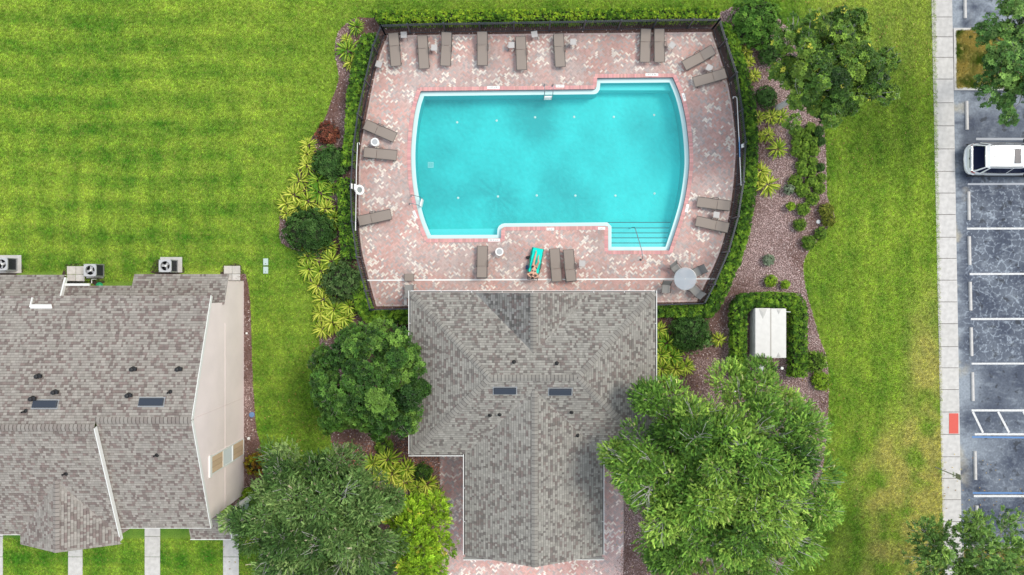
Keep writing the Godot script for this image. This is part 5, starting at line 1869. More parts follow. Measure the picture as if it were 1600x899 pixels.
func build_trees() -> void:
	var oak := spray(14, 0.32, 0.085, 0.034, 701, 0.3, 0.9)
	var willow := spray(14, 0.34, 0.09, 0.036, 702, 0.3, 0.9)
	var fresh := spray(12, 0.30, 0.10, 0.055, 703, 0.5, 1.1)
	var glossy := rosette(9, 0.14, 0.07, 704, 0.4)
	var broad := rosette(8, 0.145, 0.07, 705, 0.35)
	# glossy tree by the clubhouse
	var c := P(580, 594, 3.6)
	tree("glossy_tree", "dense glossy dark green tree leaning over the clubhouse gutter", "tree", P(584, 588), c, Vector3(3.0, 2.0, 3.0), 711, 85, 125, glossy, 1.0, [Color(0.016, 0.05, 0.009), Color(0.045, 0.115, 0.016), Color(0.14, 0.26, 0.04)], M.gloss_leaf, M.bark, 1, 0.16, Vector2(0.15, 0.25), Vector2(0.66, 1.02))
	# oak beside the townhouse
	c = P(500, 818, 5.0)
	tree("live_oak", "wide feathery grey-green oak between the townhouse and the clubhouse path", "tree", P(540, 800), c, Vector3(4.35, 2.4, 4.2), 712, 150, 380, oak, 0.75, [Color(0.032, 0.082, 0.018), Color(0.115, 0.225, 0.055), Color(0.36, 0.50, 0.17), Color(0.42, 0.38, 0.26)], M.leaf, M.pale_bark, 0, 0.26, Vector2(0.13, 0.22), Vector2(0.4, 1.02))
	# lime tree at its side
	c = P(655, 846, 3.0)
	tree("lime_green_tree", "bright lime green tree overhanging the brick path below the ginger", "tree", P(662, 840), c, Vector3(1.35, 1.4, 2.4), 713, 44, 90, fresh, 0.9, [Color(0.12, 0.25, 0.014), Color(0.27, 0.46, 0.025), Color(0.48, 0.64, 0.05), Color(0.62, 0.55, 0.08)], M.leaf, M.bark, 0, 0.1, Vector2(0.2, 0.34), Vector2(0.5, 1.05))
	# the great oak on the other side
	c = P(1113, 757, 5.2)
	tree("great_oak", "largest oak, bright green and feathery, covering the clubhouse corner and lawn edge", "tree", P(1090, 730), c, Vector3(5.85, 2.9, 5.7), 714, 210, 440, willow, 0.74, [Color(0.034, 0.095, 0.016), Color(0.16, 0.335, 0.045), Color(0.47, 0.66, 0.115), Color(0.50, 0.52, 0.2)], M.leaf, M.pale_bark, 0, 0.3, Vector2(0.11, 0.2), Vector2(0.3, 1.0))
	# tree at the top with its trunk in view
	c = P(1300, 113, 6.2)
	tree("spreading_tree", "spreading dark green tree with a bare grey trunk at the lawn's top bed", "tree", P(1213, 170), c, Vector3(3.45, 2.0, 2.6), 715, 105, 72, broad, 1.0, [Color(0.018, 0.05, 0.009), Color(0.065, 0.14, 0.018), Color(0.21, 0.33, 0.04), Color(0.5, 0.5, 0.06)], M.gloss_leaf, M.pale_bark, 1, 0.17, Vector2(0.11, 0.18), Vector2(0.45, 0.98))
	# parking island trees
	c = P(1606, 92, 6.0)
	tree("island_tree", "dark airy tree on the upper parking island beside the white car", "tree", P(1570, 95), c, Vector3(2.9, 1.9, 3.6), 716, 85, 62, broad, 0.95, [Color(0.025, 0.075, 0.018), Color(0.08, 0.18, 0.04), Color(0.25, 0.42, 0.09)], M.leaf, M.pale_bark, 1, 0.16, Vector2(0.12, 0.2), Vector2(0.4, 1.08))
	c = P(1508, 868, 5.4)
	tree("corner_tree", "sparse tree over the pavement's lowest slabs and the lowest parking island", "tree", P(1520, 880), c, Vector3(3.6, 1.8, 2.6), 717, 60, 60, fresh, 0.95, [Color(0.04, 0.10, 0.025), Color(0.13, 0.25, 0.05), Color(0.34, 0.50, 0.10)], M.leaf, M.pale_bark, 0, 0.15, Vector2(0.1, 0.18), Vector2(0.4, 1.08))


func build_litter() -> void:
	var b := B.new()
	leaf(b, Vector3.ZERO, Vector3.RIGHT, Vector3.BACK, 0.11, 0.06, 0.05)
	var w: Array[Transform3D] = []
	var tt := PackedColorArray()
	var r := rng_of(880)
	for q in [[580, 594, 130, 160], [500, 800, 190, 220], [1110, 750, 250, 420], [1294, 104, 170, 260], [1500, 840, 130, 200]]:
		for i in q[3]:
			var a := r.randf() * TAU
			var d: float = q[2] * sqrt(r.randf())
			var p := P(q[0] + cos(a) * d, q[1] + sin(a) * d)
			w.append(Transform3D(Basis(Vector3.UP, r.randf() * TAU) * Basis(Vector3.RIGHT, r.randf_range(-0.4, 0.4)), Vector3(p.x, 0.075, p.z)))
			tt.append(mixc(Color(0.32, 0.16, 0.05), Color(0.5, 0.42, 0.14), r.randf()) * r.randf_range(0.6, 1.2))
	tag(many("fallen_leaves", b.mesh(), w, tt, M.leaf), "dry brown leaves fallen on turf and bark beneath the trees", "leaves", "", "stuff")


# ---------------------------------------------------------------- furniture
func lounger(called: String, label: String, raise: float) -> Node3D:
	# local +z is the head end
	var t := thing(called, label, "sun lounger", Vector3.ZERO, 0.0, "sun loungers on the pool deck")
	var hinge := 0.22
	var w := 0.31
	var sl := B.new()
	sl.box(Vector3(0, 0.335, (hinge - 0.98) / 2), Vector3(0.575, 0.018, 0.98 + hinge), Color.WHITE, Basis(), 0.006)
	put("seat", sl.mesh(), M.sling, t)
	var back := Node3D.new()
	back.name = "backrest"
	t.add_child(back)
	back.position = Vector3(0, 0.335, hinge + 0.02)
	back.rotation.x = -raise
	var bl := B.new()
	bl.box(Vector3(0, 0.005, 0.37), Vector3(0.575, 0.018, 0.74), Color.WHITE, Basis(), 0.006)
	put("sling", bl.mesh(), M.sling, back)
	var bf := B.new()
	for s in [-1.0, 1.0]:
		bf.box(Vector3(s * (w - 0.012), 0, 0.37), Vector3(0.032, 0.034, 0.76), Color.WHITE, Basis(), 0.008)
	bf.box(Vector3(0, 0, 0.75), Vector3(0.6, 0.03, 0.03))
	put("back_frame", bf.mesh(), M.sling_frame, back)
	var fr := B.new()
	for s in [-1.0, 1.0]:
		fr.box(Vector3(s * w, 0.318, -0.02), Vector3(0.036, 0.045, 1.96), Color.WHITE, Basis(), 0.01)
	fr.box(Vector3(0, 0.317, -0.985), Vector3(0.6, 0.04, 0.032))
	for z in [0.62, 0.955]:
		fr.box(Vector3(0, 0.306, z), Vector3(0.585, 0.03, 0.032))
	put("frame", fr.mesh(), M.sling_frame, t)
	for s in [-1.0, 1.0]:
		for z in [-0.78, 0.72]:
			var lg := B.new()
			lg.box(Vector3(s * w, 0.15, z), Vector3(0.034, 0.3, 0.05))
			put("leg", lg.mesh(), M.sling_frame, t)
		var ar := B.new()
		ar.tube([Vector3(s * (w + 0.03), 0.33, -0.12), Vector3(s * (w + 0.05), 0.5, -0.1), Vector3(s * (w + 0.055), 0.53, 0.04), Vector3(s * (w + 0.05), 0.5, 0.22), Vector3(s * (w + 0.03), 0.33, 0.26)], [0.016, 0.018, 0.02, 0.018, 0.016], 6)
		put("armrest", ar.mesh(), M.sling_frame, t)
	return t

func build_loungers() -> void:
	# foot x, y then head x, y, which kind, label
	var flat: Node3D = null
	var up: Node3D = null
	var list := [
		[619, 104.5, 614.6, 52, 0.06, "first in the top row, nearest the fence corner"], [663, 109, 659.8, 55.2, 0.06, "second in the top row, beside a square side table"],
		[695.8, 104, 698.7, 51.6, 0.35, "third in the top row, its darker backrest raised"], [753.7, 104, 753.7, 50, 0.35, "fourth in the top row, standing alone with raised back"],
		[815.3, 111, 813.3, 56.7, 0.06, "fifth in the top row, between two side tables"], [875.6, 105.7, 872.3, 52.7, 0.06, "sixth in the top row, above the steel ladder"],
		[1007.4, 98, 1009, 46, 0.06, "first of the close pair in the top row"], [1030.3, 98, 1029.8, 46, 0.06, "second of the close pair, next to the tilted side table"],
		[1068.6, 103.5, 1113.7, 79.4, 0.3, "upper one of the angled pair by the curved fence"], [1084.4, 129, 1132.6, 115.3, 0.06, "lower one of the angled pair by the curved fence"],
		[618, 215.6, 570, 194.5, 0.06, "slanted above the round table near the life ring fence"], [620, 243.4, 569, 238.3, 0.06, "just below the round table near the life ring fence"],
		[610.6, 335, 561.2, 345.8, 0.06, "alone below the life ring near the side ladder"], [1087, 315.3, 1142, 322.4, 0.06, "upper one of the pair opposite the entry steps"],
		[1084.8, 345, 1139.8, 357, 0.06, "lower one of the pair opposite the entry steps"], [753.7, 386, 753, 434.6, 0.3, "alone on the clubhouse side beside a round white table"],
		[866.3, 389, 870, 440, 0.06, "next to the sunbather on the clubhouse side"], [887.9, 390.5, 892.3, 441, 0.33, "on the clubhouse side between another lounger and a square table"],
	]
	for q in list:
		var a := P(q[0], q[1], 0.33)
		var z := P(q[2], q[3], 0.36)
		var d := z - a
		var turn := atan2(d.x, d.z)
		var at := Vector3((a.x + z.x) / 2, 0.05, (a.z + z.z) / 2)
		var label: String = "taupe sling sun lounger " + q[5]
		var o: Node3D
		if q[4] < 0.2:
			if flat == null:
				flat = lounger("sun_lounger", label, 0.07)
				o = flat
			else:
				o = dup(flat, at, turn, label)
		else:
			if up == null:
				up = lounger("sun_lounger", label, 0.42)
				o = up
			else:
				o = dup(up, at, turn, label)
		o.position = at
		o.rotation.y = turn

func side_table() -> Node3D:
	var t := thing("side_table", "", "side table", Vector3.ZERO, 0.0, "square side tables on the pool deck")
	var b := B.new()
	b.box(Vector3(0, 0.42, 0), Vector3(0.37, 0.025, 0.37), Color.WHITE, Basis(), 0.01)
	put("top", b.mesh(), mat("pale_sling", 0.46, 0.44, 0.43, 0.6), t)
	for s in [-1.0, 1.0]:
		for q in [-1.0, 1.0]:
			var l := B.new()
			l.tube([Vector3(s * 0.16, 0.41, q * 0.16), Vector3(s * 0.2, 0.0, q * 0.22)], [0.014, 0.012], 6)
			put("leg", l.mesh(), M.sling_frame, t)
	return t

func chair(at: Vector3, turn: float, label: String, proto: Node3D) -> Node3D:
	if proto:
		return dup(proto, at, turn, label)
	var t := thing("patio_chair", label, "chair", at, turn, "sling chairs on the pool deck")
	var sl := mat("chair_sling", 0.24, 0.235, 0.225, 0.7)
	var s0 := B.new()
	s0.box(Vector3(0, 0.42, 0.0), Vector3(0.5, 0.018, 0.5), Color.WHITE, Basis().rotated(Vector3.RIGHT, -0.06))
	put("seat", s0.mesh(), sl, t)
	var s1 := B.new()
	s1.box(Vector3(0, 0.7, 0.36), Vector3(0.5, 0.6, 0.018), Color.WHITE, Basis().rotated(Vector3.RIGHT, 0.42))
	put("backrest", s1.mesh(), sl, t)
	for s in [-1.0, 1.0]:
		var f := B.new()
		f.tube([Vector3(s * 0.27, 0.0, -0.25), Vector3(s * 0.27, 0.6, -0.22), Vector3(s * 0.27, 0.62, 0.25)], [0.016, 0.016, 0.016], 6)
		put("armrest", f.mesh(), M.sling_frame, t)
		var g := B.new()
		g.tube([Vector3(s * 0.26, 0.0, 0.32), Vector3(s * 0.26, 0.42, 0.2), Vector3(s * 0.26, 0.98, 0.5)], [0.016, 0.016, 0.016], 6)
		put("rear_leg", g.mesh(), M.sling_frame, t)
	return t

func build_tables() -> void:
	var list := [
		[631, 55, 2, "behind the first top row lounger"], [592, 101, 20, "by itself at the curved fence above the slanted lounger"], [678.5, 75, 3, "between the second and third top row loungers"], [799, 71, 0, "just before the fifth top row lounger"],
		[835, 54, -8, "at the fence behind the fifth top row lounger"], [895.5, 66, 2, "after the sixth top row lounger"], [1049.8, 71, 38, "tilted, beside the close pair of loungers"], [1108, 106.5, 25, "between the angled pair of loungers"],
		[1119, 336, 8, "between the pair opposite the entry steps"], [909.5, 412, 4, "after the last lounger on the clubhouse side"],
	]
	var proto: Node3D = null
	for q in list:
		var p := P(q[0], q[1], 0.42)
		p.y = 0.05
		if proto == null:
			proto = side_table()
			proto.position = p
			proto.rotation.y = deg_to_rad(q[2])
			proto.set_meta("label", "pale square side table " + q[3])
		else:
			dup(proto, p, -deg_to_rad(q[2]), "pale square side table " + q[3])
	for q in [[586, 222.3, "round white drum table between the two loungers near the life ring"], [780.3, 393.7, "round white drum table beside the lone lounger on the clubhouse side"]]:
		var p := P(q[0], q[1], 0.42)
		p.y = 0.05
		var t := thing("round_table", q[2], "side table", p, 0.0, "round white tables")
		var b := B.new()
		b.lathe(Vector3.ZERO, [Vector2(0.2, 0), Vector2(0.19, 0.03), Vector2(0.11, 0.06), Vector2(0.1, 0.36), Vector2(0.2, 0.39)], 24)
		put("base", b.mesh(), M.white_paint, t)
		var tp := B.new()
		tp.lathe(Vector3.ZERO, [Vector2(0.2, 0.39), Vector2(0.25, 0.4), Vector2(0.25, 0.435), Vector2(0.235, 0.445), Vector2(0.205, 0.43), Vector2(0.0, 0.43)], 28)
		put("top", tp.mesh(), M.white_paint, t)
		var ins := B.new()
		ins.lathe(Vector3.ZERO, [Vector2(0.17, 0.432), Vector2(0.165, 0.437), Vector2(0.0, 0.437)], 24)
		put("inlay", ins.mesh(), mat("inlay_grey", 0.42, 0.43, 0.44, 0.4), t)
	# round glass table
	var c := P(1070.5, 436, 0.72)
	c.y = 0.05
	var t := thing("glass_table", "round pale glass patio table with chairs around it", "table", c)
	var g := B.new()
	g.lathe(Vector3.ZERO, [Vector2(0.0, 0.690), Vector2(0.645, 0.690), Vector2(0.65, 0.695), Vector2(0.645, 0.70), Vector2(0.0, 0.70)], 40)
	put("top", g.mesh(), M.table_glass, t)
	var rm := B.new()
	rm.lathe(Vector3.ZERO, [Vector2(0.652, 0.675), Vector2(0.68, 0.68), Vector2(0.68, 0.705), Vector2(0.652, 0.71), Vector2(0.652, 0.675)], 40)
	put("rim", rm.mesh(), M.grey_metal, t)
	for k in 4:
		var a := PI / 4 + k * PI / 2
		var d := Vector3(cos(a), 0, sin(a))
		var l := B.new()
		l.tube([d * 0.55 + Vector3(0, 0.675, 0), d * 0.3 + Vector3(0, 0.35, 0), d * 0.45], [0.02, 0.02, 0.02], 7)
		put("leg", l.mesh(), M.sling_frame, t)
	var hub := B.new()
	hub.lathe(Vector3.ZERO, [Vector2(0.03, 0.69), Vector2(0.03, 0.712), Vector2(0.0, 0.712)], 12)
	put("hub", hub.mesh(), M.grey_metal, t)
	var pr: Node3D = null
	var k := 0
	for q in [[1056.5, 421, -42.0, "patio chair at the glass table, tucked in on the pool side"], [1088, 425.5, 62.0, "patio chair at the glass table, facing the fence post side"], [1086, 454.5, 128.0, "patio chair at the glass table, backed toward the fence corner"], [1040, 451.5, 0.0, "patio chair standing apart between the glass table and the clubhouse corner"]]:
		var p := P(q[0], q[1], 0.45)
		p.y = 0.05
		# the chair's back faces away from the table
		var d := p - c
		var turn := atan2(d.x, d.z)
		if k == 3:
			turn = PI - 0.05
		var o := chair(p, turn, "grey sling " + q[3], pr)
		if pr == null: pr = o
		k += 1
	# armchair with ottoman, and a bench half under the eave
	var ca := P(639.3, 452, 0.45)
	ca.y = 0.05
	var lc := chair(ca, PI, "dark grey sling lounge chair facing the pool, before the clubhouse corner", pr)
	lc.rotation.y = 0.0
	lc.scale = Vector3(1.04, 0.95, 1.04)
	var ot := thing("ottoman", "square grey sling footstool in front of the lounge chair across the drain", "footstool", Vector3(P(639.5, 436, 0.3).x, 0.05, P(639.5, 433.5, 0.3).z))
	var ob := B.new()
	ob.box(Vector3(0, 0.32, 0), Vector3(0.56, 0.02, 0.44), Color.WHITE, Basis(), 0.008)
	put("seat", ob.mesh(), M.sling, ot)
	for s in [-1.0, 1.0]:
		var rb := B.new()
		rb.tube([Vector3(s * 0.29, 0.0, -0.2), Vector3(s * 0.29, 0.31, -0.2), Vector3(s * 0.29, 0.31, 0.2), Vector3(s * 0.29, 0.0, 0.2)], [0.015, 0.015, 0.015, 0.015], 6)
		put("leg", rb.mesh(), M.sling_frame, ot)
	var bn := thing("bench", "pale slatted bench half hidden under the clubhouse eave", "bench", Vector3(P(644, 469, 0.4).x, 0.05, P(644, 469, 0.4).z))
	for s in 4:
		var sb := B.new()
		sb.box(Vector3(-0.39 + s * 0.26, 0.42, 0.09), Vector3(0.17, 0.03, 0.42), Color(1, 1, 1) * [1.0, 0.88, 1.06, 0.94][s])
		put("slat", sb.mesh(), M.pale_sling, bn)
	var bf := B.new()
	for s in [-1.0, 1.0]:
		bf.box(Vector3(0, 0.39, 0.09 + s * 0.17), Vector3(1.05, 0.03, 0.04))
		for z in [-1.0, 1.0]:
			bf.box(Vector3(z * 0.48, 0.19, 0.09 + s * 0.17), Vector3(0.04, 0.38, 0.04))
	put("frame", bf.mesh(), M.sling_frame, bn)


func build_pool_gear() -> void:
	# ladders
	for q in [[857, 141, PI, "steel pool ladder at the upper edge below the sixth lounger"], [649, 314, -PI / 2 - 0.22, "steel pool ladder at the curved edge near the life ring"]]:
		var p := P(q[0], q[1], 0.3)
		var t := thing("pool_ladder", q[3], "ladder", Vector3(p.x, 0.05, p.z), q[2], "steel pool ladders")
		# local -z reaches over the water
		for s in [-1.0, 1.0]:
			var b := B.new()
			b.tube([Vector3(s * 0.25, 0.0, 0.32), Vector3(s * 0.25, 0.55, 0.30), Vector3(s * 0.25, 0.72, 0.2), Vector3(s * 0.25, 0.76, 0.02), Vector3(s * 0.25, 0.7, -0.2), Vector3(s * 0.25, 0.45, -0.31), Vector3(s * 0.25, -0.9, -0.31)], [0.022, 0.022, 0.022, 0.022, 0.022, 0.022, 0.022], 8)
			put("rail", b.mesh(), M.steel, t)
			var e := B.new()
			e.lathe(Vector3(s * 0.25, 0.0, 0.32), [Vector2(0.06, 0.0), Vector2(0.05, 0.02), Vector2(0.025, 0.03)], 12)
			put("escutcheon", e.mesh(), M.steel, t)
		for y in [-0.05, -0.32, -0.6]:
			var b := B.new()
			b.box(Vector3(0, y, -0.31), Vector3(0.48, 0.03, 0.09), Color.WHITE, Basis(), 0.008)
			put("step", b.mesh(), M.white_metal, t)
	# entry handrail
	var a := P(995.5, 353, 0.9)
	var z := P(1001, 406, 0.05)
	var hr := thing("handrail", "bent steel handrail rising through the pool's entry steps", "handrail", Vector3(z.x, 0.05, z.z))
	var rel := Vector3(a.x - z.x, 0, a.z - z.z)
	var hb := B.new()
	hb.tube([Vector3.ZERO, Vector3(0, 0.7, 0) + rel * 0.02, Vector3(0, 0.85, 0) + rel * 0.1, Vector3(0, 0.82, 0) + rel * 0.3, Vector3(0, 0.15, 0) + rel * 0.93, Vector3(-0.02, 0.02, 0) + rel * 0.99, Vector3(-0.1, -0.3, 0) + rel, Vector3(-0.14, -1.2, 0) + rel], [0.024, 0.024, 0.024, 0.024, 0.024, 0.024, 0.024, 0.024], 8)
	put("rail", hb.mesh(), M.steel, hr)
	var hf := B.new()
	hf.lathe(Vector3.ZERO, [Vector2(0.075, 0), Vector2(0.06, 0.02), Vector2(0.026, 0.03)], 14)
	put("escutcheon", hf.mesh(), M.dark_metal, hr)
	# life ring on its stand
	var lp := P(561.8, 297, 1.0)
	var lr := thing("life_ring", "white life ring with a grey centre hung inside the curved fence", "life ring", Vector3(lp.x, 1.0, lp.z))
	var tor := B.new()
	var rows := 28
	var cs := 10
	var tilt := Basis(Vector3.BACK, -0.7)
	for i in rows:
		for j in cs:
			var pt := func(ii: int, jj: int) -> Vector3:
				var u := TAU * ii / rows
				var v := TAU * jj / cs
				return tilt * Vector3((0.24 + 0.075 * cos(v)) * cos(u), 0.075 * sin(v), (0.24 + 0.075 * cos(v)) * sin(u))
			tor.quad(pt.call(i, j), pt.call(i, j + 1), pt.call(i + 1, j + 1), pt.call(i + 1, j))
	put("ring", tor.mesh(), M.white_paint, lr)
	var cb := B.new()
	cb.lathe(Vector3(0, -0.06, 0), [Vector2(0.16, 0.0), Vector2(0.16, 0.03), Vector2(0, 0.04)], 18, Color(0.7, 0.75, 0.72))
	put("rope_coil", cb.mesh(), M.grey_metal, lr).basis = tilt
	var sp := P(556.5, 294, 1.0)
	var st := thing("ring_stand", "white bracket board on the fence behind the life ring", "bracket", Vector3(sp.x - 0.15, 0, sp.z))
	var s1 := B.new()
	s1.box(Vector3(0.12, 1.15, 0), Vector3(0.1, 0.62, 0.36), Color.WHITE, Basis().rotated(Vector3.BACK, -0.2), 0.03)
	put("board", s1.mesh(), M.white_paint, st)
	var s2 := B.new()
	s2.box(Vector3(-0.02, 1.32, -0.05), Vector3(0.06, 0.3, 0.3))
	put("sign_plate", s2.mesh(), M.white_metal, st)
	var s3 := B.new()
	s3.bar(Vector3(0.12, 0, 0), Vector3(0.12, 1.2, 0), 0.025)
	put("post", s3.mesh(), M.white_metal, st)
	# poles hung on the fence
	var p0 := P(558.5, 225, 1.15)
	var p1 := P(555.5, 360, 1.15)
	var po := thing("rescue_pole", "long white pole hung along the curved fence beside the life ring", "pole", Vector3.ZERO)
	var pb := B.new()
	pb.tube([p0 + Vector3(0.14, 0, 0.05), p0 + Vector3(0.1, 0, -0.07), p0 + Vector3(0.0, 0, -0.05), p0 + Vector3(0, 0, 0.1), p0.lerp(P(556.5, 297, 1.15), 0.6) + Vector3(-0.02, 0, 0), P(556.5, 297, 1.15), p1], [0.022, 0.022, 0.022, 0.024, 0.024, 0.024, 0.024], 7)
	put("shaft", pb.mesh(), M.white_paint, po)
	var gb := B.new()
	gb.bar(p1 - Vector3(0, 0, 0.5), p1 + Vector3(0, 0, 0.02), 0.032)
	put("grip", gb.mesh(), M.white_metal, po)
	var h0 := P(1151, 153, 1.15)
	var h1 := P(1155, 222, 1.15)
	var h2 := P(1158, 290, 1.15)
	var ho := thing("rescue_hook", "long shepherd's crook with white and blue shaft hung along the curved fence", "rescue hook", Vector3.ZERO)
	var hk := B.new()
	hk.tube([h0 + Vector3(-0.22, 0, 0.05), h0 + Vector3(-0.2, 0, -0.05), h0 + Vector3(-0.05, 0, -0.06), h0 + Vector3(0.02, 0, 0.03), h0 + Vector3(0.03, 0, 0.25), h1], [0.018, 0.018, 0.018, 0.018, 0.02, 0.022], 7)
	put("crook", hk.mesh(), M.white_metal, ho)
	var bl := B.new()
	bl.bar(h1 - Vector3(0, 0, 0.3), h1.lerp(h2, 0.35), 0.032)
	put("blue_sleeve", bl.mesh(), mat("blue_sleeve", 0.12, 0.28, 0.55, 0.4), ho)
	var wt := B.new()
	wt.bar(h1.lerp(h2, 0.35), h2, 0.024)
	put("shaft", wt.mesh(), M.white_paint, ho)
	var sg := thing("fence_sign", "small white sign plate fixed to the fence near the rescue hook", "sign", P(1160.5, 228, 1.35))
	var sgb := B.new()
	sgb.box(Vector3.ZERO, Vector3(0.03, 0.24, 0.2), Color.WHITE, Basis().rotated(Vector3.BACK, -0.25))
	put("plate", sgb.mesh(), M.white_metal, sg)
	var sc := B.new()
	sc.box(Vector3(0, 0.15, 0), Vector3(0.04, 0.06, 0.12))
	put("clip", sc.mesh(), M.grey_metal, sg)


# ---------------------------------------------------------------- car
func build_car() -> void:
	var c := P(1571, 249.3, 0.5)
	var t := thing("parked_car", "white estate car with roof rails parked nose in the bay by the island tree", "car", Vector3(c.x, -0.12, c.z))
	# sections along x (tail at -x): [x, half width at sill, half width at shoulder, sill height, shoulder height]
	var L := 4.7
	var secs := [[-2.38, 0.40, 0.48, 0.42, 0.72], [-2.33, 0.62, 0.68, 0.38, 0.86], [-2.24, 0.76, 0.80, 0.34, 0.95], [-2.08, 0.86, 0.88, 0.30, 1.0], [-1.6, 0.93, 0.94, 0.27, 1.03], [-0.6, 0.94, 0.945, 0.26, 1.02], [0.6, 0.94, 0.94, 0.26, 1.0], [1.4, 0.93, 0.92, 0.27, 0.97], [2.0, 0.88, 0.86, 0.30, 0.86], [2.25, 0.76, 0.72, 0.36, 0.74], [2.34, 0.6, 0.55, 0.42, 0.62]]
	var ring := func(s: Array) -> Array:
		var pts: Array = []
		for q in [[0.85, 0.0], [1.0, 0.12], [1.02, 0.45], [1.0, 0.8], [0.93, 0.98], [0.8, 1.02], [0.4, 1.045], [-0.4, 1.045], [-0.8, 1.02], [-0.93, 0.98], [-1.0, 0.8], [-1.02, 0.45], [-1.0, 0.12], [-0.85, 0.0]]:
			var hw: float = lerpf(s[1], s[2], q[1])
			pts.append(Vector3(s[0], lerpf(s[3], s[4], q[1]), q[0] * hw))
		return pts
	var loft := func(b: B, rs: Array, closed_ends: bool) -> void:
		for i in rs.size() - 1:
			var n: int = rs[i].size()
			for j in n:
				var k := (j + 1) % n
				b.quad(rs[i][j], rs[i][k], rs[i + 1][k], rs[i + 1][j])
		if closed_ends:
			for e in [0, rs.size() - 1]:
				var q: Array = rs[e]
				for j in range(1, q.size() - 1):
					if e == 0: b.tri(q[0], q[j + 1], q[j])
					else: b.tri(q[0], q[j], q[j + 1])
	var bb := B.new()
	var rs: Array = []
	for s in secs:
		rs.append(ring.call(s))
	loft.call(bb, rs, true)
	put("body", bb.mesh(), M.car_paint, t)
	# cabin: glasshouse below, painted roof above
	var roof_y := 1.66
	var bel := [[-2.2, 0.78], [-1.8, 0.87], [-0.6, 0.90], [0.6, 0.89], [1.15, 0.84]]
	var tops := [[-1.80, 0.62, 1.54], [-1.6, 0.68, 1.62], [-0.5, 0.70, roof_y], [0.2, 0.69, roof_y - 0.02], [0.55, 0.63, 1.55]]
	var gl := B.new()
	for s in [-1.0, 1.0]:
		for i in 4:
			var a := Vector3(bel[i][0], 1.0, s * bel[i][1])
			var b := Vector3(bel[i + 1][0], 1.0, s * bel[i + 1][1])
			var d := Vector3(tops[i + 1][0], tops[i + 1][2] - 0.05, s * (tops[i + 1][1] + 0.02))
			var e := Vector3(tops[i][0], tops[i][2] - 0.05, s * (tops[i][1] + 0.02))
			if s > 0: gl.quad(a, b, d, e)
			else: gl.quad(b, a, e, d)
	put("side_window", gl.mesh(), M.car_glass, t)
	var rw := B.new()
	rw.quad(Vector3(-2.2, 1.0, -0.70), Vector3(-2.2, 1.0, 0.70), Vector3(-1.80, 1.51, 0.62), Vector3(-1.80, 1.51, -0.62))
	put("rear_window", rw.mesh(), M.car_glass, t)
	var ws := B.new()
	ws.quad(Vector3(1.15, 1.0, 0.84), Vector3(1.15, 1.0, -0.84), Vector3(0.55, 1.52, -0.64), Vector3(0.55, 1.52, 0.64))
	put("windscreen", ws.mesh(), M.car_glass, t)
	var rf := B.new()
	var lanes := [-1.0, -0.85, -0.45, 0.0, 0.45, 0.85, 1.0]
	var rp := func(i: int, u: float) -> Vector3:
		var crown := 0.05 * (1.0 - u * u) - (0.03 if absf(u) > 0.95 else 0.0)
		return Vector3(tops[i][0], tops[i][2] + crown, u * (tops[i][1] + 0.015))
	for i in tops.size() - 1:
		for j in lanes.size() - 1:
			rf.quad(rp.call(i, lanes[j]), rp.call(i, lanes[j + 1]), rp.call(i + 1, lanes[j + 1]), rp.call(i + 1, lanes[j]))
	for s in [-1.0, 1.0]:
		for i in 4:
			var a: Vector3 = rp.call(i, s)
			var b: Vector3 = rp.call(i + 1, s)
			var dn := Vector3(0, -0.07, s * 0.012)
			if s > 0: rf.quad(a + dn, b + dn, b, a)
			else: rf.quad(b + dn, a + dn, a, b)
	put("roof", rf.mesh(), M.car_paint, t)
	# pillars and tailgate frame
	var pil := B.new()
	for s in [-1.0, 1.0]:
		for q in [[Vector3(-2.2, 1.0, s * 0.8), Vector3(-1.81, 1.53, s * 0.635), 0.05], [Vector3(-1.75, 1.0, s * 0.885), Vector3(-1.6, 1.58, s * 0.69), 0.055], [Vector3(-0.25, 1.0, s * 0.905), Vector3(-0.22, 1.6, s * 0.71), 0.022], [Vector3(1.16, 1.0, s * 0.85), Vector3(0.56, 1.53, s * 0.645), 0.04]]:
			pil.tube([q[0], q[1]], [q[2], q[2] * 0.8], 5)
	pil.tube([Vector3(-1.81, 1.54, -0.62), Vector3(-1.84, 1.57, 0), Vector3(-1.81, 1.54, 0.62)], [0.04, 0.045, 0.04], 6)
	put("pillar", pil.mesh(), M.car_paint, t)
	var sp := B.new()
	sp.box(Vector3(-2.24, 0.985, 0), Vector3(0.12, 0.05, 1.5), Color.WHITE, Basis(), 0.02)
	put("tailgate_lip", sp.mesh(), M.car_paint, t)
	var gp := B.new()
	gp.box(Vector3(-2.325, 0.90, 0), Vector3(0.02, 0.03, 1.1))
	gp.box(Vector3(-2.34, 0.90, 0.0), Vector3(0.04, 0.05, 0.12))
	put("tailgate_gap", gp.mesh(), M.black_plastic, t)
	var bmp := B.new()
	bmp.tube([Vector3(-1.92, 0.62, -0.88), Vector3(-2.18, 0.62, -0.79), Vector3(-2.36, 0.62, -0.5), Vector3(-2.42, 0.62, 0), Vector3(-2.36, 0.62, 0.5), Vector3(-2.18, 0.62, 0.79), Vector3(-1.92, 0.62, 0.88)], [0.08, 0.09, 0.1, 0.1, 0.1, 0.09, 0.08], 8)
	put("bumper", bmp.mesh(), M.car_paint, t)
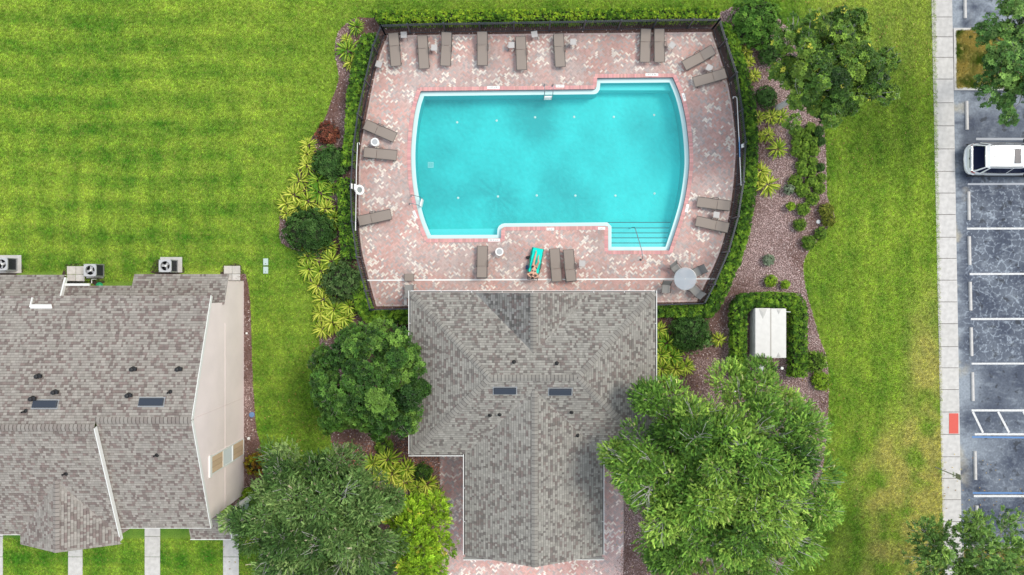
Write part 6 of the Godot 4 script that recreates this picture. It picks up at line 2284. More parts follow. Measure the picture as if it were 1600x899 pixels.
	for s in [-1.0, 1.0]:
		var tl := B.new()
		tl.box(Vector3(-2.14, 0.9, s * 0.80), Vector3(0.22, 0.12, 0.08), Color.WHITE, Basis(Vector3.UP, -s * 0.5), 0.02)
		put("tail_light", tl.mesh(), mat("lamp_red", 0.35, 0.02, 0.03, 0.2), t)
		var rl := B.new()
		rl.tube([Vector3(-1.6, 1.62, s * 0.64), Vector3(-1.5, 1.69, s * 0.65), Vector3(-0.5, 1.735, s * 0.67), Vector3(0.25, 1.69, s * 0.65), Vector3(0.33, 1.63, s * 0.64)], [0.018, 0.02, 0.02, 0.02, 0.018], 6)
		put("roof_rail", rl.mesh(), M.black_plastic, t)
		var mr := B.new()
		mr.box(Vector3(0.86, 1.06, s * 1.05), Vector3(0.14, 0.14, 0.2), Color.WHITE, Basis(), 0.03)
		put("mirror", mr.mesh(), M.black_plastic, t)
		var hl := B.new()
		hl.box(Vector3(2.08, 0.74, s * 0.66), Vector3(0.2, 0.14, 0.26), Color.WHITE, Basis(), 0.03)
		put("headlight", hl.mesh(), M.window_glass, t)
		for x in [-1.42, 1.4]:
			var w := Node3D.new()
			w.name = "wheel"
			t.add_child(w, true)
			w.position = Vector3(x, 0.34, s * 0.86)
			w.rotation.x = s * PI / 2
			var ty := B.new()
			ty.lathe(Vector3.ZERO, [Vector2(0.2, -0.11), Vector2(0.32, -0.11), Vector2(0.34, -0.07), Vector2(0.34, 0.07), Vector2(0.32, 0.11), Vector2(0.22, 0.11)], 24)
			put("tyre", ty.mesh(), M.black_plastic, w)
			var ri := B.new()
			ri.lathe(Vector3.ZERO, [Vector2(0.22, 0.105), Vector2(0.2, 0.07), Vector2(0.05, 0.09), Vector2(0, 0.095)], 20)
			put("rim", ri.mesh(), M.steel, w)
	for s in [-1.0, 1.0]:
		var ck := B.new()
		ck.box(Vector3(0.0, 0.3, s * 0.95), Vector3(4.2, 0.16, 0.05), Color.WHITE, Basis(), 0.02)
		put("sill_trim", ck.mesh(), M.black_plastic, t)
		var wl := B.new()
		wl.box(Vector3(-0.3, 1.005, s * 0.925), Vector3(2.9, 0.02, 0.02))
		put("window_trim", wl.mesh(), M.black_plastic, t)
	var sr := B.new()
	sr.box(Vector3(-0.05, 1.703, 0.0), Vector3(0.38, 0.02, 0.86), Color.WHITE, Basis().rotated(Vector3.BACK, -0.03))
	put("sunroof", sr.mesh(), M.car_glass, t)
	var an := B.new()
	an.box(Vector3(-1.35, 1.70, 0.02), Vector3(0.16, 0.05, 0.05), Color.WHITE, Basis(), 0.02)
	put("antenna_fin", an.mesh(), M.grey_metal, t)


# ---------------------------------------------------------------- things in the yards
func condenser(at: Vector3, turn: float, label: String, proto: Node3D) -> Node3D:
	if proto:
		return dup(proto, at, turn, label)
	var t := thing("condenser_unit", label, "air conditioner", at, turn, "condenser units behind the townhouse")
	var s := 0.74
	var h := 0.82
	var b := B.new()
	for q in 4:
		var a := PI / 4 + q * PI / 2
		b.box(Vector3(cos(a), 0, sin(a)) * (s * 0.7071 - 0.03) + Vector3(0, h / 2, 0), Vector3(0.06, h, 0.06))
	b.box(Vector3(0, 0.05, 0), Vector3(s, 0.1, s))
	put("cabinet", b.mesh(), M.grey_metal, t)
	var lv := B.new()
	for q in 4:
		var a := q * PI / 2
		var d := Vector3(cos(a), 0, sin(a))
		var bs := Basis(Vector3.UP, -a)
		lv.box(d * (s / 2 - 0.05) + Vector3(0, h / 2, 0), Vector3(0.03, h - 0.12, s - 0.1), Color(0.25, 0.27, 0.3), bs)
		for k in 16:
			lv.box(d * (s / 2 - 0.02) + Vector3(0, 0.13 + k * 0.042, 0), Vector3(0.02, 0.012, s - 0.1), Color(1, 1, 1), bs)
		for k in 7:
			lv.box(d * (s / 2 - 0.012) + bs * Vector3(0, 0, -0.27 + k * 0.09) + Vector3(0, h / 2, 0), Vector3(0.01, h - 0.14, 0.012), Color(1, 1, 1), bs)
	put("louvre", lv.mesh(), M.dark_metal, t)
	# top plate with a round opening
	var tp := B.new()
	var n := 32
	var ro := 0.28
	for k in n:
		var a0 := TAU * k / n
		var a1 := TAU * (k + 1) / n
		var c0 := Vector2(cos(a0), sin(a0))
		var c1 := Vector2(cos(a1), sin(a1))
		var e0 := c0 * minf((s / 2) / maxf(absf(c0.x), absf(c0.y)), 0.47)
		var e1 := c1 * minf((s / 2) / maxf(absf(c1.x), absf(c1.y)), 0.47)
		tp.quad(Vector3(c0.x * ro, h, c0.y * ro), Vector3(c1.x * ro, h, c1.y * ro), Vector3(e1.x, h + 0.01, e1.y), Vector3(e0.x, h + 0.01, e0.y))
		tp.quad(Vector3(e0.x, h + 0.01, e0.y), Vector3(e1.x, h + 0.01, e1.y), Vector3(e1.x, h - 0.06, e1.y), Vector3(e0.x, h - 0.06, e0.y))
		tp.quad(Vector3(c1.x * ro, h, c1.y * ro), Vector3(c0.x * ro, h, c0.y * ro), Vector3(c0.x * ro, h - 0.12, c0.y * ro), Vector3(c1.x * ro, h - 0.12, c1.y * ro))
	put("top_plate", tp.mesh(), mat("ac_grey", 0.50, 0.51, 0.53, 0.5), t)
	var fan := Node3D.new()
	fan.name = "fan"
	t.add_child(fan)
	fan.position = Vector3(0, h - 0.1, 0)
	var hb := B.new()
	hb.lathe(Vector3.ZERO, [Vector2(0.075, -0.1), Vector2(0.075, 0.03), Vector2(0.05, 0.05), Vector2(0, 0.055)], 16)
	put("hub", hb.mesh(), M.white_metal, fan)
	for k in 3:
		var bl := B.new()
		var a := TAU * k / 3 + 0.6
		var d := Vector3(cos(a), 0, sin(a))
		var e := Vector3(-sin(a), 0, cos(a))
		bl.quad(d * 0.06 - e * 0.05 + Vector3(0, 0.02, 0), d * 0.06 + e * 0.05 - Vector3(0, 0.03, 0), d * 0.25 + e * 0.13 - Vector3(0, 0.05, 0), d * 0.26 - e * 0.06 + Vector3(0, 0.02, 0))
		put("blade", bl.mesh(), M.ac_grey, fan)
	var dk := B.new()
	dk.lathe(Vector3(0, -0.25, 0), [Vector2(0.3, 0), Vector2(0.0, 0.01)], 20)
	put("well", dk.mesh(), M.black_plastic, fan)
	var gr := B.new()
	for k in 3:
		var rr := 0.1 + k * 0.075
		var pts: Array = []
		var rd: Array = []
		for i in 25:
			pts.append(Vector3(cos(TAU * i / 24) * rr, h + 0.02, sin(TAU * i / 24) * rr))
			rd.append(0.004)
		gr.tube(pts, rd, 3)
	put("grille", gr.mesh(), M.dark_metal, t)
	return t

func build_yard_gear() -> void:
	# concrete pads behind the townhouse
	for q in [[14, 413, 40, 28, "pale concrete pad under the condenser unit at the frame's edge"], [268, 414, 34, 24, "pale concrete pad under the condenser unit with the white fan hub"], [149, 424, 26, 22, "pale concrete pad under the condenser unit beside the cracked patio"]]:
		var b := B.new()
		var p := P(q[0], q[1])
		b.box(Vector3(0, 0.03, 0), Vector3(q[2] * S, 0.08, q[3] * S), Color.WHITE, Basis(), 0.01)
		var o := put("equipment_pad", b.mesh(), M.concrete)
		o.position = p
		tag(o, q[4], "pad")
	var pr := condenser(P(141.3, 422.5, 0.84) * Vector3(1, 0, 1) + Vector3(0, 0.07, 0), 0.0, "grey condenser unit between the cracked patio and the lawn", null)
	pr = condenser(P(258.5, 415.7, 0.84) * Vector3(1, 0, 1) + Vector3(0, 0.07, 0), PI / 2, "grey condenser unit with bright fan hub behind the townhouse's widest lean-to roof", pr)
	condenser(P(3, 413, 0.84) * Vector3(1, 0, 1) + Vector3(0, 0.07, 0), PI, "grey condenser unit cut off by the photo's edge", pr)
	# little patios of cracked slabs
	for q in [[105, 416, 133, 442, "cracked"], [350, 415.5, 376, 441, "stained"]]:
		var t := thing("small_patio", "%s pale concrete slab patio against the townhouse's back wall%s" % [q[4], " beside a condenser unit" if q[4] == "cracked" else " at the gable corner"], "patio", P((q[0] + q[2]) / 2, (q[1] + q[3]) / 2))
		var w: float = (q[2] - q[0]) * S / 2
		var d: float = (q[3] - q[1]) * S / 2
		for i in 2:
			for j in 2:
				var b := B.new()
				var v: float = [1.0, 0.86, 0.93, 1.05][i * 2 + j]
				b.box(Vector3((i - 0.5) * w, 0.02, (j - 0.5) * d), Vector3(w - 0.02, 0.06 + 0.01 * i, d - 0.02), Color(v, v * 0.98, v * 0.94), Basis(Vector3.UP, 0.02 * (i - j)), 0.01)
				put("slab", b.mesh(), M.concrete, t)
	# bare soil round the pads
	var so := B.new()
	for q in [[152, 437, 20, 16], [262, 419, 44, 24], [12, 418, 44, 24], [118, 428, 36, 28], [363, 425, 32, 22]]:
		var pg := PackedVector2Array()
		for k in 14:
			var a := TAU * k / 14
			var rr := 1.0 + 0.12 * sin(k * 2.3)
			pg.append(P2(q[0] + cos(a) * q[2] * 0.6 * rr, q[1] + sin(a) * q[3] * 0.62 * rr))
		so.sheet(pg, 0.006 + 0.0008 * q[2] / 10.0)
	struct("bare_soil_ground", so.mesh(), M.soil)
	var gl := thing("green_lid", "round green dome lid beside the townhouse's back eave", "lid", P(155.5, 447))
	var gb := B.new()
	gb.lathe(Vector3.ZERO, [Vector2(0.2, 0), Vector2(0.2, 0.06), Vector2(0.17, 0.12), Vector2(0.08, 0.16), Vector2(0, 0.17)], 20)
	put("dome", gb.mesh(), mat("lid_green", 0.02, 0.34, 0.13, 0.4), gl)
	var gr := B.new()
	gr.lathe(Vector3.ZERO, [Vector2(0.2, 0.0), Vector2(0.23, 0.01), Vector2(0.23, 0.03), Vector2(0.2, 0.035)], 20)
	put("rim", gr.mesh(), M.lid_green, gl)
	var pp := B.new()
	var pe := P(148, 443)
	pp.tube([pe + Vector3(0, 0.3, 0), pe + Vector3(0.0, 0.3, -0.2), pe + Vector3(0.02, 0.3, -0.24), pe + Vector3(0.12, 0.28, -0.25), pe + Vector3(0.14, 0.05, -0.25)], [0.03, 0.03, 0.03, 0.03, 0.03], 8)
	tag(put("drain_pipe", pp.mesh(), M.white_paint), "bent white plastic pipe between the condenser unit and the green lid", "pipe")
	# front walks and yards
	for q in [[-12, 5, "townhouse_path"], [107, 129.5, "townhouse_path"], [226.5, 250.5, "townhouse_path"], [349, 373.5, "townhouse_path"]]:
		var w := Node3D.new()
		w.name = numbered(q[2])
		w.set_meta("kind", "structure")
		add_child(w)
		var ys := [815, 838, 870, 902, 940]
		for i in ys.size() - 1:
			var b := B.new()
			var a := P(q[0], ys[i] + 0.3)
			var z := P(q[1], ys[i + 1] - 0.3)
			b.box(Vector3((a.x + z.x) / 2, 0.0, (a.z + z.z) / 2), Vector3(z.x - a.x, 0.1, z.z - a.z), Color(1, 1, 1) * [1.0, 0.95, 1.04, 0.98][i], Basis(), 0.012)
			put("slab", b.mesh(), M.concrete, w)
	# meter lids in the lawn
	for q in [[415.5, 409.5, "upper"], [415.5, 422.5, "lower"]]:
		var t := thing("valve_box", "%s of two pale rounded utility lids set in the lawn near the townhouse" % q[2], "utility lid", P(q[0], q[1]))
		var b := B.new()
		b.box(Vector3(0, 0.035, 0), Vector3(0.3, 0.07, 0.42), Color.WHITE, Basis(), 0.02)
		put("lid", b.mesh(), mat("lid_grey", 0.45, 0.56, 0.52, 0.6), t)
		var k := B.new()
		k.box(Vector3(0, 0.072, 0.1), Vector3(0.06, 0.008, 0.03))
		put("key_slot", k.mesh(), M.dark_metal, t)
	var hose := thing("hose_valve", "small blue valve cap in the mulch strip along the cream wall", "valve cap", P(394, 648))
	var hb := B.new()
	hb.lathe(Vector3.ZERO, [Vector2(0.17, 0), Vector2(0.17, 0.08), Vector2(0.13, 0.12), Vector2(0, 0.13)], 16)
	put("cap", hb.mesh(), mat("cap_blue", 0.14, 0.25, 0.45, 0.5), hose)
	var hk := B.new()
	hk.box(Vector3(0, 0.135, 0), Vector3(0.14, 0.02, 0.03))
	put("grip", hk.mesh(), M.cap_blue, hose)
	for q in [[389, 685, 0.09, "small white drain cap at the lower end of the mulch strip"], [386, 521, 0.07, "small white drain cap midway along the mulch strip"], [1143, 495.5, 0.11, "small white garden light on the bark beside the cabinet hedge"], [1278, 347, 0.13, "small pale stone on the bark inside the low shrubs"], [1147, 612, 0.1, "small white cap half hidden below the big oak"]]:
		var b := B.new()
		b.lathe(Vector3.ZERO, [Vector2(q[2], 0), Vector2(q[2], 0.08), Vector2(q[2] * 0.7, 0.12), Vector2(0, 0.13)], 12)
		var o := put("garden_cap", b.mesh(), M.white_paint)
		o.position = P(q[0], q[1])
		tag(o, q[3], "garden fitting")
	# the white cabinet
	var h := 1.15
	var a := P(1180, 481.5, h)
	var z := P(1228.5, 559, h)
	var w := z.x - a.x
	var d := z.z - a.z
	var t := thing("equipment_cabinet", "white metal equipment cabinet with a two-panel lid inside the square hedge", "cabinet", Vector3((a.x + z.x) / 2, 0.0, (a.z + z.z) / 2))
	var cream := mat("cabinet_white", 0.68, 0.665, 0.635, 0.5)
	grain(cream, ntex(0.02, 0.9, 1.0, FastNoiseLite.TYPE_SIMPLEX, 256, 4, 61), 0.4)
	var b1 := B.new()
	b1.box(Vector3(0.02, h / 2 - 0.04, 0), Vector3(w - 0.1, h - 0.1, d - 0.06))
	put("body", b1.mesh(), cream, t)
	for s in 2:
		var lb := B.new()
		var x0: float = [-w / 2, 0.02][s]
		var x1: float = [-0.02, w / 2][s]
		var zz: float = [0.0, 0.03][s]
		lb.box(Vector3((x0 + x1) / 2, h - 0.03, zz), Vector3(x1 - x0, 0.07, d - 0.02), Color.WHITE, Basis(), 0.02)
		var lid := put("lid_panel", lb.mesh(), cream, t)
		# pressed corner gussets
		for e in [-1.0, 1.0]:
			var gs := B.new()
			var xm: float = (x0 + x1) / 2
			var y := h + 0.006
			var ww: float = 0.24 if s == 0 else 0.13
			var dl: float = 0.6 if (s == 0 and e < 0) else 0.3
			var zo: float = e * (d / 2 - 0.05) + zz
			var pts := [Vector3(xm - ww, y, zo), Vector3(xm + ww, y, zo), Vector3(xm + ww * 0.6, y, zo - e * dl * 0.5), Vector3(xm, y, zo - e * dl), Vector3(xm - ww * 0.6, y, zo - e * dl * 0.5)]
			var mid := Vector3(xm, y - 0.004 + 0.03, zo - e * dl * 0.35)
			for i in 5:
				var p0: Vector3 = pts[i]
				var p1: Vector3 = pts[(i + 1) % 5]
				if (p0 - mid).cross(p1 - mid).y > 0: gs.tri(mid, p0, p1, Color(0.72, 0.72, 0.71))
				else: gs.tri(mid, p1, p0, Color(0.72, 0.72, 0.71))
			put("gusset", gs.mesh(), cream, lid)
	var sm := B.new()
	sm.box(Vector3(0, h + 0.0, 0), Vector3(0.05, 0.03, d - 0.08), Color(0.72, 0.7, 0.66))
	put("seam", sm.mesh(), cream, t)
	for k in 9:
		var rb := B.new()
		rb.box(Vector3(-w / 2 + 0.05, 0.16 + k * 0.108, 0), Vector3(0.05, 0.06, d - 0.1), Color(0.9, 0.9, 0.89), Basis(), 0.01)
		put("side_rib", rb.mesh(), cream, t)
	var wr := B.new()
	wr.bar(Vector3(w / 2 - 0.05, h - 0.1, -d / 2 + 0.22), Vector3(w / 2 + 0.3, h - 0.12, -d / 2 + 0.24), 0.02)
	put("conduit", wr.mesh(), M.white_paint, t)
	# pump and meter beside it
	var pm := thing("pump", "grey pump with black pipes beside the white cabinet's lower end", "pump", P(1185, 575))
	var pb := B.new()
	pb.lathe(Vector3.ZERO, [Vector2(0.22, 0), Vector2(0.22, 0.5), Vector2(0.18, 0.58), Vector2(0, 0.6)], 18)
	put("housing", pb.mesh(), M.ac_grey, pm)
	for s in [-0.1, 0.1]:
		var bp := B.new()
		bp.tube([Vector3(s, 0.4, -0.2), Vector3(s, 0.45, -0.4), Vector3(s, 0.2, -0.5)], [0.05, 0.05, 0.05], 8)
		put("pipe", bp.mesh(), M.black_plastic, pm)
	var vp := thing("valve", "black and white pipe valve beside the grey pump", "valve", P(1215, 573))
	var vb := B.new()
	vb.tube([Vector3(-0.3, 0.35, 0), Vector3(0.0, 0.35, 0.02), Vector3(0.25, 0.35, 0.05)], [0.06, 0.06, 0.06], 9)
	put("pipe", vb.mesh(), M.black_plastic, vp)
	var vk := B.new()
	vk.lathe(Vector3(0.1, 0.4, 0.05), [Vector2(0.09, 0), Vector2(0.09, 0.06), Vector2(0, 0.08)], 12)
	put("handle", vk.mesh(), M.white_paint, vp)


# ---------------------------------------------------------------- the sunbather
func nets(b: B, bones: Array, cell: float, col: Color, blend: float) -> void:
	# surface nets over a smooth union of tapered capsules [p, q, r_p, r_q]
	var lo := Vector3.INF
	var hi := -Vector3.INF
	for k in bones:
		var m: float = maxf(k[2], k[3]) + blend * 0.5 + cell * 2
		for p in [k[0], k[1]]:
			lo = lo.min(p - Vector3(m, m, m))
			hi = hi.max(p + Vector3(m, m, m))
	var n := Vector3i(((hi - lo) / cell).ceil()) + Vector3i(2, 2, 2)
	var sx := 1
	var sy := n.x
	var sz := n.x * n.y
	var f := PackedFloat32Array()
	f.resize(n.x * n.y * n.z)
	f.fill(9.0)
	for k in bones:
		var p: Vector3 = k[0]
		var q: Vector3 = k[1]
		var ra: float = k[2]
		var rb: float = k[3]
		var d := q - p
		var l2 := maxf(d.length_squared(), 1e-9)
		var m := maxf(ra, rb) + blend * 2.0 + cell * 2
		var a := Vector3i(((p.min(q) - Vector3(m, m, m) - lo) / cell).floor()).clamp(Vector3i.ZERO, n - Vector3i.ONE)
		var z := Vector3i(((p.max(q) + Vector3(m, m, m) - lo) / cell).ceil()).clamp(Vector3i.ZERO, n - Vector3i.ONE)
		for iz in range(a.z, z.z + 1):
			for iy in range(a.y, z.y + 1):
				for ix in range(a.x, z.x + 1):
					var w := lo + Vector3(ix, iy, iz) * cell
					var t := clampf((w - p).dot(d) / l2, 0.0, 1.0)
					var s := (w - p - d * t).length() - lerpf(ra, rb, t)
					var at := ix + iy * sy + iz * sz
					var o := f[at]
					var hgt := maxf(blend - absf(o - s), 0.0) / blend
					f[at] = minf(o, s) - hgt * hgt * blend * 0.25
	var vert := {}
	for iz in n.z - 1:
		for iy in n.y - 1:
			for ix in n.x - 1:
				var at := ix + iy * sy + iz * sz
				var inn := 0
				var sum := Vector3.ZERO
				var cnt := 0
				for c in 8:
					if f[at + (c & 1) * sx + ((c >> 1) & 1) * sy + ((c >> 2) & 1) * sz] < 0.0: inn += 1
				if inn == 0 or inn == 8:
					continue
				for e in [[0, 1], [2, 3], [4, 5], [6, 7], [0, 2], [1, 3], [4, 6], [5, 7], [0, 4], [1, 5], [2, 6], [3, 7]]:
					var c0 := Vector3(e[0] & 1, (e[0] >> 1) & 1, (e[0] >> 2) & 1)
					var c1 := Vector3(e[1] & 1, (e[1] >> 1) & 1, (e[1] >> 2) & 1)
					var v0 := f[at + int(c0.x) * sx + int(c0.y) * sy + int(c0.z) * sz]
					var v1 := f[at + int(c1.x) * sx + int(c1.y) * sy + int(c1.z) * sz]
					if (v0 < 0.0) != (v1 < 0.0):
						sum += c0.lerp(c1, v0 / (v0 - v1))
						cnt += 1
				var g := Vector3(f[at + sx] - f[at], f[at + sy] - f[at], f[at + sz] - f[at])
				vert[at] = [lo + (Vector3(ix, iy, iz) + sum / cnt) * cell, g.normalized()]
	for iz in range(1, n.z - 1):
		for iy in range(1, n.y - 1):
			for ix in range(1, n.x - 1):
				var at := ix + iy * sy + iz * sz
				var v := f[at]
				for ax in 3:
					var st: int = [sx, sy, sz][ax]
					if (v < 0.0) == (f[at + st] < 0.0):
						continue
					var u: int = [sy, sz, sx][ax]
					var w: int = [sz, sx, sy][ax]
					var q := [at, at - u, at - u - w, at - w]
					if not (vert.has(q[0]) and vert.has(q[1]) and vert.has(q[2]) and vert.has(q[3])):
						continue
					if v >= 0.0:
						q = [q[0], q[3], q[2], q[1]]
					var A: Array = vert[q[0]]
					var C: Array = vert[q[1]]
					var D: Array = vert[q[2]]
					var E: Array = vert[q[3]]
					b.stri(A[0], C[0], D[0], A[1], C[1], D[1], col)
					b.stri(A[0], D[0], E[0], A[1], D[1], E[1], col)

func hand(wrist: Vector3, dir: Vector3, palm_n: Vector3, thumb_s: float) -> Array:
	# bones of a hand: palm and five bent fingers
	var side := dir.cross(palm_n).normalized() * thumb_s
	var out: Array = [[wrist, wrist + dir * 0.05 + side * 0.015, 0.026, 0.028], [wrist + dir * 0.03, wrist + dir * 0.085 - side * 0.018, 0.024, 0.024], [wrist + dir * 0.03, wrist + dir * 0.085 + side * 0.018, 0.024, 0.022]]
	for i in 4:
		var s := side * (0.03 - i * 0.02)
		var l: float = [0.068, 0.078, 0.072, 0.056][i]
		var k := wrist + dir * 0.09 + s
		var m := k + (dir * 0.9 + palm_n * 0.3).normalized() * l * 0.55
		out.append([k, m, 0.0095, 0.0088])
		out.append([m, m + (dir * 0.55 + palm_n * 0.8).normalized() * l * 0.5, 0.0088, 0.0075])
	var tb := wrist + dir * 0.035 + side * 0.03
	var tm := tb + (dir * 0.55 + side * 0.8).normalized() * 0.04
	out.append([tb, tm, 0.012, 0.0105])
	out.append([tm, tm + (dir * 0.85 + side * 0.35).normalized() * 0.032, 0.0105, 0.0085])
	return out

func build_person() -> void:
	var foot := P(841.2, 388.5, 0.33)
	var head := P(831.4, 438.5, 0.36)
	var d := head - foot
	var turn := atan2(d.x, d.z)
	var at := Vector3((foot.x + head.x) / 2, 0.05, (foot.z + head.z) / 2)
	var lo := lounger("sun_lounger", "sun lounger under the turquoise towel where the sunbather lies", 0.62)
	lo.position = at
	lo.rotation.y = turn
	# towel over seat and back
	var tw := thing("beach_towel", "bright turquoise beach towel spread over the sunbather's lounger", "towel", at, turn)
	var tb := B.new()
	var cols := [Color(0.0, 0.42, 0.36), Color(0.02, 1.0, 0.95), Color(0.0, 0.5, 0.44)]
	var line: Array = []
	for i in 22:
		var s := -0.99 + i * 0.082
		var y := 0.36
		var z := s
		if s > 0.24:
			z = 0.24 + (s - 0.24) * cos(0.62)
			y = 0.365 + (s - 0.24) * sin(0.62)
		line.append(Vector3(0, y + 0.004 * sin(i * 1.9), z))
	var xs := [-0.40, -0.335, -0.30, -0.2, 0.0, 0.15, 0.27, 0.32, 0.36]
	var ysx := [-0.16, -0.03, 0.0, 0.006, 0.0, 0.007, 0.0, -0.04, -0.14]
	for i in line.size() - 3:
		for j in xs.size() - 1:
			var wv := func(k: int, m: int) -> Vector3:
				return line[k] + Vector3(xs[m] + 0.008 * sin(k * 1.3 + m), ysx[m] + 0.006 * sin(k * 2.1 + m * 1.7), 0)
			tb.quad(wv.call(i, j), wv.call(i + 1, j), wv.call(i + 1, j + 1), wv.call(i, j + 1), cols[0] if (j < 2 or j > 6) else Color(0.1, 1.0, 0.95))
	put("cloth", tb.mesh(), M.towel, tw)
	var hm := B.new()
	for i in [0, line.size() - 4]:
		for j in range(2, 6):
			hm.box(line[i] + Vector3((xs[j] + xs[j + 1]) / 2, 0.013, 0.02), Vector3(xs[j + 1] - xs[j], 0.004, 0.05), Color(0.2, 0.9, 0.85))
	put("hem", hm.mesh(), M.towel, tw)
	# body: on the back, one leg straight, one knee up, hands behind the head
	var up := Vector3(0, sin(0.62), cos(0.62))      # along the backrest
	var nb := Vector3(0, cos(0.62), -sin(0.62))     # out of the backrest
	var hip := Vector3(-0.02, 0.475, 0.16)
	var back0 := Vector3(-0.02, 0.44, 0.26)
	var waist := back0 + up * 0.12 + nb * 0.06
	var chest := back0 + up * 0.34 + nb * 0.075
	var neck := back0 + up * 0.50 + nb * 0.055
	var skull := neck + up * 0.15 + nb * 0.035
	var bones: Array = []
	bones.append([hip + Vector3(-0.075, 0, 0), hip + Vector3(0.075, 0, 0), 0.105, 0.105])
	bones.append([hip, waist, 0.115, 0.10])
	bones.append([waist + Vector3(-0.05, 0, 0), chest + Vector3(-0.07, 0, 0), 0.088, 0.10])
	bones.append([waist + Vector3(0.05, 0, 0), chest + Vector3(0.07, 0, 0), 0.088, 0.10])
	bones.append([chest + Vector3(-0.07, 0, 0) + nb * 0.055, chest + Vector3(-0.072, 0, 0) + nb * 0.06 - up * 0.01, 0.062, 0.062])
	bones.append([chest + Vector3(0.07, 0, 0) + nb * 0.055, chest + Vector3(0.072, 0, 0) + nb * 0.06 - up * 0.01, 0.062, 0.062])
	bones.append([chest + up * 0.08 + Vector3(-0.15, 0, 0), chest + up * 0.08 + Vector3(0.15, 0, 0), 0.062, 0.062])
	bones.append([chest + up * 0.08, neck + up * 0.06, 0.06, 0.052])
	# legs: the straight one and the bent one
	var k1 := Vector3(-0.105, 0.44, -0.30)
	var f1 := Vector3(-0.09, 0.42, -0.72)
	bones.append([hip + Vector3(-0.085, -0.005, 0), k1, 0.092, 0.056])
	bones.append([k1, k1.lerp(f1, 0.35) + Vector3(0, -0.008, 0), 0.055, 0.054])
	bones.append([k1.lerp(f1, 0.35) + Vector3(0, -0.008, 0), f1, 0.054, 0.036])
	bones.append([f1 + Vector3(0, -0.02, -0.02), f1 + Vector3(-0.03, 0.15, -0.09), 0.036, 0.028])
	var k2 := Vector3(0.16, 0.74, -0.16)
	var f2 := Vector3(0.10, 0.41, -0.42)
	bones.append([hip + Vector3(0.09, 0.0, 0), k2, 0.092, 0.058])
	bones.append([k2, k2.lerp(f2, 0.35) + Vector3(0, 0, 0.012), 0.057, 0.054])
	bones.append([k2.lerp(f2, 0.35) + Vector3(0, 0, 0.012), f2, 0.054, 0.036])
	bones.append([f2 + Vector3(0, -0.01, 0.02), f2 + Vector3(0.01, -0.012, -0.17), 0.034, 0.024])
	# arms: elbows out, hands clasped behind the head
	var wrists: Array = []
	for s in [-1.0, 1.0]:
		var sh := chest + up * 0.085 + Vector3(s * 0.165, 0, 0)
		var el := neck + up * 0.1 + Vector3(s * 0.33, 0, 0) + nb * 0.07
		var wr := skull + up * 0.075 + Vector3(s * 0.135, 0, 0) - nb * 0.0
		bones.append([sh, el, 0.05, 0.038])
		bones.append([el, el.lerp(wr, 0.4), 0.038, 0.037])
		bones.append([el.lerp(wr, 0.4), wr, 0.037, 0.025])
		wrists.append(wr)
	var t := thing("person", "person in a dark swimsuit sunbathing on the turquoise towel, hands behind the head", "person", at, turn)
	var b := B.new()
	nets(b, bones, 0.014, Color.WHITE, 0.04)
	# head and face, on a finer grid
	var fc := (nb * 0.9 - up * 0.05).normalized()
	var hb: Array = [[skull - up * 0.01, skull + up * 0.04, 0.082, 0.088], [skull - up * 0.02 + fc * 0.02, skull - up * 0.075 + fc * 0.03, 0.066, 0.042], [neck + up * 0.04, skull - up * 0.02, 0.05, 0.055]]
	hb.append([skull + fc * 0.085 + up * 0.005, skull + fc * 0.105 - up * 0.03, 0.01, 0.015])        # nose
	hb.append([skull + fc * 0.083 - up * 0.058 - Vector3(0.018, 0, 0), skull + fc * 0.083 - up * 0.058 + Vector3(0.018, 0, 0), 0.009, 0.009])   # lips
	for s in [-1.0, 1.0]:
		hb.append([skull + Vector3(s * 0.03, 0, 0) + fc * 0.078 + up * 0.022, skull + Vector3(s * 0.042, 0, 0) + fc * 0.072 + up * 0.022, 0.012, 0.01])  # brows
		hb.append([skull + Vector3(s * 0.084, 0, 0) + up * 0.01, skull + Vector3(s * 0.09, 0, 0) - up * 0.03, 0.014, 0.01])   # ears
	nets(b, hb, 0.008, Color.WHITE, 0.018)
	for i in 2:
		var s: float = [-1.0, 1.0][i]
		nets(b, hand(wrists[i], (Vector3(-s, 0, 0) * 0.9 + up * 0.2 - nb * 0.25).normalized(), (-up * 0.7 - nb * 0.4).normalized(), s), 0.005, Color.WHITE, 0.010)
	put("body", b.mesh(), M.skin, t)
	var ey := B.new()
	var sun_g := B.new()
	for s in [-1.0, 1.0]:
		sun_g.tube([skull + Vector3(s * 0.012, 0, 0) + fc * 0.098 + up * 0.008, skull + Vector3(s * 0.055, 0, 0) + fc * 0.088 + up * 0.008], [0.02, 0.02], 8)
		sun_g.bar(skull + Vector3(s * 0.055, 0, 0) + fc * 0.088 + up * 0.008, skull + Vector3(s * 0.092, 0, 0) + up * 0.012, 0.004, 4)
	put("sunglasses", sun_g.mesh(), M.black_plastic, t)
	var hr := B.new()
	nets(hr, [[skull + up * 0.03 - fc * 0.02, skull + up * 0.075 - fc * 0.025, 0.092, 0.085], [skull + up * 0.1, skull + up * 0.17 - fc * 0.05 + Vector3(0.05, 0, 0), 0.06, 0.03], [skull + up * 0.1, skull + up * 0.18 - fc * 0.05 - Vector3(0.06, 0, 0), 0.06, 0.03], [skull + up * 0.05 - Vector3(0.075, 0, 0), skull - up * 0.06 - Vector3(0.085, 0, 0) - fc * 0.03, 0.03, 0.02], [skull + up * 0.05 + Vector3(0.075, 0, 0), skull - up * 0.06 + Vector3(0.085, 0, 0) - fc * 0.03, 0.03, 0.02]], 0.01, Color.WHITE, 0.03)
	put("hair", hr.mesh(), M.hair, t)
	var su := B.new()
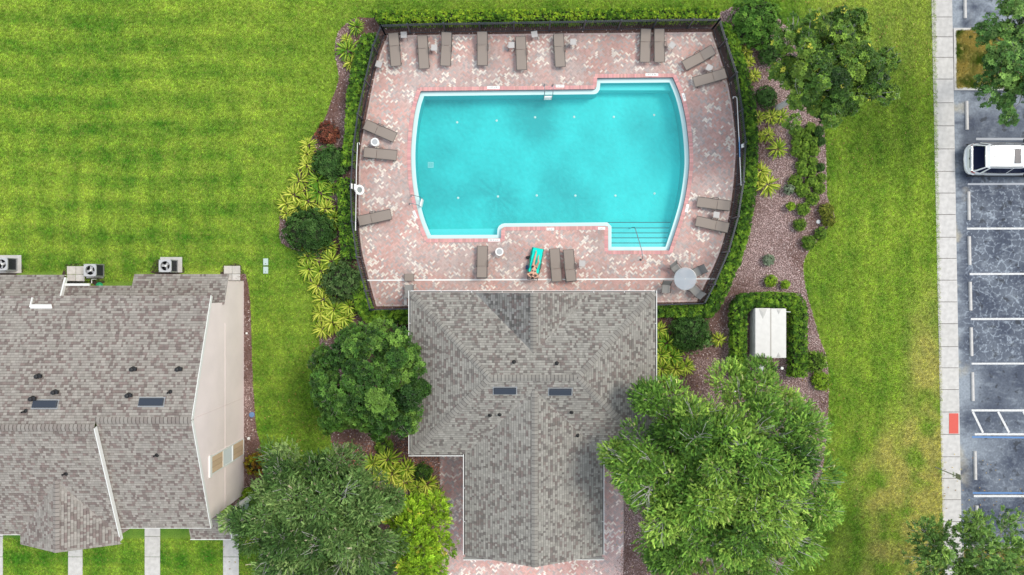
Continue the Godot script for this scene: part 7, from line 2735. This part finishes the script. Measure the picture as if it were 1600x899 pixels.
	nets(su, [[hip + Vector3(-0.075, 0.008, 0.0), hip + Vector3(0.075, 0.008, 0.0), 0.107, 0.107], [hip + Vector3(-0.06, 0.01, 0.03), hip + Vector3(0.06, 0.01, 0.03), 0.108, 0.108]], 0.012, Color.WHITE, 0.03)
	put("swim_bottoms", su.mesh(), mat("swimwear", 0.02, 0.018, 0.03, 0.6), t)
	var st := B.new()
	nets(st, [[chest + Vector3(-0.07, 0, 0) + nb * 0.06, chest + Vector3(-0.072, 0, 0) + nb * 0.066 - up * 0.01, 0.063, 0.063], [chest + Vector3(0.07, 0, 0) + nb * 0.06, chest + Vector3(0.072, 0, 0) + nb * 0.066 - up * 0.01, 0.063, 0.063], [chest + Vector3(-0.16, 0, 0) - up * 0.03 + nb * 0.02, chest + Vector3(-0.07, 0, 0) + nb * 0.09 - up * 0.03, 0.012, 0.014], [chest + Vector3(0.16, 0, 0) - up * 0.03 + nb * 0.02, chest + Vector3(0.07, 0, 0) + nb * 0.09 - up * 0.03, 0.012, 0.014]], 0.01, Color.WHITE, 0.015)
	put("swim_top", st.mesh(), M.swimwear, t)
	# belongings
	var bg := P(825, 402.5, 0.1)
	var bag := thing("black_bag", "small black bag on the bricks beside the sunbather's lounger", "bag", Vector3(bg.x, 0.05, bg.z), 0.3)
	var b2 := B.new()
	b2.box(Vector3(0, 0.1, 0), Vector3(0.24, 0.2, 0.17), Color.WHITE, Basis(), 0.05)
	put("body", b2.mesh(), M.black_plastic, bag)
	var hd := B.new()
	hd.tube([Vector3(-0.08, 0.18, 0), Vector3(-0.05, 0.27, 0.02), Vector3(0.05, 0.27, 0.02), Vector3(0.08, 0.18, 0)], [0.01, 0.01, 0.01, 0.01], 5)
	put("handle", hd.mesh(), M.black_plastic, bag)
	var bu := P(823.6, 418, 0.15)
	var bb := thing("blue_bag", "dark blue bag leaning against the sunbather's lounger", "bag", Vector3(bu.x, 0.05, bu.z), -0.2)
	var b3 := B.new()
	b3.box(Vector3(0, 0.16, 0), Vector3(0.16, 0.32, 0.24), Color.WHITE, Basis(), 0.05)
	put("body", b3.mesh(), mat("bag_blue", 0.015, 0.04, 0.12, 0.7), bb)
	var h3 := B.new()
	h3.tube([Vector3(0, 0.3, -0.08), Vector3(0.02, 0.42, -0.05), Vector3(0.02, 0.42, 0.05), Vector3(0, 0.3, 0.08)], [0.01, 0.01, 0.01, 0.01], 5)
	put("handle", h3.mesh(), M.bag_blue, bb)
